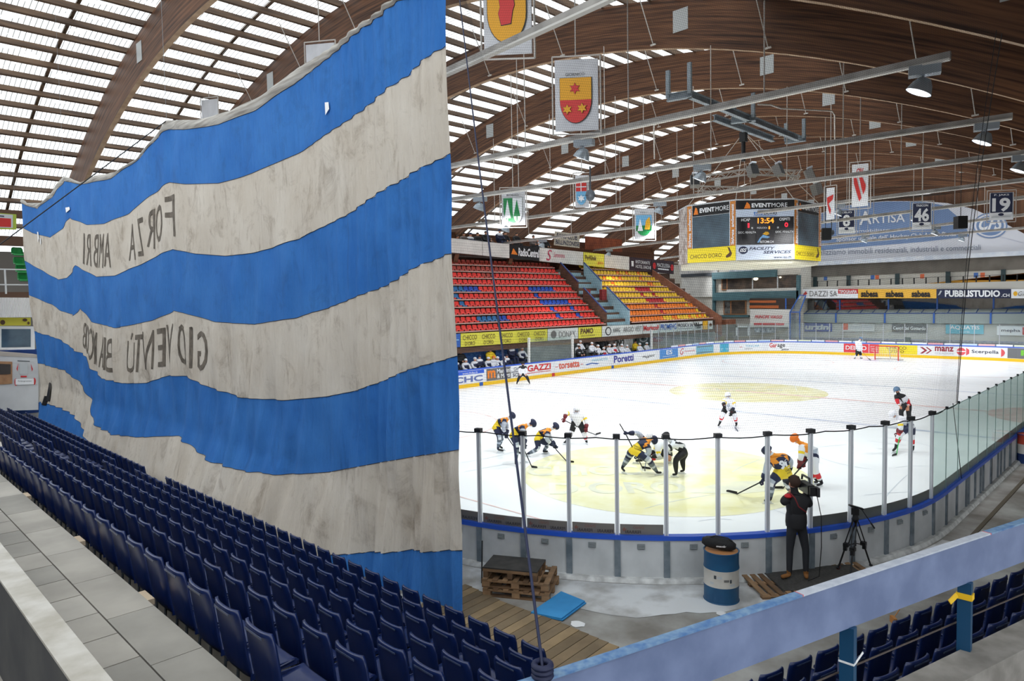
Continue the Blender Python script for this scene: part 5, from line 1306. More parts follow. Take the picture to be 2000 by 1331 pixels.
# ---------------- light bars and floodlights ----------------
ZB=10.5
BARS=[('first',(860,147),(1200,-10)),('second',(868,327),(1857,108)),('third',(872,391),(1978,226)),('fourth',(872,446),(2040,292)),('fifth',(960,478),(2040,346)),('sixth',(1160,489),(2060,378)),('seventh',(1290,505),(2060,412)),('eighth',(1600,478),(2060,440))]
BM=mat('light_bar_steel',(150,146,140),.5,.35,var=.1,scale=2)
bars=[]
for nm,a,b in BARS:
    A=at(*a,z=ZB); B=at(*b,z=ZB); 
    if nm=='second': A=at(868,327,z=ZB)
    t=thing('light_bar',(A+B)/2,'long thin steel lighting bar under the roof, %s from the camera'%nm,'lighting bar','lighting bars')
    m=MB(); m.beam(A,B,.10,.16); m.build('channel',BM,t)
    m=MB(); m.beam(A+Vector((-.08,0,-.1)),B+Vector((-.08,0,-.1)),.12,.04); m.build('lower_flange',mat('flange_pale',(206,202,194),.5),t)
    L=(B-A).length; n=int(L/5)
    for k in range(1,n+1):
        p=A.lerp(B,k/(n+1)); m=MB(); m.tube([p,Vector((p.x,p.y,zr(p.y)+.1))],.018,5); m.build('suspension_rod',mat('rod_pale',(186,180,172),.5),t)
    bars.append((A,B))
def onbar(i,px):
    A,B=bars[i]; best=min(range(401),key=lambda k:abs(pix(A.lerp(B,k/400))[0]-px)); return A.lerp(B,best/400)
LAMPS=[(1,1807,'second','right end'),(1,1140,'second','left'),(2,1925,'third','right end'),(2,1372,'third','middle'),(2,938,'third','left'),(3,1998,'fourth','right end'),(3,1290,'fourth','middle'),(3,990,'fourth','left'),(4,1640,'fifth','right'),(4,1060,'fifth','left'),(5,1790,'sixth','right'),(5,1190,'sixth','left'),(6,1690,'seventh','right'),(6,1828,'seventh','far right'),(6,1350,'seventh','left'),(7,1880,'eighth','right')]
LMAT=mat('lamp_shell',(160,170,178),.35,.5); LBOX=mat('ballast_box',(142,150,156),.5,.2); LFACE=emit('lamp_face',(244,248,255),1.3)
def mklamp():
    t=thing('floodlight',(0,0,0),'','floodlight','floodlights')
    m=MB(); m.box((0,0,-.20),(.26,.60,.20)); m.build('ballast_box',LBOX,t)
    R=Matrix.Rotation(math.radians(24),3,'X')
    m=MB(); m.lathe([(.05,.20),(.12,.18),(.20,.06),(.25,-.08),(.26,-.12)],(0,.06,-.54),18,axis=R); m.beam((0,.02,-.28),(0,.04,-.38),.05,.05); m.build('reflector',LMAT,t)
    m=MB(); c=Vector((0,.06,-.54)); vs=[c+R@Vector((.245*math.cos(2*PI*k/18),.245*math.sin(2*PI*k/18),-.11)) for k in range(18)]; m.add(vs,[tuple(range(18))[::-1]]); m.build('lamp_glass',LFACE,t,'glowing lamp face')
    return t,[(c,[]) for c in children(t)]
l0,lk=mklamp(); first=True
for i,px,nm,w_ in LAMPS:
    p=onbar(i,px); lab='bell-shaped grey floodlight with ballast box on the %s lighting bar, at its %s'%(nm,w_)
    ld=bpy.data.lights.get('flood') or bpy.data.lights.new('flood','SPOT'); ld.energy=1150; ld.spot_size=2.3; ld.spot_blend=.6; ld.shadow_soft_size=.24; ld.specular_factor=.25; ld.color=(.97,.98,1)
    lo_=bpy.data.objects.new('floodlight_beam',ld); COL.objects.link(lo_); lo_.location=p+Vector((0,.05,-.75)); tgt=Vector((min(56,p.x+3),p.y*.4,0)); lo_.rotation_euler=(tgt-lo_.location).to_track_quat('-Z','Y').to_euler()
    if first: l0.location=p; l0.rotation_euler=(0,0,.3); l0['label']=lab; first=False
    else: copy_tree(l0,lk,p,.3,lab)

# small struts bracing on the arches (pale slanted rods)
RODM=mat('rod_pale',(186,180,172),.5)
k=0
for X in AX[2:9]:
    for y in (-13,-8.5,-4,.5,5,9.5,14):
        z=zr(y); nx=2*QB*(y-YC)
        m=MB(); a=Vector((X-.2,y,z+.12)); b=Vector((X-1.15,y+.1,z+ARCHD+.25)); m.tube([a,b],.02,5); m.box(a,(.06,.22,.05)); 
        o=m.build('brace_rod',RODM); struct(o); k+=1

# ---------------- hanging coats of arms ----------------
def hangbanner(px0,px1,pt,pb_,X,items,label,cloth=WHITE,skew=0,frame=True,rods=True,grp='hanging pennants',cat='pennant'):
    tl=at(px0,pt,x=X); tr=at(px1,pt-skew,x=X+ .0); bl=Vector((tl.x,tl.y,at(px0,pb_,x=X).z)); br=Vector((tr.x,tr.y,at(px1,pb_-skew,x=X).z))
    t=thing('hanging_pennant',(bl+br)/2,label,cat,grp)
    F=quadmap(bl,br,tr,tl); slab(F,.03).build('cloth',cloth,t); decals(t,F,items,.02,'lettering','coat_of_arms')
    if frame:
        s=(tl-tr).normalized()*.1; m=MB(); u=Vector((0,0,.1))
        for a,b in ((tl+s+u,tr-s+u),(tl+s+u,bl+s-u),(tr-s+u,br-s-u),(bl+s-u,br-s-u)): m.beam(a,b,.035,.035)
        m.build('frame',RODM,t)
    if rods:
        for p in ((tl+tr)/2,): 
            m=MB(); m.tube([p+Vector((0,0,.1)),Vector((p.x,p.y,zr(p.y)+ARCHD))],.02,5); m.build('suspension_rod',RODM,t)
    return t
CLO=mat('pennant_cloth',(190,190,192),.7,rgb2=(206,206,208),scale=1.5); YO=mat('arms_yellow',(226,162,26),.6); RO=mat('arms_red',(206,52,48),.6); GO=mat('arms_green',(28,132,70),.6); BO=mat('arms_blue',(110,172,210),.6)
def shield(s0,s1,t0,t1,n=14):
    c=(s0+s1)/2; r=(s1-s0)/2; h=min(t1-t0,.32*(t1-t0)+.12)
    return [(s0,t1)]+[(c-r*math.cos(PI*k/n),t0+h-h*math.sin(PI*k/n)) for k in range(n+1)]+[(s1,t1)]
def starp(cx,cy,r,asp,n=6): return [(cx+(r if k%2==0 else r*.5)*math.sin(PI*k/n),cy+(r if k%2==0 else r*.5)*asp*math.cos(PI*k/n)) for k in range(2*n)]
def lowshield(s0,s1,t0,t1,tm,n=14):
    c=(s0+s1)/2; r=(s1-s0)/2; h=min(t1-t0,.32*(t1-t0)+.12)
    return [(s0,tm)]+[(c-r*math.cos(PI*k/n),t0+h-h*math.sin(PI*k/n)) for k in range(n+1)]+[(s1,tm)]
hangbanner(1083,1167,118,258,7.6,[('T','GIORNICO',.27,.77,.72,.81,BLACK,{}),('P',shield(.13,.88,.10,.745),BLACK),('P',shield(.14,.87,.11,.74),YO),('P',lowshield(.14,.87,.11,.74,.43),RO),('P',starp(.5,.59,.14,.62),BLACK),('P',starp(.5,.59,.13,.62),RO),('P',starp(.32,.30,.13,.6),BLACK),('P',starp(.32,.30,.12,.6),YO),('P',starp(.67,.31,.13,.6),BLACK),('P',starp(.67,.31,.12,.6),YO)],'grey pennant reading GIORNICO with yellow and red star shield',CLO,4)
hangbanner(943,1036,-45,110,3.0,[('P',shield(.09,.93,.14,.97),BLACK),('P',shield(.105,.915,.15,.97),YO),('P',[(.40,.36),(.62,.38),(.66,.55),(.70,.62),(.68,.72),(.58,.74),(.50,.71),(.44,.74),(.36,.70),(.38,.60),(.34,.52)],BLACK),('P',[(.41,.37),(.61,.39),(.65,.55),(.69,.62),(.67,.71),(.58,.73),(.50,.70),(.44,.73),(.37,.69),(.39,.60),(.35,.52)],RO),('P',starp(.25,.86,.10,.6),RO)],'grey pennant with yellow shield and red crown at the top edge beside the cloth',CLO,5)
hangbanner(979,1025,371,441,14.5,[('T','BODIO',.25,.82,.75,.87,BLACK,{}),('P',shield(.1,.9,.08,.76),GO),('P',lowshield(.5,.9,.08,.76,.76),WHITE),('P',[(.15,.2),(.28,.72),(.42,.2),(.3,.2),(.3,.08),(.26,.08),(.26,.2)],WHITE),('P',[(.54,.25),(.68,.72),(.82,.25),(.7,.25),(.7,.12),(.66,.12),(.66,.25)],GO)],'grey pennant with a green and white shield showing two fir trees',CLO,1)
hangbanner(1123,1149,343,406,14.5,[('P',lowshield(.1,.88,.08,.55,.5),BO),('P',[(.1,.5),(.88,.5),(.88,.76),(.1,.76)],RO),('R',.1,.62,.88,.65,WHITE),('R',.46,.5,.52,.76,WHITE),('P',starp(.5,.28,.3,.4),WHITE)],'narrow grey pennant with red and pale blue shield behind the lighting bar',CLO,1)
hangbanner(1239,1277,408,467,22,[('T','AIROLO',.3,.86,.7,.89,BLACK,{}),('P',shield(.1,.9,.1,.78),BO),('P',lowshield(.1,.9,.1,.78,.26),GO),('P',[(.18,.26),(.32,.68),(.46,.26)],WHITE),('P',[(.55,.3),(.62,.6),(.8,.72),(.86,.5),(.8,.3)],GOLD)],'grey pennant with a pale blue shield, white tree and gold head',CLO,1)
hangbanner(1664,1696,322,405,24,[('T','QV',.3,.72,.72,.9,RO,{'b':.02}),('P',[(.12,.68),(.30,.68),(.62,.2),(.48,.12),(.14,.55)],RO),('P',[(.46,.68),(.66,.68),(.86,.5),(.88,.68),(.86,.4),(.72,.27)],RO)],'white pennant with letters QV and red diagonal stripes',WHITE,3)
hangbanner(1614,1630,368,430,26,[('P',[(.1,.7),(.9,.78),(.8,.62),(.3,.5),(.6,.3),(.5,.15),(.3,.3),(.15,.5)],RO)],'narrow white pennant with a red figure right of the scoreboard',WHITE,2)
def numban(px0,px1,pt,pb_,X,num,nm,label,sk=1):
    hangbanner(px0,px1,pt,pb_,X,[('R',.04,.18,.96,.98,NAVY),('T',nm,.2,.86,.82,.94,WHITE,{'b':.02}),('T',num,.12 if len(num)>1 else .28,.3,.88 if len(num)>1 else .72,.80,WHITE,{'b':.035}),('R',.04,.18,.96,.27,WHITE),('E',.5,.2,.12,.05,NAVY),('R',.1,.09,.9,.12,LGREY)],label,WHITE,sk,grp='retired shirt numbers')
numban(1638,1670,411,457,40,'8','CELIO','white and navy hanging banner with number 8',1)
numban(1782,1820,397,449,36,'46','TRISCON','white and navy hanging banner with number 46',1)
numban(1933,1980,377,431,32,'19','P. JAKS','white and navy hanging banner with number 19',2)
# pennants behind the cloth
hangbanner(393,424,196,240,5.5,[('T','xxx',.4,.3,.7,.4,MGREY,{})][:0],'pale blank pennant in a thin frame behind the cloth, left one',CLO,3)
hangbanner(597,652,88,150,5.5,[],'pale blank pennant in a thin frame behind the cloth, right one',CLO,5)

# ---------------- scoreboard ----------------
D=40.0
def sbp(px,py,d): return at(px,py,d=d)
c1=at(1437,390,d=40.0); c2=at(1551,393,d=40.0); c1b=at(1437,507,d=40.0); c2b=at(1551,508,d=40.0)
zt_=(c1.z+c2.z)/2; zb_=(c1b.z+c2b.z)/2
def P2(px,py): p=at(px,py,d=40.0); return Vector((p.x,p.y,0))
A=P2(1437,450); B=P2(1551,450)
def edge_to(px,dirv,base):
    # point base+dirv*t that projects on pixel column px
    best=min((abs(pix(base+dirv*t+Vector((0,0,9)))[0]-px),t) for t in [k*.01 for k in range(1,900)]); return base+dirv*best[1]
Lp=edge_to(1343,Vector((0,1,0)),A); Rp=edge_to(1603,Vector((1,0,0)),B); LLp=edge_to(1326,Vector((.7,.7,0)),Lp)
sb=thing('scoreboard',Vector(((A.x+B.x)/2+1.5,(A.y+B.y)/2+1.5,zb_)),'faceted hanging scoreboard cube with screens, score panel and yellow adverts','scoreboard')
CEN=Vector((Rp.x,Lp.y,0))*.5+(A+B)*.25
def pan(p,q,z0,z1): return [Vector((p.x,p.y,z0)),Vector((q.x,q.y,z0)),Vector((q.x,q.y,z1)),Vector((p.x,p.y,z1))]
far1=Rp+Vector((1.8,1.8,0)); far2=Vector((far1.x+.2,far1.y+3.2,0)); far3=LLp+Vector((2.5,1.5,0))
ring=[LLp,Lp,A,B,Rp,far1,far2,far3]
m=MB(); n=len(ring); cc=sum((Vector((p.x,p.y,0)) for p in ring),Vector())/n
inn=[p.lerp(cc,.03) for p in ring]
m.add([Vector((p.x,p.y,zb_-.25)) for p in inn]+[Vector((p.x,p.y,zt_)) for p in inn],[(i,(i+1)%n,(i+1)%n+n,i+n) for i in range(n)]+[tuple(range(n))[::-1],tuple(range(n,2*n))]); m.build('housing',mat('sb_housing',(206,202,180),.5),sb)
H=zt_-zb_
def face(p,q,kind,lab,nm):
    F=quadmap(*pan(p,q,zb_,zt_)); 
    body=slab(F,.02).build(nm,WHITE,sb,lab)
    SKI=mat('ski_orange',(202,128,50),.5)
    if kind=='screen':
        it=[('R',.0,.0,1,.25,YEL),('T','CHICCO DORO',.06,.07,.72,.14,BRN,{}),('P',[(.82,.05),(.9,.07),(.93,.12),(.88,.22),(.84,.24),(.88,.14),(.8,.08)],BRN),('R',.0,.25,.11,1,SKI),('R',.89,.25,1,1,SKI),('R',.11,.25,.89,.80,mat('screen_grey',(62,74,84),.25,rgb2=(84,104,116),scale=.7)),('R',.11,.81,.89,1,BLACK),('P',[(.14,.84),(.24,.84),(.21,.95),(.18,.97)],ORG),('T','EVENT',.27,.86,.58,.94,WHITE,{'b':.04}),('T','MORE',.60,.86,.87,.94,WHITE,{}),('R',.105,.25,.115,1,WHITE),('R',.885,.25,.895,1,WHITE)]
        decals(body,F,it,.012)
        # upright lettering
        for s0 in (.025,.915):
            m=MB()
            for txt,t0,t1 in (('SkiArena',.27,.52),('andermatt',.56,.95)):
                vs,fs=glyphs(txt,.03); m.add([F(s0+.06*(1-y) if 1 else 0,t0+(t1-t0)*x,.06) for x,y in vs],fs)
            m.build('lettering',WHITE,body)
    else:
        it=[('R',.0,.85,1,1,BLACK),('P',[(.14,.865),(.25,.865),(.235,.93),(.19,.975)],ORG),('T','EVENT',.27,.88,.60,.95,WHITE,{'b':.04}),('T','MORE',.61,.88,.88,.95,WHITE,{}),
            ('R',0,.72,1,.85,mat('tt_blue',(196,208,226),.5)),('T','tele',.30,.755,.46,.82,mat('tt_text',(40,110,190),.5),{'b':.03}),('T','ticino',.47,.755,.70,.82,BLACK,{'b':.01}),('R',.30,.735,.7,.742,mat('tt_text',(0,0,0))),
            ('R',0.01,.26,.99,.72,mat('score_black',(22,20,24),.35)),('T','HCAP',.09,.65,.24,.70,WHITE,{'b':.02}),('T','OSPITI',.74,.65,.92,.70,WHITE,{'b':.02}),
            ('T','13:54',.37,.61,.65,.70,emit('led_orange',(255,150,40),1.2),{'b':.02}),('T','1',.20,.54,.23,.62,emit('led_red',(240,40,60),1.1),{'b':.03}),('T','0',.83,.54,.89,.62,emit('led_red',(0,0,0)),{'b':.03}),
            ('T','PERIODI',.36,.52,.53,.55,WHITE,{}),('T','1',.555,.51,.58,.56,emit('led_orange',(0,0,0)),{'b':.03}),('R',.26,.52,.29,.55,LGREY),('R',.70,.52,.73,.55,LGREY),
            ('T','GIOC. PENALITA',.03,.445,.34,.48,WHITE,{'b':.01}),('T','GIOC. PENALITA',.67,.445,.98,.48,WHITE,{'b':.01}),
            ('R',.34,.27,.65,.50,mat('sb_panel',(44,42,46),.5)),('P',[(.45,.43),(.50,.47),(.55,.465),(.57,.43),(.52,.41)],GOLD),('P',[(.36,.29),(.40,.36),(.46,.42),(.58,.38),(.54,.36),(.44,.37),(.39,.29)],SKYB),('T','RITOM.CH',.41,.28,.64,.32,WHITE,{'b':.01}),
            ('R',0,0,1,.25,mat('iss_pale',(198,208,224),.5)),('E',.12,.165,.08,.065,NAVY),('T','ISS',.06,.135,.18,.195,WHITE,{'b':.03,'sh':.3}),('T','FACILITY',.22,.165,.66,.215,NAVY,{'b':.02,'sh':.3}),('T','SERVICES',.46,.10,.94,.15,NAVY,{'b':.02,'sh':.3}),('T','www.iss.ch',.64,.02,.94,.06,NAVY,{})]
        decals(body,F,it,.012)
face(Lp,A,'screen','left screen side with EVENTMORE and yellow advert','screen_panel')
face(A,B,'score','score panel reading HCAP 1, 13:54, OSPITI 0','score_panel')
face(B,Rp,'screen','narrow right screen side','screen_panel')
F=quadmap(*pan(LLp,Lp,zb_,zt_)); o=slab(F,.02).build('side_panel',mat('sb_side',(196,190,184),.5,rgb2=(130,112,100),scale=2.2),sb,'pale patterned side panel')
# cap line and corner posts
m=MB()
for p,q in zip(ring,ring[1:]+ring[:1]): m.beam(Vector((p.x,p.y,zt_+.04)),Vector((q.x,q.y,zt_+.04)),.06,.08)
m.build('top_rim',LGREY,sb)
for p in (Lp,A,B,Rp):
    m=MB(); m.tube([Vector((p.x,p.y,zt_)),Vector((cc.x,cc.y,zr(cc.y)))],.02,5); m.build('suspension_cable',RODM,sb)
# truss ring with loudspeakers above
TR=thing('truss_ring',Vector((cc.x,cc.y,zt_+1.6)),'hexagonal aluminium truss ring hanging above the scoreboard','truss')
zt2=at(1470,340,d=41).z; R_=3.4
hexp=[Vector((cc.x+R_*math.cos(a),cc.y+R_*math.sin(a),zt2)) for a in [PI*k/3+.5 for k in range(6)]]
for a,b in zip(hexp,hexp[1:]+hexp[:1]):
    m=MB(); o4=[Vector((0,0,.16)),Vector((0,0,-.16))]; d_=(b-a).normalized(); s_=Vector((-d_.y,d_.x,0))*.16
    for o_ in (o4[0]+s_,o4[0]-s_,o4[1]+s_,o4[1]-s_): m.beam(a+o_,b+o_,.045,.045)
    for k in range(8):
        p=a.lerp(b,k/8); q=a.lerp(b,(k+1)/8); m.beam(p+s_+o4[k%2],q+s_+o4[(k+1)%2],.025,.025); m.beam(p-s_+o4[k%2],q-s_+o4[(k+1)%2],.025,.025)
    m.build('truss_segment',mat('truss_alu',(170,166,160),.4,.5),TR)
for k,(px,py) in enumerate(((1357,355),(1470,334),(1520,333),(1581,342),(1595,370))):
    p=at(px,py,d=39+.3*k); t=thing('loudspeaker',p,'black loudspeaker hung on the truss ring above the scoreboard, %s from the left'%ordn(k),'loudspeaker','loudspeakers on the truss ring')
    R=Matrix.Rotation(.6+k*.5,3,'Z')@Matrix.Rotation(.35,3,'Y'); m=MB(); m.box(p,(.42,.5,.62),R); m.build('cabinet',mat('spk_grey',(110,108,104),.5),t); m=MB(); m.box(p+R@Vector((-.22,0,0)),(.02,.46,.58),R); m.build('grille',mat('spk_black',(24,24,26),.7),t); m=MB(); m.box(p+Vector((0,0,.42)),(.3,.3,.1),R); m.build('clamp',ALU,t)
# steel beam frames near the ridge
IB=mat('ibeam_grey',(126,136,142),.5,.3,rgb2=(146,156,162),scale=3)
fr=thing('steel_frame',at(1450,220,z=13.2),'grey steel beam frame hanging under the roof above the rink','steel frame')
def ib(p,q,w_=.18,h_=.22): 
    a=at(*p,z=12.6); b=at(*q,z=12.6); m=MB(); m.beam(a+Vector((0,0,h_/2)),b+Vector((0,0,h_/2)),w_,.03); m.beam(a-Vector((0,0,h_/2)),b-Vector((0,0,h_/2)),w_,.03); m.beam(a,b,.03,h_); m.build('steel_beam',IB,fr); return a,b
ib((1345,184),(1558,270)); ib((1395,230),(1510,272)); ib((1303,192),(1352,183)); ib((1428,236),(1476,230)); ib((1533,276),(1574,270))
for px,py,h_ in ((1305,192,.95),(1347,183,1.05),(1434,238,.85),(1471,230,.95),(1535,276,.8),(1570,270,.85)):
    a=at(px,py,z=12.6); m=MB(); m.beam(a,a+Vector((0,0,h_)),.14,.1); m.build('hanger',IB,fr)
# camera/black sensor hung under the frame
m=MB(); a=at(1452,268,z=12.3); m.box(a,(.25,.25,.4)); m.tube([a,a-Vector((0,0,1.0))],.09,8); o=m.build('sensor_unit',BLACK); tag(o,'black equipment cylinder hanging below the steel beam frame','device')
# cable conduit loops
m=MB(); m.tube([at(1278,310,z=11),at(1277,245,z=11),at(1290,238,z=11),at(1350,228,z=11)],.025,6); m.tube([at(1480,204,z=12),at(1505,205,z=12),at(1525,212,z=12),at(1625,217,z=12),at(1630,225,z=12),at(1631,350,z=12)],.025,6); o=m.build('cable_conduit',RODM); tag(o,'pale cable conduits running down from the roof near the steel frame','conduit')
# hanging speakers and dome cameras in front of the big sign
for k,(px,py,d_) in enumerate(((1876,435,42),(1612,458,44))):
    p=at(px,py,d=d_); m=MB(); m.box(p,(.55,.55,.75),.7); m.tube([p,Vector((p.x,p.y,zr(p.y)))],.02,5); o=m.build('loudspeaker',mat('spk_black',(0,0,0))); tag(o,'black hanging loudspeaker in front of the arched sign, %s one'%('right' if k==0 else 'left'),'loudspeaker')
for k,(px,py,d_) in enumerate(((1624,455,44),(1153,382,24))):
    p=at(px,py,d=d_); m=MB(); m.ell(p,(.16,.16,.2),10,8); m.lathe([(.03,1.0),(.03,.2),(.14,.15),(.18,.0)],(p.x,p.y,p.z),10); o=m.build('dome_camera',DKGREY); tag(o,'small dome camera on a pole hanging %s'%('beside the scoreboard' if k==0 else 'beside the narrow pennant'),'camera')

# ---------------- protective net ----------------
NETM=mat('net_black',(14,14,16),.7)
sN0=near[0]-step*1.0; sN1=spar(at(1861,788,z=GT)); 
if (sN1-sN0)*dirn<0: pass
netb=[sN0+(sN1-sN0)*k/120 for k in range(121)]
topR=at(1962,72,x=7.24)
TC=[(0.0,Vector((.06,path(sN0)[0].y-.5,14.6))),(.25,Vector((.2,-8.0,14.0))),(.5,Vector((1.2,-11.4,13.0))),(.75,Vector((3.6,-14.2,11.9))),(1.0,Vector((7.0,topR.y,topR.z)))]
def topc(u):
    for (a,p),(b,q) in zip(TC,TC[1:]):
        if u<=b: t=(u-a)/(b-a); return p.lerp(q,t)
    return TC[-1][1]
def netp(u,v):
    p,n=path(sN0+(sN1-sN0)*u); b=p+n*.06+Vector((0,0,GT+.02)); t=topc(u); q=b.lerp(t,v)
    q+=n*(.10*math.sin(PI*v)*math.sin(u*17)); q.z+=(-.10*math.sin(u*PI*10)**2*(1-v)**3)*0
    q.z+= .05*math.sin(u*40)*v*(1-v)
    return q
m=MB(); NU=350; NV=225; TH=.0012
def ribbon(pts,th):
    # square strand: two crossed strips closed as a thin 3-sided prism
    n=len(pts); vs=[]
    for i,p in enumerate(pts):
        d=(pts[min(i+1,n-1)]-pts[max(i-1,0)]).normalized(); a=d.cross(Vector((.3,.5,.8))).normalized(); b=d.cross(a)
        vs+=[p+a*th,p-a*th*.5+b*th*.87,p-a*th*.5-b*th*.87]
    fs=[]
    for i in range(n-1):
        for k in range(3): fs.append((3*i+k,3*i+(k+1)%3,3*i+3+(k+1)%3,3*i+3+k))
    m.add(vs,fs)
for i in range(NU+1): ribbon([netp(i/NU,v/8) for v in range(9)],TH)
for j in range(NV+1): ribbon([netp(u/48,j/NV) for u in range(49)],TH)
net=m.build('safety_net',NETM); tag(net,'fine black safety net rising from the near glass to the roof','net')
m=MB(); m.tube([netp(u/60,0)+Vector((0,0,-.02-.03*abs(math.sin(u*PI/5)))) for u in range(61)],.012,5); m.build('edge_cord',NETM,net,'black cord along the bottom edge')
m=MB(); m.tube([netp(1,v/20) for v in range(21)],.008,5); m.tube([netp(.992,v/20) for v in range(21)],.006,4); m.build('edge_cord',NETM,net,'black cord along the right edge')
m=MB(); a=at(1861,788,z=GT); b=at(1878,935,z=DH); m.tube([a,b],.008,5); o=m.build('tie_rope',NETM); tag(o,'thin dark rope tied down from the lower right corner of the net','rope')
# ---------------- people ----------------
SKIN=mat('skin',(206,150,120),.6); HAIRB=mat('hair_brown',(56,36,26),.8)
def C_(n,rgb,r=.7): return mat('kit_'+n,rgb,r)
KN=C_('navy',(26,34,66)); KY=C_('yellow',(240,206,40)); KO=C_('orange',(240,150,40)); KW=C_('white',(228,230,236)); KB=C_('black',(22,22,26)); KR=C_('red',(206,40,50)); KG=C_('grey',(96,104,116)); KLG=C_('light_grey',(178,186,200))
def skin(verts,edges,radii,root=0,levels=1):
    me=bpy.data.meshes.new('b'); me.from_pydata([tuple(v) for v in verts],edges,[])
    bm=bmesh.new(); bm.from_mesh(me); lay=bm.verts.layers.skin.verify()
    bm.verts.ensure_lookup_table()
    for i,v in enumerate(bm.verts):
        r=radii[i]; v[lay].radius=(r,r) if not isinstance(r,tuple) else r; v[lay].use_root=(i==root)
    bm.to_mesh(me); bm.free()
    o=bpy.data.objects.new('b',me); COL.objects.link(o)
    s=o.modifiers.new('s','SKIN'); s.use_smooth_shade=True; s.branch_smoothing=.3
    ss_=o.modifiers.new('u','SUBSURF'); ss_.levels=levels; ss_.render_levels=levels
    return o
PENDING=[]   # evaluate all skins in one depsgraph pass
def ik(a,b,l1,l2,pole):
    """middle joint between a and b with bone lengths l1,l2 bending towards pole"""
    d=b-a; L=min(d.length,(l1+l2)*.999); u=d.normalized(); x=(l1*l1-l2*l2+L*L)/(2*L); h=math.sqrt(max(l1*l1-x*x,0))
    p=pole-u*pole.dot(u)
    if p.length<1e-4: p=Vector((0,0,1))
    return a+u*x+p.normalized()*h
# hand / glove prototype: fist gripping along local X, knuckles along -Z
def hand_mb(puff=1.0):
    m=MB(); g=puff
    m.ell((0,0,0),(.045*g,.03*g,.05*g),10,8)
    for k,(x,l) in enumerate(((-.033,.9),(-.011,1.0),(.011,.95),(.033,.78))):
        x*=g; m.tube([(x,.012*g,-.03*g),(x,.030*g*l,-.062*g*l),(x,.006*g,-.088*g*l),(x,-.024*g*l,-.072*g*l),(x,-.022*g,-.045*g)],[.011*g,.0115*g,.011*g,.010*g,.008*g],7)
    m.tube([(-.035*g,-.01*g,.015*g),(-.055*g,-.03*g,-.02*g),(-.035*g,-.048*g,-.05*g)],[.014*g,.013*g,.010*g],7)
    return m
HANDME={}
def put_hand(parent,pos,toward,mt,puff,name='glove'):
    key=(mt.name,puff)
    if key not in HANDME:
        m=hand_mb(puff)
        if name=='glove': m.lathe([(.042*puff,.04*puff),(.055*puff,.075*puff),(.06*puff,.13*puff),(.05*puff,.135*puff)],(0,0,0),10)
        o=m.build(name,mt); HANDME[key]=o.data; bpy.data.objects.remove(o)
    o=bpy.data.objects.new(name,HANDME[key]); COL.objects.link(o)
    z=-(toward.normalized()); x=z.cross(Vector((.2,.1,1))); 
    if x.length<.1: x=z.cross(Vector((1,0,0)))
    x.normalize(); y=z.cross(x)
    o.matrix_basis=Matrix(((x.x,y.x,z.x,pos.x),(x.y,y.y,z.y,pos.y),(x.z,y.z,z.z,pos.z),(0,0,0,1)))
    o.parent=parent; o.matrix_parent_inverse=parent.matrix_basis.inverted(); return o
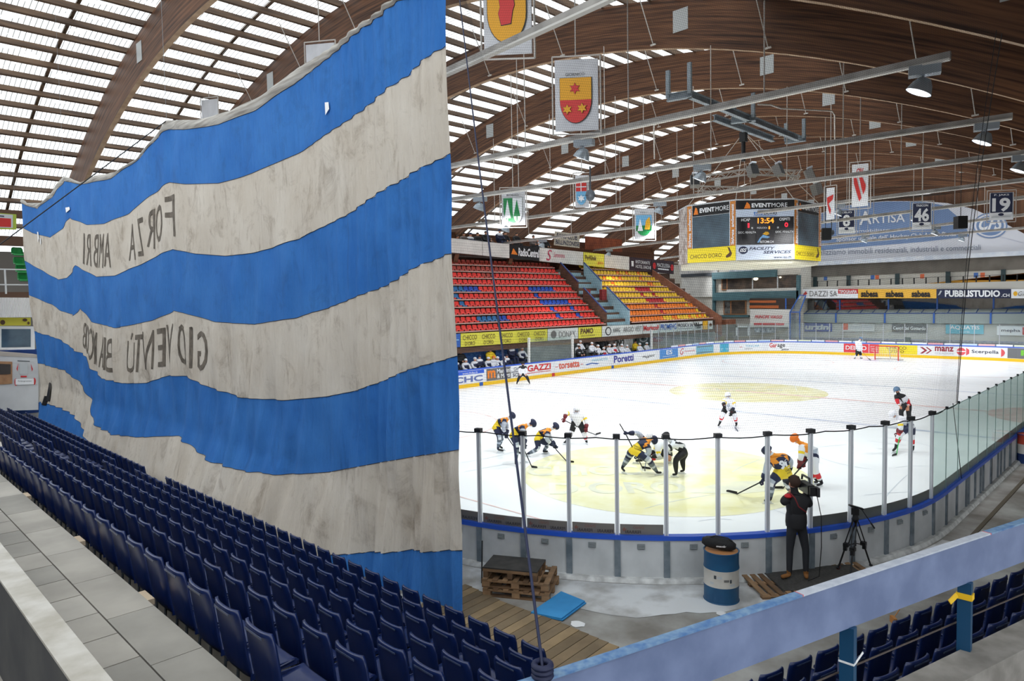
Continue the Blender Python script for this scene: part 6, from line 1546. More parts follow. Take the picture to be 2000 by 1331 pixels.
def person(name,label,J,kit,sc_=1.0,helmet=None,skates=True,gloves=None,group=None,cat='person',hair=None,visor=False,hatbrim=False,foot=None,lookdir=None,levels=1,bulk=1.0):
    """J: dict of joints in world space. kit: dict part->material"""
    g=J['ground']
    t=thing(name,g,label,cat,group)
    bulk=bulk*1.2 if skates else bulk
    V=[];Rr=[];E=[];idx={}
    def add(n,p,r,par=None):
        idx[n]=len(V); V.append(Vector(p)); Rr.append(r*sc_ if not isinstance(r,tuple) else (r[0]*sc_,r[1]*sc_))
        if par is not None: E.append((idx[par],idx[n]))
    pel,ch,nk,hd=J['pelvis'],J['chest'],J['neck'],J['head']
    add('pelvis',pel,.155*bulk*(1 if skates else .85)); add('waist',pel.lerp(ch,.5),.150*bulk,'pelvis'); add('chest',ch,.175*bulk,'waist'); add('neckb',ch.lerp(nk,.75),.10*bulk,'chest'); add('neck',nk,.062,'neckb')
    up=(hd-nk).normalized(); face=J.get('face',(hd-nk)); face=face.normalized()
    add('jaw',hd-up*.055*sc_+face*.02*sc_,.072,'neck'); add('skull',hd+up*.03*sc_,.092,'jaw'); add('crown',hd+up*.10*sc_,.06,'skull')
    add('nose',hd-up*.02*sc_+face*.105*sc_,.014,'jaw')
    for s in 'LR':
        sh,el,wr=J['sh'+s],J['el'+s],J['wr'+s]
        add('sh'+s,sh,.095*bulk,'chest'); add('ua'+s,sh.lerp(el,.5),.082*bulk,'sh'+s); add('el'+s,el,.066*bulk,'ua'+s); add('fa'+s,el.lerp(wr,.5),.058*bulk,'el'+s); add('wr'+s,wr,.038,'fa'+s)
        hp,kn,an,to=J['hip'+s],J['kn'+s],J['an'+s],J['to'+s]
        lb=bulk*(1 if skates else .78)
        add('hip'+s,hp,.125*lb,'pelvis'); add('th'+s,hp.lerp(kn,.5),.105*lb,'hip'+s); add('kn'+s,kn,.082*lb,'th'+s); add('ca'+s,kn.lerp(an,.45),.075*lb,'kn'+s); add('an'+s,an,.05,'ca'+s); add('he'+s,an+(an-kn).normalized()*.05*sc_,.045,'an'+s); add('to'+s,to,.036,'he'+s)
    o=skin(V,E,Rr,0,levels)
    PENDING.append((o,t,dict(J=J,kit=kit,V=V,idx=idx),name))
    # head gear and face details
    Rm=None
    z=up; x=face-z*face.dot(z); 
    if x.length<1e-3: x=Vector((1,0,0))-z*z.x
    x.normalize(); y=z.cross(x); HM=Matrix((x,y,z)).transposed()
    s=sc_
    m=MB()
    for q in (-1,1): m.ell(hd+HM@Vector((.088*s,q*.032*s,.0)),(.012*s,.012*s,.008*s),6,5)
    m.build('eyes',KB,t)
    m=MB(); m.ell(hd+HM@Vector((.088*s,0,-.065*s)),(.012*s,.024*s,.006*s),6,5); m.build('mouth',C_('lip',(150,80,74)),t)
    m=MB()
    for q in (-1,1): m.ell(hd+HM@Vector((-.005*s,q*.098*s,-.01*s)),(.022*s,.012*s,.034*s),7,6)
    m.build('ears',SKIN,t)
    if helmet is not None:
        m=MB(); m.ell(hd+HM@Vector((-.012*s,0,.052*s)),(.150*s,.130*s,.122*s),16,10,R=HM,zmin=-.3)
        for q in (-1,1): m.ell(hd+HM@Vector((-.01*s,q*.108*s,.0)),(.05*s,.022*s,.06*s),8,6,R=HM)
        h=m.build('helmet',helmet,t)
        m=MB(); m.ell(hd+HM@Vector((.0,0,.075*s)),(.142*s,.04*s,.105*s),10,8,R=HM); m.build('helmet_ridge',helmet,h)
        if visor:
            m=MB(); n=9; vs=[]
            for k in range(n):
                a=-1.1+2.2*k/(n-1)
                for zz_ in (.045,-.03): vs.append(hd+HM@Vector((.135*s*math.cos(a),.118*s*math.sin(a),zz_*s)))
            m.add(vs,[(2*k,2*k+1,2*k+3,2*k+2) for k in range(n-1)]); m.build('visor',glassy('visor',(.75,.8,.85),.1),h)
        if hatbrim:
            m=MB(); m.box(hd+HM@Vector((.13*s,0,.055*s)),(.10*s,.15*s,.015*s),HM); m.build('helmet_peak',helmet,h)
    if hair is not None:
        m=MB(); m.ell(hd+HM@Vector((-.016*s,0,.03*s)),(.112*s,.102*s,.115*s),14,10,R=HM,zmin=-.35 if hair!='long' else -1); m.build('hair',HAIRB,t)
    for sd in 'LR':
        w_=J['wr'+sd]; e_=J['el'+sd]; dr=(w_-e_).normalized()
        if gloves is not None: put_hand(t,w_+dr*.05*sc_,dr,gloves,1.45*sc_,'glove')
        else: put_hand(t,w_+dr*.045*sc_,dr,SKIN,1.0*sc_,'hand')
        if skates:
            an,to=J['an'+sd],J['to'+sd]; d=to-an; d.z=0
            if d.length<.02: d=Vector((face.x,face.y,0))
            d.normalize(); c=Vector((an.x,an.y,0))+d*.07*s; zb0=min(an.z,to.z)-.06*s; 
            zb0=max(0.0,J.get('lift'+sd,0.0))
            m=MB(); m.beam(c-d*.15*s+Vector((0,0,zb0+.012)),c+d*.15*s+Vector((0,0,zb0+.012)),.012,.024); m.beam(c-d*.10*s+Vector((0,0,zb0+.05)),c+d*.11*s+Vector((0,0,zb0+.05)),.03,.05); m.build('skate_blade',mat('blade_pale',(222,224,228),.4),t)
    return t
def finish_people():
    dg=bpy.context.evaluated_depsgraph_get()
    done=[]
    for o,t,inf,nm in PENDING:
        ev=o.evaluated_get(dg); me=bpy.data.meshes.new_from_object(ev,depsgraph=dg); done.append((o,t,inf,nm,me))
    for o,t,inf,nm,me in done:
        bpy.data.objects.remove(o)
        J,kit=inf['J'],inf['kit']; mats=[]; 
        def mi(m_):
            if m_ not in mats: mats.append(m_)
            return mats.index(m_)
        segs=[('torso',J['pelvis'],J['chest']),('torso2',J['chest'],J['neck']),('head',J['neck'],J['head']+(J['head']-J['neck']).normalized()*.1)]
        for s in 'LR':
            segs+= [('ua'+s,J['sh'+s],J['el'+s]),('fa'+s,J['el'+s],J['wr'+s]),('hipb'+s,J['pelvis'],J['hip'+s]),('th'+s,J['hip'+s],J['kn'+s]),('sn'+s,J['kn'+s],J['an'+s]),('ft'+s,J['an'+s],J['to'+s]),('shb'+s,J['chest'],J['sh'+s])]
        idxs=[]
        for p in me.polygons:
            c=p.center; best=None
            for n_,a,b in segs:
                d=b-a; L2=d.length_squared+1e-9; tt=max(0,min(1,(c-a).dot(d)/L2)); q=(c-(a+d*tt)).length
                w_={'head':.8,'torso':1.0}.get(n_,1.0)
                if n_.startswith('torso') : q*=.80
                if best is None or q<best[0]: best=(q,n_,tt)
            _,n_,tt=best; k=n_.rstrip('LR') if n_[-1] in 'LR' and n_ not in() else n_
            def ch(lst,tt):
                for lim,m_ in lst:
                    if tt<=lim: return m_
                return lst[-1][1]
            m_=None
            if k=='torso': m_=ch(kit['torso'],tt)
            elif k in('torso2','shb'): m_=ch(kit.get('torso2',[(1,kit['torso'][-1][1])]),tt)
            elif k=='head': m_=SKIN if tt>.40 else kit.get('collar',kit['torso'][-1][1])
            elif k=='ua': m_=ch(kit['ua'],tt)
            elif k=='fa': m_=ch(kit['fa'],tt)
            elif k in('hipb',): m_=kit.get('hip',kit['pants'])
            elif k=='th': m_=ch(kit.get('thigh',[(1,kit['pants'])]),tt)
            elif k=='sn': m_=ch(kit['sock'],tt)
            else: m_=kit['boot']
            idxs.append(mi(m_))
        for m_ in mats: me.materials.append(m_)
        me.polygons.foreach_set('material_index',idxs); me.polygons.foreach_set('use_smooth',[True]*len(me.polygons)); me.update()
        b=bpy.data.objects.new('body',me); COL.objects.link(b); b.parent=t; b.matrix_parent_inverse=t.matrix_basis.inverted()
        inf['body']=b
HCAP=dict(hip=KY,torso=[(.5,KY),(1,KN)],torso2=[(.5,KN),(1,KO)],collar=KW,ua=[(.3,KN),(1,KLG)],fa=[(.35,KLG),(.5,KW),(1,KN)],pants=KN,thigh=[(.12,KY),(.85,KN),(1,KLG)],sock=[(.12,KW),(.25,KN),(.45,KG),(.6,KLG),(.85,KG),(1,KN)],boot=KB)
AWAY=dict(torso=[(.5,KW),(.62,KLG),(1,KW)],torso2=[(1,KW)],collar=KW,ua=[(.5,KW),(.8,KY),(1,KW)],fa=[(.4,KW),(.7,KN),(1,KR)],pants=KB,thigh=[(.8,KB),(1,KW)],sock=[(.3,KW),(.55,KR),(.8,KW),(1,KB)],boot=KB)
LINE=dict(torso=[(.12,KB),(.28,KW),(.42,KB),(.58,KW),(.72,KB),(.88,KW),(1,KB)],torso2=[(.3,KW),(.6,KB),(1,KW)],collar=KB,ua=[(.3,KW),(.55,KB),(.8,KW),(1,KB)],fa=[(.4,KW),(1,KB)],pants=KB,sock=[(1,KB)],boot=KB)
def figure(origin,sc_,gpx,jt,order,zz=0.0,base=None):
    """joints from photo positions on an upright plane through the ground point gpx; off = metres away from the camera along the view"""
    G=at(gpx[0],gpx[1],z=zz); fh=Vector((_f.x,_f.y,0)).normalized()
    out={'ground':G}
    dG=(G-CAM).dot(fh)
    for k,v in jt.items():
        px=origin[0]+v[0]/sc_; py=origin[1]+v[1]/sc_; off=v[2] if len(v)>2 else 0
        r=ray(px,py); t=(dG+off)/r.dot(fh); out[k]=CAM+r*t
    return out,fh
def hk(name,label,origin,zs,gpx,jt,kit,zz=0.0,face=None,**kw):
    J,fh=figure(origin,zs,gpx,jt,None,zz)
    side=Vector((fh.y,-fh.x,0))    # to the right in the photo
    def dirv(r,a,u): return (side*r+fh*a+Vector((0,0,u))).normalized()
    J['face']=dirv(*face)
    # fill in hips and shoulders if missing
    for s in 'LR':
        J.setdefault('hip'+s,J['pelvis']+(fh if s=='L' else -fh)*.10)
    # keep feet on the ice
    for s in 'LR':
        an,to=J['an'+s],J['to'+s]
        lift=kw.get('lift',{}).get(s,0)
        J['an'+s]=Vector((an.x,an.y,max(zz+.12+lift,min(an.z,zz+.22+lift)))); J['to'+s]=Vector((to.x,to.y,zz+.09+lift)); J['lift'+s]=zz+lift
    kw.pop('lift',None)
    return person(name,label,J,kit,face and kw.pop('sc_',1.0) or 1.0,**kw),J,dirv
def stick(label,pts,blade,mt=None,r=.014,grp='hockey sticks'):
    """pts: world points of the shaft; blade: tip point"""
    a,b=pts[0],pts[-1]; t=thing('hockey_stick',b,label,'hockey stick',grp)
    m=MB(); 
    for p,q in zip(pts,pts[1:]): m.beam(p,q,.022,.03)
    m.build('shaft',mt or KB,t)
    m=MB(); d=(blade-b); n=6; vs=[]
    side=Vector((-d.y,d.x,0)).normalized()
    for k in range(n+1):
        u=k/n; c=b+d*u+side*.04*u*u; h=.065*(1-.25*u) if u<1 else .035
        for z0 in (max(.004,c.z-.01),c.z+h): 
            for w_ in (-.008,.008): vs.append(Vector((c.x,c.y,z0))+side*w_)
    fs=[]
    for k in range(n): a_=4*k; b_=a_+4; fs+=[(a_,b_,b_+1,a_+1),(a_+2,a_+3,b_+3,b_+2),(a_,a_+2,b_+2,b_),(a_+1,b_+1,b_+3,a_+3)]
    fs+=[(0,1,3,2),(4*n,4*n+2,4*n+3,4*n+1)]
    m.add(vs,fs); m.build('blade',KB if mt is not KW else KG,t)
    return t
def sp(origin,zs,p,J,off=0):
    fh=Vector((_f.x,_f.y,0)).normalized(); r=ray(origin[0]+p[0]/zs,origin[1]+p[1]/zs); t=((J['ground']-CAM).dot(fh)+off)/r.dot(fh); return CAM+r*t
def ic(origin,zs,p,z=.02): return at(origin[0]+p[0]/zs,origin[1]+p[1]/zs,z=z)

O1=(940,780); S1_=8.873
t,J,dv=hk('hockey_player','player in navy and yellow kit, leftmost of the three crouching by the near boards',O1,S1_,(976,884),dict(pelvis=(240,455),chest=(385,385),neck=(455,340),head=(515,300),shL=(400,360,.22),shR=(410,380,-.20),elL=(450,480,.30),elR=(380,500,-.30),wrL=(440,600,.15),wrR=(420,610,-.12),hipL=(250,480,.14),hipR=(240,480,-.14),knL=(370,640,.2),knR=(320,660,-.18),anL=(320,790,.25),anR=(290,850,-.18),toL=(375,810,.25),toR=(390,880,-.18)),HCAP,face=(1,-.1,-.25),helmet=KN,gloves=KN,visor=True,group='home players')
stick('stick of the leftmost crouching navy and yellow player',[sp(O1,S1_,(380,520),J,-.1),sp(O1,S1_,(430,630),J,-.1),ic(O1,S1_,(640,930))],ic(O1,S1_,(700,960)))
t,J,dv=hk('hockey_player','player in navy and yellow kit, middle of the three crouching by the near boards',O1,S1_,(1008,908),dict(pelvis=(545,600),chest=(690,500),neck=(790,455),head=(870,430),shL=(720,480,.22),shR=(720,500,-.2),elL=(760,620,.30),elR=(710,620,-.30),wrL=(750,770,.12),wrR=(740,790,-.10),hipL=(560,630,.14),hipR=(540,620,-.14),knL=(720,790,.2),knR=(620,800,-.2),anL=(710,1000,.2),anR=(600,1080,-.2),toL=(760,1020,.2),toR=(600,1130,-.3)),HCAP,face=(1,-.1,-.2),helmet=KN,gloves=KN,visor=True,group='home players')
stick('stick of the middle crouching navy and yellow player',[sp(O1,S1_,(700,700),J,-.1),sp(O1,S1_,(745,880),J,-.1),ic(O1,S1_,(880,1185))],ic(O1,S1_,(960,1195)))
t,J,dv=hk('hockey_player','player in navy and yellow kit, rightmost of the three crouching by the near boards, lunging',O1,S1_,(1050,890),dict(pelvis=(965,650),chest=(1090,560),neck=(1190,530),head=(1268,485),shL=(1150,570,.22),shR=(1150,590,-.2),elL=(1200,700,.30),elR=(1130,700,-.30),wrL=(1270,790,.12),wrR=(1240,800,-.10),hipL=(980,680,.14),hipR=(970,680,-.14),knL=(1160,790,.2),knR=(990,860,-.2),anL=(1085,910,.25),anR=(820,990,-.2),toL=(1160,950,.25),toR=(800,1040,-.2)),HCAP,face=(1,-.15,-.3),helmet=KN,gloves=KN,visor=True,group='home players')
stick('stick of the rightmost crouching navy and yellow player, blade beside a glass post',[sp(O1,S1_,(1200,700),J,-.1),sp(O1,S1_,(1300,880),J,-.1),ic(O1,S1_,(1490,1090))],ic(O1,S1_,(1600,1100)))
t,J,dv=hk('hockey_player','white-kitted player facing the camera with legs wide, behind the three navy players',O1,S1_,(1130,868),dict(pelvis=(1655,430),chest=(1660,310),neck=(1650,255),head=(1652,200),shL=(1545,250,.0),shR=(1765,270,.0),elL=(1470,250,-.1),elR=(1825,390,-.1),wrL=(1445,330,-.2),wrR=(1820,500,-.25),hipL=(1600,440,0),hipR=(1730,440,0),knL=(1560,600,-.15),knR=(1790,620,-.15),anL=(1470,740,0),anR=(1820,780,0),toL=(1430,775,-.1),toR=(1835,810,-.1)),AWAY,face=(.1,-1,-.25),helmet=KW,gloves=C_('glove_red',(110,30,40)),visor=True,group='visiting players',bulk=1.05)
stick('stick held low across the body of the white player behind the navy trio',[sp(O1,S1_,(1455,375),J,-.25),sp(O1,S1_,(1830,560),J,-.3),ic(O1,S1_,(1985,620))],ic(O1,S1_,(2085,590)))
O2=(1190,830); S2_=11.09
t,J,dv=hk('hockey_player','navy and yellow player bent over the face-off, one arm raised back',O2,S2_,(1260,928),dict(pelvis=(560,520),chest=(760,400),neck=(860,345),head=(935,340),shL=(730,300,.2),shR=(850,470,-.15),elL=(620,180,.15),elR=(860,640,-.2),wrL=(430,185,.1),wrR=(660,690,-.15),hipL=(500,560,.14),hipR=(600,600,-.14),knL=(430,680,.2),knR=(850,760,-.25),anL=(290,870,.2),anR=(1030,1030,-.1),toL=(340,905,.1),toR=(1140,1060,-.1)),HCAP,face=(.8,.1,-.6),helmet=KN,gloves=KN,visor=True,group='home players',bulk=1.12)
P5=len(PENDING)-1
stick('stick of the bent face-off player, shaft rising behind the raised glove',[sp(O2,S2_,(225,-20),J,.1),sp(O2,S2_,(370,230),J,.1),sp(O2,S2_,(620,720),J,-.1),ic(O2,S2_,(720,940))],ic(O2,S2_,(885,965)))
t,J,dv=hk('hockey_player','white-kitted player bent low at the face-off, head against the navy player',O2,S2_,(1262,912),dict(pelvis=(1250,400,.3),chest=(1080,420,.2),neck=(960,330,.15),head=(895,280,.15),shL=(1050,380,.35),shR=(1050,520,-.05),elL=(1000,560,.3),elR=(1070,650,-.1),wrL=(900,640,.2),wrR=(930,700,-.05),hipL=(1240,500,.4),hipR=(1260,500,.2),knL=(1150,700,.5),knR=(1330,720,.3),anL=(620,800,.4),anR=(1330,900,.4),toL=(570,835,.4),toR=(1290,930,.4)),AWAY,face=(-.7,.0,-.7),helmet=KW,gloves=KB,group='visiting players')
stick('thin stick of the white face-off player touching the ice below the navy player',[sp(O2,S2_,(880,690),J,-.05),sp(O2,S2_,(790,830),J,-.05),ic(O2,S2_,(770,960))],ic(O2,S2_,(750,1000)),KG)
t,J,dv=hk('linesman','linesman in black and white stripes bending to drop the puck at the face-off',O2,S2_,(1320,930),dict(pelvis=(1640,560,.1),chest=(1440,420,.0),neck=(1310,330,-.05),head=(1245,275,-.05),shL=(1400,400,.2),shR=(1370,450,-.2),elL=(1300,560,.2),elR=(1210,540,-.2),wrL=(1300,700,.15),wrR=(1280,660,-.2),hipL=(1640,610,.2),hipR=(1610,610,-.1),knL=(1580,760,.2),knR=(1430,760,-.2),anL=(1610,960,.2),anR=(1450,1040,-.2),toL=(1530,985,.2),toR=(1360,1075,-.2)),LINE,face=(-.9,-.1,-.4),helmet=KB,group='officials',bulk=1.0)
O3=(1400,830); S3_=7.83
t,J,dv=hk('hockey_player','navy and yellow player with number 90 seen from behind, reaching left with the stick',O3,S3_,(1500,985),dict(pelvis=(1030,720),chest=(930,560),neck=(850,460),head=(785,410),shL=(800,560,-.05),shR=(1060,500,.1),elL=(760,700,-.1),elR=(1130,580,.2),wrL=(710,830,-.1),wrR=(1100,700,.4),hipL=(950,760,-.05),hipR=(1080,760,.1),knL=(830,880,-.1),knR=(1080,900,.15),anL=(820,1120,.0),anR=(1180,1150,.3),toL=(720,1165,.0),toR=(1150,1180,.4)),HCAP,face=(-.9,.5,-.3),helmet=KN,gloves=KN,group='home players',bulk=1.18)
P8=len(PENDING)-1
stick('long stick of player number 90 stretched to the left over the face-off circle',[sp(O3,S3_,(900,790),J,.2),sp(O3,S3_,(690,870),J,-.1),ic(O3,S3_,(310,1060))],ic(O3,S3_,(165,1015)))
t,J,dv=hk('hockey_player','white-kitted player with bright orange helmet beside number 90',O3,S3_,(1603,950),dict(pelvis=(1520,470),chest=(1380,360),neck=(1285,285),head=(1205,225),shL=(1300,350,-.15),shR=(1360,340,.2),elL=(1290,480,-.25),elR=(1350,470,.3),wrL=(1268,600,-.15),wrR=(1330,580,.1),hipL=(1480,520,-.12),hipR=(1520,520,.14),knL=(1500,700,-.2),knR=(1440,700,.2),anL=(1600,880,-.1),anR=(1530,850,.2),toL=(1530,950,-.25),toR=(1490,880,.1)),dict(AWAY,torso2=[(.25,KW),(1,KO)],collar=KO,pants=KN,thigh=[(.5,KW),(1,KW)]),face=(-1,-.15,-.25),helmet=C_('helmet_orange',(240,120,30),.4),gloves=C_('glove_red',(0,0,0)),group='visiting players',bulk=1.1)
stick('dark stick of the orange-helmeted player, blade behind number 90',[sp(O3,S3_,(1400,525),J,-.1),sp(O3,S3_,(1190,760),J,-.2),ic(O3,S3_,(1010,975))],ic(O3,S3_,(850,965)))
O5=(1700,740); S5_=8.315
REFK=dict(torso=[(.15,KB),(.8,KW),(1,KW)],torso2=[(1,KB)],collar=KB,ua=[(.45,KB),(.9,KR),(1,KR)],fa=[(.5,KR),(.7,KW),(1,SKIN)],pants=KB,sock=[(1,KB)],boot=KB)
t,J,dv=hk('hockey_player','official in black, red and white kit leaning hands on knees near centre ice',O5,S5_,(1768,838),dict(pelvis=(600,400),chest=(500,320),neck=(450,245),head=(432,195),shL=(420,285,-.1),shR=(545,290,.05),elL=(440,380,-.15),elR=(620,370,.0),wrL=(480,450,-.25),wrR=(600,480,-.2),hipL=(560,430,-.1),hipR=(620,430,.1),knL=(495,530,-.3),knR=(620,550,-.25),anL=(520,720,.0),anR=(640,740,.0),toL=(490,760,-.15),toR=(630,780,-.15)),REFK,face=(-.5,-.9,-.1),helmet=C_('helmet_steel',(90,120,150),.4),group='officials')
t,J,dv=hk('hockey_player','white-kitted player with raised pale helmet and green stick at the right of the ice',O5,S5_,(1768,884),dict(pelvis=(650,740),chest=(530,650),neck=(430,630),head=(375,590),shL=(470,680,-.2),shR=(520,660,.2),elL=(500,800,-.3),elR=(480,780,.2),wrL=(475,890,-.25),wrR=(450,880,.1),hipL=(620,790,-.12),hipR=(670,780,.12),knL=(480,900,-.25),knR=(670,950,.1),anL=(415,1060,-.1),anR=(690,1130,.1),toL=(360,1110,-.15),toR=(660,1180,-.1)),dict(AWAY,pants=KN,thigh=[(.8,KN),(1,KW)]),face=(-1,-.3,-.1),helmet=KW,hatbrim=True,gloves=C_('glove_red',(0,0,0)),group='visiting players',bulk=1.08)
stick('green and black stick of the white player at the right of the ice',[sp(O5,S5_,(500,860),J,-.3),sp(O5,S5_,(455,1040),J,-.3),ic(O5,S5_,(425,1240))],ic(O5,S5_,(335,1255)),C_('stick_green',(60,190,90)))
O6=(1380,750); S6_=13.31
t,J,dv=hk('hockey_player','white-kitted player facing the camera alone in mid ice',O6,S6_,(1424,835),dict(pelvis=(570,640),chest=(575,480),neck=(560,385),head=(557,320),shL=(470,420,0),shR=(680,430,0),elL=(440,500,-.1),elR=(730,560,-.1),wrL=(455,570,-.25),wrR=(650,750,-.3),hipL=(490,660,0),hipR=(660,660,0),knL=(420,800,-.2),knR=(730,830,-.2),anL=(350,970,0),anR=(775,1030,0),toL=(300,1045,-.15),toR=(760,1085,-.2)),AWAY,face=(-.05,-1,-.2),helmet=KW,gloves=KB,visor=True,group='visiting players',bulk=1.08)
stick('white stick of the lone white player in mid ice',[sp(O6,S6_,(465,560),J,-.3),sp(O6,S6_,(570,750),J,-.35),sp(O6,S6_,(640,900),J,-.35),ic(O6,S6_,(740,1150))],ic(O6,S6_,(790,1240)),KW)
O7=(880,650); S7_=11.11
t,J,dv=hk('linesman','official in black and white standing legs wide in front of the left bench boards',O7,S7_,(1020,752),dict(pelvis=(1570,890),chest=(1570,790),neck=(1570,730),head=(1570,680),shL=(1510,745,0),shR=(1630,745,0),elL=(1490,830,-.1),elR=(1650,830,-.1),wrL=(1505,900,-.25),wrR=(1640,900,-.25),hipL=(1540,900,0),hipR=(1600,900,0),knL=(1490,970,-.25),knR=(1660,970,-.25),anL=(1445,1085,0),anR=(1710,1085,0),toL=(1440,1120,-.2),toR=(1715,1110,-.2)),dict(LINE,torso=[(.1,KB),(1,KW)],torso2=[(1,KB)],ua=[(.4,KB),(1,KW)],fa=[(1,KW)]),face=(0,-1,-.1),helmet=KB,group='officials',bulk=1.1)
O8=(1380,520); S8_=6.25
t,J,dv=hk('goalkeeper','white-clad goalkeeper with leg pads standing left of the far goal',O8,S8_,(1676,702),dict(pelvis=(1850,1020),chest=(1845,950),neck=(1860,915),head=(1880,888),shL=(1835,925,-.1),shR=(1875,930,.15),elL=(1830,975,-.2),elR=(1890,985,.2),wrL=(1860,1020,-.25),wrR=(1890,1040,.1),hipL=(1840,1035,-.1),hipR=(1865,1035,.1),knL=(1835,1075,-.2),knR=(1880,1080,.1),anL=(1815,1120,-.1),anR=(1880,1125,.1),toL=(1800,1140,-.2),toR=(1905,1140,.1)),dict(torso=[(1,KW)],ua=[(1,KW)],fa=[(1,KW)],pants=KB,sock=[(.3,KB),(1,KW)],boot=KB,collar=KW),face=(.8,-.5,-.2),helmet=C_('helmet_steel',(0,0,0)),gloves=KW,bulk=1.25)
stick('broad stick of the far goalkeeper resting on the ice',[sp(O8,S8_,(1905,1050),J,-.1),ic(O8,S8_,(1980,1135))],ic(O8,S8_,(2000,1150)),C_('stick_tan',(170,130,90)))
m=MB(); p=at(1382,849,z=.013); m.lathe([(0,0),(.038,0),(.038,.025),(0,.025)],(p.x,p.y,.012),14); 
pp=at(1382,849.5,z=GT+.05)
o=MB().box(netp(.36,.01),(.09,.05,.05)).build('net_clip',CAPK) if False else None
# the cameraman
O9=(1480,900); S9_=4.754
CK=dict(torso=[(1,KB)],torso2=[(1,KB)],collar=KB,ua=[(1,KB)],fa=[(.85,KB),(1,SKIN)],pants=C_('trousers',(34,36,42)),sock=[(1,C_('trousers',(0,0,0)))],boot=C_('boot_tan',(140,92,44)))
J,fh=figure(O9,S9_,(1548,1130),dict(pelvis=(355,600),chest=(365,400),neck=(340,290),head=(335,205),shL=(275,345,-.03),shR=(455,350,0),elL=(225,400,-.12),elR=(480,420,.05),wrL=(300,300,.12),wrR=(430,290,.28),hipL=(315,635),hipR=(410,635),knL=(297,830,.03),knR=(445,830,.0),anL=(292,1030,.0),anR=(447,1030,.0),toL=(215,1100,-.06),toR=(455,1115,-.12)),None,.45)
side=Vector((fh.y,-fh.x,0)); J['face']=(side*-.35+fh*1.0+Vector((0,0,0))).normalized()
for s in 'LR': J['an'+s].z=.45+.11; J['to'+s].z=.45+.05
cm=person('person','cameraman in black jacket with red shoulder patch and tan boots, back turned, at the boards',J,CK,1.0,helmet=None,skates=False,gloves=None,hair='long',levels=2,bulk=1.02)
CMJ=J
m=MB(); a=J['shL']; m.ell(a+Vector((-.0,0,.045))-fh*.045,(.085,.07,.04),12,8); m.build('shoulder_patch',KR,cm,'red shoulder patch')
m=MB(); m.tube([sp(O9,S9_,(300,300),J,-.10),sp(O9,S9_,(345,350),J,-.22),sp(O9,S9_,(380,430),J,-.24),sp(O9,S9_,(450,480),J,-.18)],.012,6); m.build('strap',C_('strap_red',(120,30,34)),cm,'dark red strap across the back')
m=MB(); 
jb=[(240,490),(470,490),(480,610),(235,610)]
c0=sp(O9,S9_,(357,560),J); 
m.lathe([(.175,-.10),(.185,-.02),(.18,.10),(.165,.16)],(c0.x,c0.y,c0.z),18); m.build('jacket_hem',KB,cm)
m=MB(); h=J['head']; m.tube([h+side*-.10+Vector((0,0,-.01)),h+side*-.09+Vector((0,0,.10)),h+Vector((0,0,.135)),h+side*.09+Vector((0,0,.10)),h+side*.10],.011,6); m.ell(h-side*.105,(.03,.045,.045),8,6); m.ell(h+side*.105,(.03,.045,.045),8,6); m.build('headphones',KB,cm)
# video camera on his shoulder
c=sp(O9,S9_,(452,250),J,.12); vc=thing('video_camera',c,'black broadcast camera on the shoulder of the cameraman','video camera')
R=Matrix((side,fh,Vector((0,0,1)))).transposed()
BK=mat('camera_black',(20,20,22),.4)
m=MB(); m.box(c,(.12,.40,.17),R); m.box(c+R@Vector((.0,-.23,-.01)),(.10,.08,.16),R); m.build('camera_body',BK,vc)
m=MB(); m.beam(c+R@Vector((0,-.14,.11)),c+R@Vector((0,-.12,.19)),.03,.02); m.beam(c+R@Vector((0,-.12,.19)),c+R@Vector((0,.18,.19)),.035,.025); m.beam(c+R@Vector((0,.18,.19)),c+R@Vector((0,.2,.1)),.03,.02); m.build('carry_handle',BK,vc)
m=MB(); q=R@Vector((0,1,0)); ax=Matrix((side,Vector((0,0,1)),-fh)).transposed(); m.lathe([(.05,.0),(.055,-.1),(.07,-.2),(.085,-.30),(.09,-.31)],tuple(c+R@Vector((0,.22,0))),16,axis=Matrix((side,Vector((0,0,1)),fh*-1)).transposed()); m.build('lens',BK,vc)
m=MB(); m.box(c+R@Vector((-.13,.10,.02)),(.12,.10,.07),R); m.build('viewfinder',BK,vc)
m=MB(); m.box(c+R@Vector((.09,-.22,-.02)),(.05,.16,.16),R); m.build('battery',mat('batt',(40,40,44),.5),vc)
m=MB(); p0=c+R@Vector((.06,-.30,-.08)); m.tube([p0,p0+R@Vector((.05,-.06,-.35)),p0+R@Vector((.06,-.05,-.9)),p0+R@Vector((0,-.1,-1.4)),Vector((p0.x,p0.y,.47))-side*.15],.008,6); m.build('camera_cable',BK,vc,'thin black cable')

# ---------------- players and staff on the benches: small seated figures ----------------
def bench_proto(kit_,helmet,nm):
    m=MB(); J_={}
    mats=kit_
    m.ell((0,0,.30),(.22,.30,.34),12,8,0); m.ell((0,.0,.56),(.20,.30,.13),12,6,1)
    for s in (-1,1): m.tube([(0,s*.27,.52),(-.18,s*.30,.28),(-.36,s*.16,.22)],[.095,.085,.06],8,2); m.ell((-.40,s*.14,.22),(.07,.06,.06),8,6,3)
    m.tube([(0,0,.60),(-.03,0,.70)],[.07,.06],8,4)
    m.ell((-.05,0,.78),(.10,.085,.12),10,8,4); m.ell((-.15,0,.765),(.02,.016,.025),6,5,4)
    if helmet is not None: m.ell((-.04,0,.84),(.135,.118,.11),12,8,5,zmin=-.25)
    else: m.ell((-.03,0,.82),(.115,.10,.11),12,8,5,zmin=-.2)
    for s in (-1,1): m.tube([(0,s*.13,.05),(-.42,s*.15,.05),(-.44,s*.15,-.40)],[.11,.095,.07],8,6)
    return m
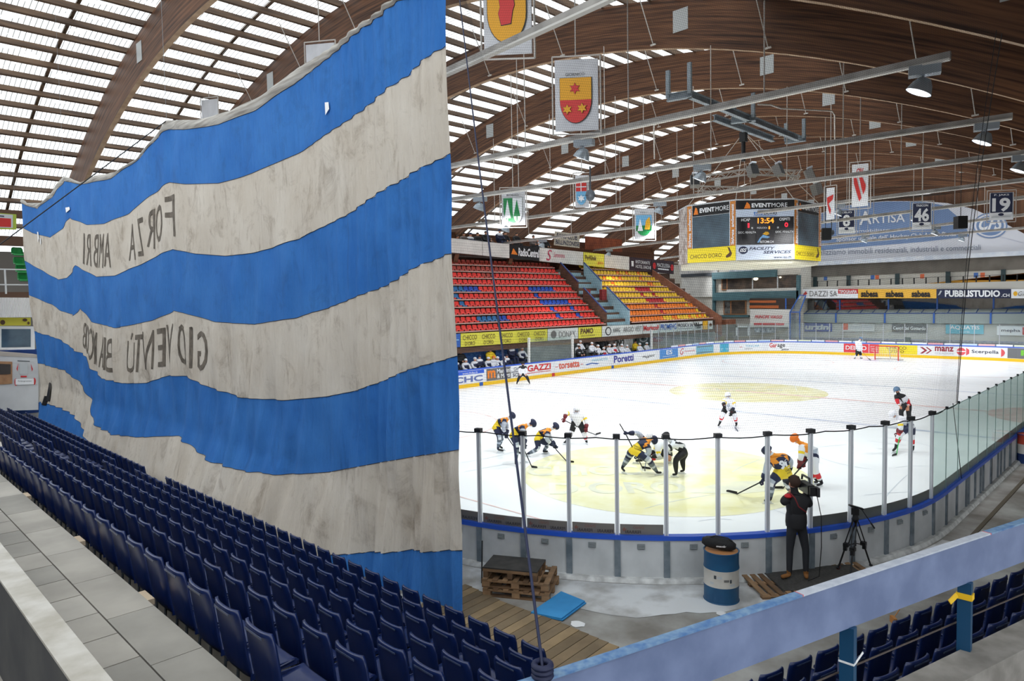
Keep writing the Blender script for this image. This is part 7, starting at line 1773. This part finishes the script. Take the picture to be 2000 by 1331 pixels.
def place_bench(px,py,kind,label,grp,y=15.75,rot=None,scale=1.0):
    p=at(px,py,y=y); p.z-=.80*scale
    if kind not in BP: raise KeyError(kind)
    o=bpy.data.objects.new('person',BP[kind]); COL.objects.link(o); o.location=p; o.rotation_euler=(0,0,(PI/2 if rot is None else rot)); o.scale=(scale,)*3
    tag(o,label,'person',grp)
BP={}
def mkbp(k,mats,hel):
    m=bench_proto(mats,hel,k); o=m.build('person',mats); BP[k]=o.data; bpy.data.objects.remove(o)
mkbp('home',[KN,KW,KW,KB,SKIN,KW,KN],1); mkbp('home2',[KN,KW,KN,KB,SKIN,KN,KN],1); mkbp('away',[KW,KW,KW,KB,SKIN,KW,KB],1); mkbp('away2',[KR,KW,KW,KB,SKIN,KW,KB],1)
mkbp('coach',[KB,KB,KB,SKIN,SKIN,HAIRB,KB],None); mkbp('yellow',[KY,KY,KY,SKIN,SKIN,HAIRB,KB],None); mkbp('grey',[C_('jacket_grey',(110,100,96)),C_('jacket_grey',(0,0,0)),C_('jacket_grey',(0,0,0)),SKIN,SKIN,HAIRB,KB],None); mkbp('orangehat',[KW,KW,KW,KB,SKIN,C_('helmet_orange',(0,0,0)),KN],1)
z7=lambda a,b:(880+a/11.11,650+b/11.11)
for k,(a,b,kind) in enumerate([(100,600,'home2'),(320,610,'home'),(520,580,'home'),(620,530,'home2'),(810,570,'home'),(925,545,'orangehat'),(1010,560,'home'),(1210,510,'home2'),(1150,560,'home')]):
    place_bench(*z7(a,b),kind,'home player seated on the left bench, %s from the left'%ordn(k),'home bench players')
for k,(a,b,kind,lab) in enumerate([(210,410,'coach','coach in a black coat standing at left of the home bench'),(850,370,'yellow','attendant in yellow jacket standing at the home bench doorway'),(1315,300,'home2','standing home player in navy at right of the left bench'),(1540,350,'home','standing home player in pale shirt at the right end of the left bench')]):
    place_bench(*z7(a,b),kind,lab,'people standing at the home bench',y=16.4,scale=1.12)
z8_=lambda a,b:(1100+a/6.25,600+b/6.25)
for k,(a,b,kind) in enumerate([(205,430,'away'),(180,470,'away'),(345,450,'away'),(420,480,'away'),(380,510,'away2'),(490,510,'away2'),(560,475,'away'),(620,470,'away2'),(710,470,'away'),(775,480,'away'),(930,460,'away'),(1015,450,'away')]):
    place_bench(*z8_(a,b),kind,'visiting player in white on the right bench, %s from the left'%ordn(k),'visiting bench players',y=15.75 if k not in (0,) else 16.1)
for k,(a,b,kind,lab) in enumerate([(190,490,'coach','coach in black coat at the left end of the right bench'),(345,395,'grey','staff member in grey behind the right bench, left one'),(470,395,'coach','staff member in black behind the right bench'),(575,365,'grey','staff member in grey behind the right bench, right one'),(875,425,'yellow','attendant in yellow jacket on the right bench')]):
    place_bench(*z8_(a,b),kind,lab,'staff at the visiting bench',y=16.5 if k else 15.6,scale=1.05)
# people on the upper gallery
for k,(px,py) in enumerate([(893,463),(905,458),(918,459),(932,458),(948,455),(957,466),(975,452),(986,456),(1008,458),(1041,463),(1049,470),(1065,468)]):
    place_bench(px,py,['coach','grey','home2','coach'][k%4],'dark-clad spectator on the upper gallery, %s from the left'%ordn(k),'spectators on the gallery',y=22.6,scale=1.2)
place_bench(960,536,'coach','person in black sitting alone among the upper red seats','',y=21.0)
# ---------------- props by the near boards ----------------
WD=[mat('pallet_wood%d'%k,c,.8,rgb2=tuple(v*1.25 for v in c),scale=4,stretch=(1,1,1),bump=.3) for k,c in enumerate([(118,92,66),(100,76,54),(134,106,78)])]
def pallet(c,rot,L=1.2,W=.8,z=GF,label='',new=0,boards=7,name='wooden_pallet'):
    t=thing(name,Vector((c.x,c.y,z)),label,'pallet')
    R=Matrix.Rotation(rot,3,'Z'); P=lambda x,y,h: Vector((c.x,c.y,z))+R@Vector((x,y,h))
    w_=.095
    for k in range(boards):
        x=-L/2+w_/2+(L-w_)*k/(boards-1); m=MB(); m.box(P(x,0,.133),(w_,W,.022),R); m.build('deck_board',WD[(k+new)%3],t)
    for y in (-W/2+.05,0,W/2-.05):
        m=MB(); m.box(P(0,y,.111),(L,.1,.022),R); m.build('stringer_board',WD[new%3],t)
        m=MB(); m.box(P(0,y,.011),(L,.1,.022),R); m.build('bottom_board',WD[(new+1)%3],t)
        for x in (-L/2+.07,0,L/2-.07):
            m=MB(); m.box(P(x,y,.061),(.14,.1,.078),R); m.build('block',WD[(new+2)%3],t)
    return t
pc=[at(*q,z=GF) for q in ((943,1165),(1073,1178),(1100,1130))]
d1=(pc[1]-pc[0]); a1=math.atan2(d1.y,d1.x)
cen=pc[0]+d1*.5+Vector((-d1.y,d1.x,0)).normalized()*.42
pallet(cen,a1,1.2,.84,GF,'weathered pallet at the bottom of the stack beside the blue mat')
pallet(cen+Vector((.03,.06,0)),a1+.03,1.2,.84,GF+.146,'weathered pallet, second in the stack beside the blue mat')
# small pallet with black board
tc=cen+Vector((-.05,.12,0)); z3=GF+.292
tp_=thing('wooden_stand',Vector((tc.x,tc.y,z3)),'low timber stand with a black rubber top on the pallet stack','stand')
R=Matrix.Rotation(a1-.02,3,'Z')
m=MB(); m.box(Vector((tc.x,tc.y,z3+.165)),(1.0,.62,.02),R); m.build('rubber_top',mat('rubber_black',(44,42,40),.85,rgb2=(60,57,54),scale=5),tp_,'black rubber top')
for y in (-.27,0,.27):
    m=MB(); m.box(Vector((tc.x,tc.y,z3+.128))+R@Vector((0,y,0)),(1.0,.09,.05),R); m.build('bearer',WD[0],tp_)
    for x in (-.45,0,.45):
        m=MB(); m.box(Vector((tc.x,tc.y,z3+.052))+R@Vector((x,y,0)),(.09,.09,.102),R); m.build('block',WD[1],tp_)
# dark rod leaning by the boards
a=at(941,1140,z=GF); m=MB(); m.tube([a,a+Vector((.05,.02,.78))],.014,7); o=m.build('iron_rod',mat('rod_dark',(52,52,52),.6)); tag(o,'thin dark rod standing upright left of the pallet stack','rod')
# folded blue mat
q=[at(*p,z=GF+.01) for p in ((1037,1201),(1099,1214),(1145,1180),(1096,1160))]
mt_=mat('mat_blue',(40,130,190),.7,rgb2=(54,146,206),scale=2,bump=.1)
t=thing('folded_mat',(q[0]+q[2])/2,'bright blue folded mat lying on the floor beside the pallet stack','mat')
for k in range(2):
    z=GF+.012+k*.022; P=[Vector((v.x,v.y,z)) for v in q]
    if k==1: P=[P[0],P[1]+(P[0]-P[1])*.04,P[2]+(P[3]-P[2])*.05,P[3]]
    m=MB(); m.add(P+[p+Vector((0,0,.019)) for p in P],[(0,3,2,1),(4,5,6,7),(0,1,5,4),(1,2,6,5),(2,3,7,6),(3,0,4,7)]); m.build('mat_layer',mt_,t)
# oil barrel
def barrel(c,z,r,h,bands,label,lid,name='oil_barrel'):
    t=thing(name,Vector((c.x,c.y,z)),label,'barrel')
    zz_=0
    for k,(f0,f1,mt2,lab) in enumerate(bands):
        m=MB(); pr=[]
        n=6
        for j in range(n+1):
            u=f0+(f1-f0)*j/n; rr_=r+ (.008 if min(abs(u-.34),abs(u-.66))<.02 else 0); pr.append((rr_,z+h*u))
        m.lathe(pr,(c.x,c.y,0),32); m.build('drum_band',mt2,t,lab)
    m=MB(); m.lathe([(r+.006,z+h-.012),(r+.012,z+h+.004),(r-.002,z+h+.010),(r-.014,z+h+.002)],(c.x,c.y,0),32); m.lathe([(r+.006,z+.0),(r+.012,z+.012),(r,z+.02)],(c.x,c.y,0),32); m.build('rim',bands[0][2],t)
    m=MB(); m.lathe([(0,z+h-.01),(r-.01,z+h-.01)],(c.x,c.y,0),32); m.build('lid',lid,t)
    return t
DB=mat('drum_blue',(18,72,112),.45,rgb2=(26,86,126),scale=3); DWh=mat('drum_white',(186,180,170),.6,rgb2=(206,202,194),scale=3)
bc=Vector((2.02,-13.26,0)); 
bb=barrel(bc,GF,.29,.86,[(0,.335,DB,'blue lower band'),(.335,.67,DWh,'off-white middle band'),(.67,1,DB,'blue upper band')],'blue and off-white oil barrel standing at the near boards',mat('lid_orange',(196,136,84),.6))
tocam=(CAM-bc); tocam.z=0; tocam.normalize(); sd=Vector((-tocam.y,tocam.x,0))
def drumdec(items):
    m=MB(); mats=[]
    for a,z0,z1,wd,mm_ in items:
        if mm_ not in mats: mats.append(mm_)
        for k in range(4):
            for (aa,bb_) in ((a-wd/2+wd*k/4,a-wd/2+wd*(k+1)/4),):
                P=[bc+(tocam*math.cos(x)+sd*math.sin(x))*.293+Vector((0,0,zq)) for x,zq in ((aa,z0),(bb_,z0),(bb_,z1),(aa,z1))]
                m.add(P,[(0,1,2,3)],mats.index(mm_))
    m.build('drum_label',mats,bb,'small faded labels')
drumdec([(.55,.74,.80,.12,DKGREY),(.30,.76,.80,.30,MGREY),(.65,.68,.72,.35,LGREY),(-.35,.80,.86,.14,DKGREY),(-.10,.81,.85,.28,LGREY),(-.55,.70,.74,.22,LGREY)])
# black bag on the barrel
bg_=thing('camera_bag',bc+Vector((0,0,GF+.87)),'long black padded bag with white logo lying on the barrel','bag')
ax=sd*-1; R=Matrix((ax,tocam*-1,Vector((0,0,1)))).transposed()@Matrix.Rotation(-.12,3,'Y')
m=MB(); vs=[]; n=16; K=9
for i in range(K):
    u=-1+2*i/(K-1); rr_=(1-abs(u)**5)**.5 if abs(u)<1 else .35; rr_=max(rr_,.45)
    for k in range(n):
        a=2*PI*k/n; cx,cz=math.cos(a),math.sin(a); sq=lambda v: math.copysign(abs(v)**.65,v)
        vs.append(bc+Vector((0,0,GF+.96))+R@Vector((u*.28+.04,sq(cx)*.11*rr_,sq(cz)*.09*rr_)))
fs=[(i*n+k,i*n+(k+1)%n,(i+1)*n+(k+1)%n,(i+1)*n+k) for i in range(K-1) for k in range(n)]+[tuple(range(n))[::-1],tuple(range((K-1)*n,K*n))]
m.add(vs,fs,0,True); m.build('bag_body',mat('bag_black',(26,26,28),.75,bump=.2,scale=30,var=.1),bg_)
vs,fs=glyphs('manfr',.03); c=bc+Vector((0,0,GF+.955))+tocam*.125
m=MB(); m.add([c+sd*(-(x-.5))*-.16+Vector((0,0,(y-.5)*.035)) for x,y in vs],fs); m.build('lettering',WHITE,bg_)
m=MB(); m.tube([bc+Vector((0,0,GF+1.02))+R@Vector((-.18,0,.02)),bc+Vector((0,0,GF+1.02))+R@Vector((-.1,0,.06)),bc+Vector((0,0,GF+1.02))+R@Vector((.1,0,.06)),bc+Vector((0,0,GF+1.02))+R@Vector((.2,0,.02))],.012,6); m.build('bag_handle',BLACK,bg_)
# platform pallets under the cameraman with carpet
p0=at(1548,1130,z=.45); 
b0_=at(1478,1135,z=.40); dirp=(at(1620,1065,z=.4)-at(1480,1105,z=.4)); 
aP=math.atan2(p0.y-b0_.y,p0.x-b0_.x)
aP=-.72
RP=Matrix.Rotation(aP,3,'Z')
pcen=Vector((3.75,-14.12,0))
pallet(pcen+RP@Vector((-.62,-.05,0)),aP,1.15,1.15,GF-.06,'pale pallet under the left half of the cameraman mat',2,8)
pallet(pcen+RP@Vector((.62,.05,0)),aP,1.15,1.15,GF-.06,'pale pallet under the right half of the cameraman mat',2,8)
m=MB(); m.box(Vector((pcen.x,pcen.y,.443))+RP@Vector((.12,.0,0)),(1.75,1.0,.012),RP); o=m.build('floor_mat',mat('mat_grey',(58,56,54),.95,rgb2=(72,70,67),scale=20)); tag(o,'dark grey carpet mat the cameraman stands on','mat')
# tripod
def tp9(a,b,off=0,zz_=None):
    fh=Vector((_f.x,_f.y,0)).normalized(); r=ray(1480+a/4.754,900+b/4.754); G=at(1663,1116,z=.45); t=((G-CAM).dot(fh)+off)/r.dot(fh); return CAM+r*t
tg=tp9(905,1020); tr_=thing('tripod',Vector((tg.x,tg.y,.45)),'black video tripod with fluid head standing right of the cameraman','tripod')
BK2=mat('tripod_black',(24,24,26),.45,.2)
apex=tp9(905,540)
for (fa,fb,off,lab) in ((745,985,.1,'red'),(860,1055,-.35,None),(1050,990,.2,None)):
    f=tp9(fa,fb,off); f.z=max(.45,f.z-.0); f.z=.46
    knee=apex.lerp(f,.52); s_=Vector((.6,-.6,0)).normalized()*.035
    m=MB(); m.tube([apex+s_,knee+s_],.011,6); m.tube([apex-s_,knee-s_],.011,6); m.box(knee,(.09,.09,.06)); m.tube([knee,f],.016,7); m.box(knee.lerp(f,.12),(.06,.06,.1)); m.ell(f+Vector((0,0,.015)),(.035,.035,.02),8,6); lg=m.build('leg',BK2,tr_)
    if lab: mm_=MB(); mm_.box(f+Vector((.02,0,.01)),(.07,.04,.03)); mm_.build('foot_marker',RED,lg,'red foot')
mid=apex.lerp(Vector((tg.x,tg.y,.45)),.52); m=MB(); m.tube([mid-Vector((0,0,.0)),mid+Vector((0,0,.10))],.02,8)
for (fa,fb,off) in ((745,985,.1),(860,1055,-.35),(1050,990,.2)):
    f=tp9(fa,fb,off); f.z=.46; m.tube([mid+Vector((0,0,.05)),apex.lerp(f,.55)],.009,6)
m.build('spreader',BK2,tr_)
m=MB(); m.lathe([(.0,-.05),(.055,-.05),(.06,.0),(.05,.03),(.045,.08)],tuple(apex),16); m.box(apex+Vector((0,0,.14)),(.10,.13,.12),.3); hd_=m.build('fluid_head',BK2,tr_)
m=MB(); a=tp9(850,415); b=tp9(975,450); m.beam(a,b,.07,.03); m.build('camera_plate',BK2,hd_)
m=MB(); m.tube([tp9(965,455),tp9(1085,630,-.1)],[.008,.008],6); m.tube([tp9(1050,580,-.07),tp9(1085,632,-.1)],.015,7); m.build('pan_handle',BK2,tr_)
# red white blue barrels at the right
WHB=mat('drum_white2',(196,194,190),.6); BLB=mat('drum_blue2',(20,50,110),.5); RDB=mat('drum_red',(170,60,40),.5)
c=at(1998,905,z=GF); c=Vector((c.x+.15,c.y-.1,0)); barrel(c,GF,.29,.88,[(0,.34,BLB,'blue band'),(.34,.67,WHB,'white band'),(.67,1,RDB,'red band')],'barrel painted red, white and blue at the right edge of the photo',RDB,'oil_barrel')
# salt sacks / yellow scrap bits near the right front seats
c=at(1745,1212,z=.5); m=MB(); m.box(c,(.14,.05,.10),.7); m.beam(c+Vector((0,0,.03)),c+Vector((.18,-.05,.15)),.01,.01); o=m.build('small_bag',mat('tan_leather',(180,120,60),.6)); tag(o,'small tan and black object on the floor behind the front blue seats','bag')
# floor grating curb along the right boards
m=MB(); sw0=near[-3]; sw1=near[-3]+dirn*34; a_,b_=min(sw0,sw1),max(sw0,sw1)
ss=srange(a_,b_,.8); vs=[]
for s in ss:
    p,n=path(s); vs+=[p+n*.62+Vector((0,0,GF)),p+n*.62+Vector((0,0,GF+.03)),p+n*.7+Vector((0,0,GF+.03)),p+n*.7+Vector((0,0,GF))]
m.add(vs,[(4*i+k,4*i+4+k,4*i+5+k,4*i+1+k) for i in range(len(ss)-1) for k in range(3)]); o=m.build('trim_4',mat('edge_timber',(96,88,74),.8)); struct(o)

finish_people()
# lettering on shirts, laid on the body surface
def shirt(pi,txt,org,ux_,uy_,w_,h_,mt,bold=.04,shear=0):
    inf=PENDING[pi][2]; b=inf['body']; t=PENDING[pi][1]; me=b.data
    bv=BVHTree.FromPolygons([v.co.copy() for v in me.vertices],[tuple(p.vertices) for p in me.polygons])
    nrm=ux_.cross(uy_).normalized(); 
    if nrm.dot(CAM-org)<0: nrm=-nrm
    vs,fs=glyphs(txt,bold,shear); P=[]
    for x,y in vs:
        q=org+ux_*(x-.5)*w_+uy_*(y-.5)*h_; h=bv.ray_cast(q+nrm*1.0,-nrm)
        P.append((h[0] if h[0] is not None else q)+nrm*.012)
    m=MB(); m.add(P,fs); m.build('lettering',mt,t)
def px3(O,S,a,b,J): return sp(O,S,(a,b),J)
J8=PENDING[P8][2]['J']
c=px3(O3,S3_,1005,585,J8); u=(px3(O3,S3_,1100,560,J8)-px3(O3,S3_,910,600,J8)).normalized(); v=(px3(O3,S3_,980,500,J8)-px3(O3,S3_,1020,660,J8)).normalized(); 
shirt(P8,'90',c,u,v,.30,.24,KW,.05)
c=px3(O3,S3_,1080,690,J8); shirt(P8,'CHICCO',c+v*.04,u,v,.24,.06,KB,.01); shirt(P8,"D'ORO",c-v*.045,u,v,.16,.05,KB,.01)
J5=PENDING[P5][2]['J']; c=px3(O2,S2_,590,480,J5); u=(px3(O2,S2_,700,510,J5)-px3(O2,S2_,480,440,J5)).normalized(); v=(px3(O2,S2_,600,400,J5)-px3(O2,S2_,580,560,J5)).normalized(); shirt(P5,'CHICCO',c+v*.03,u,v,.24,.045,KB,.01); shirt(P5,"D'ORO",c-v*.035,u,v,.18,.04,KB,.01)
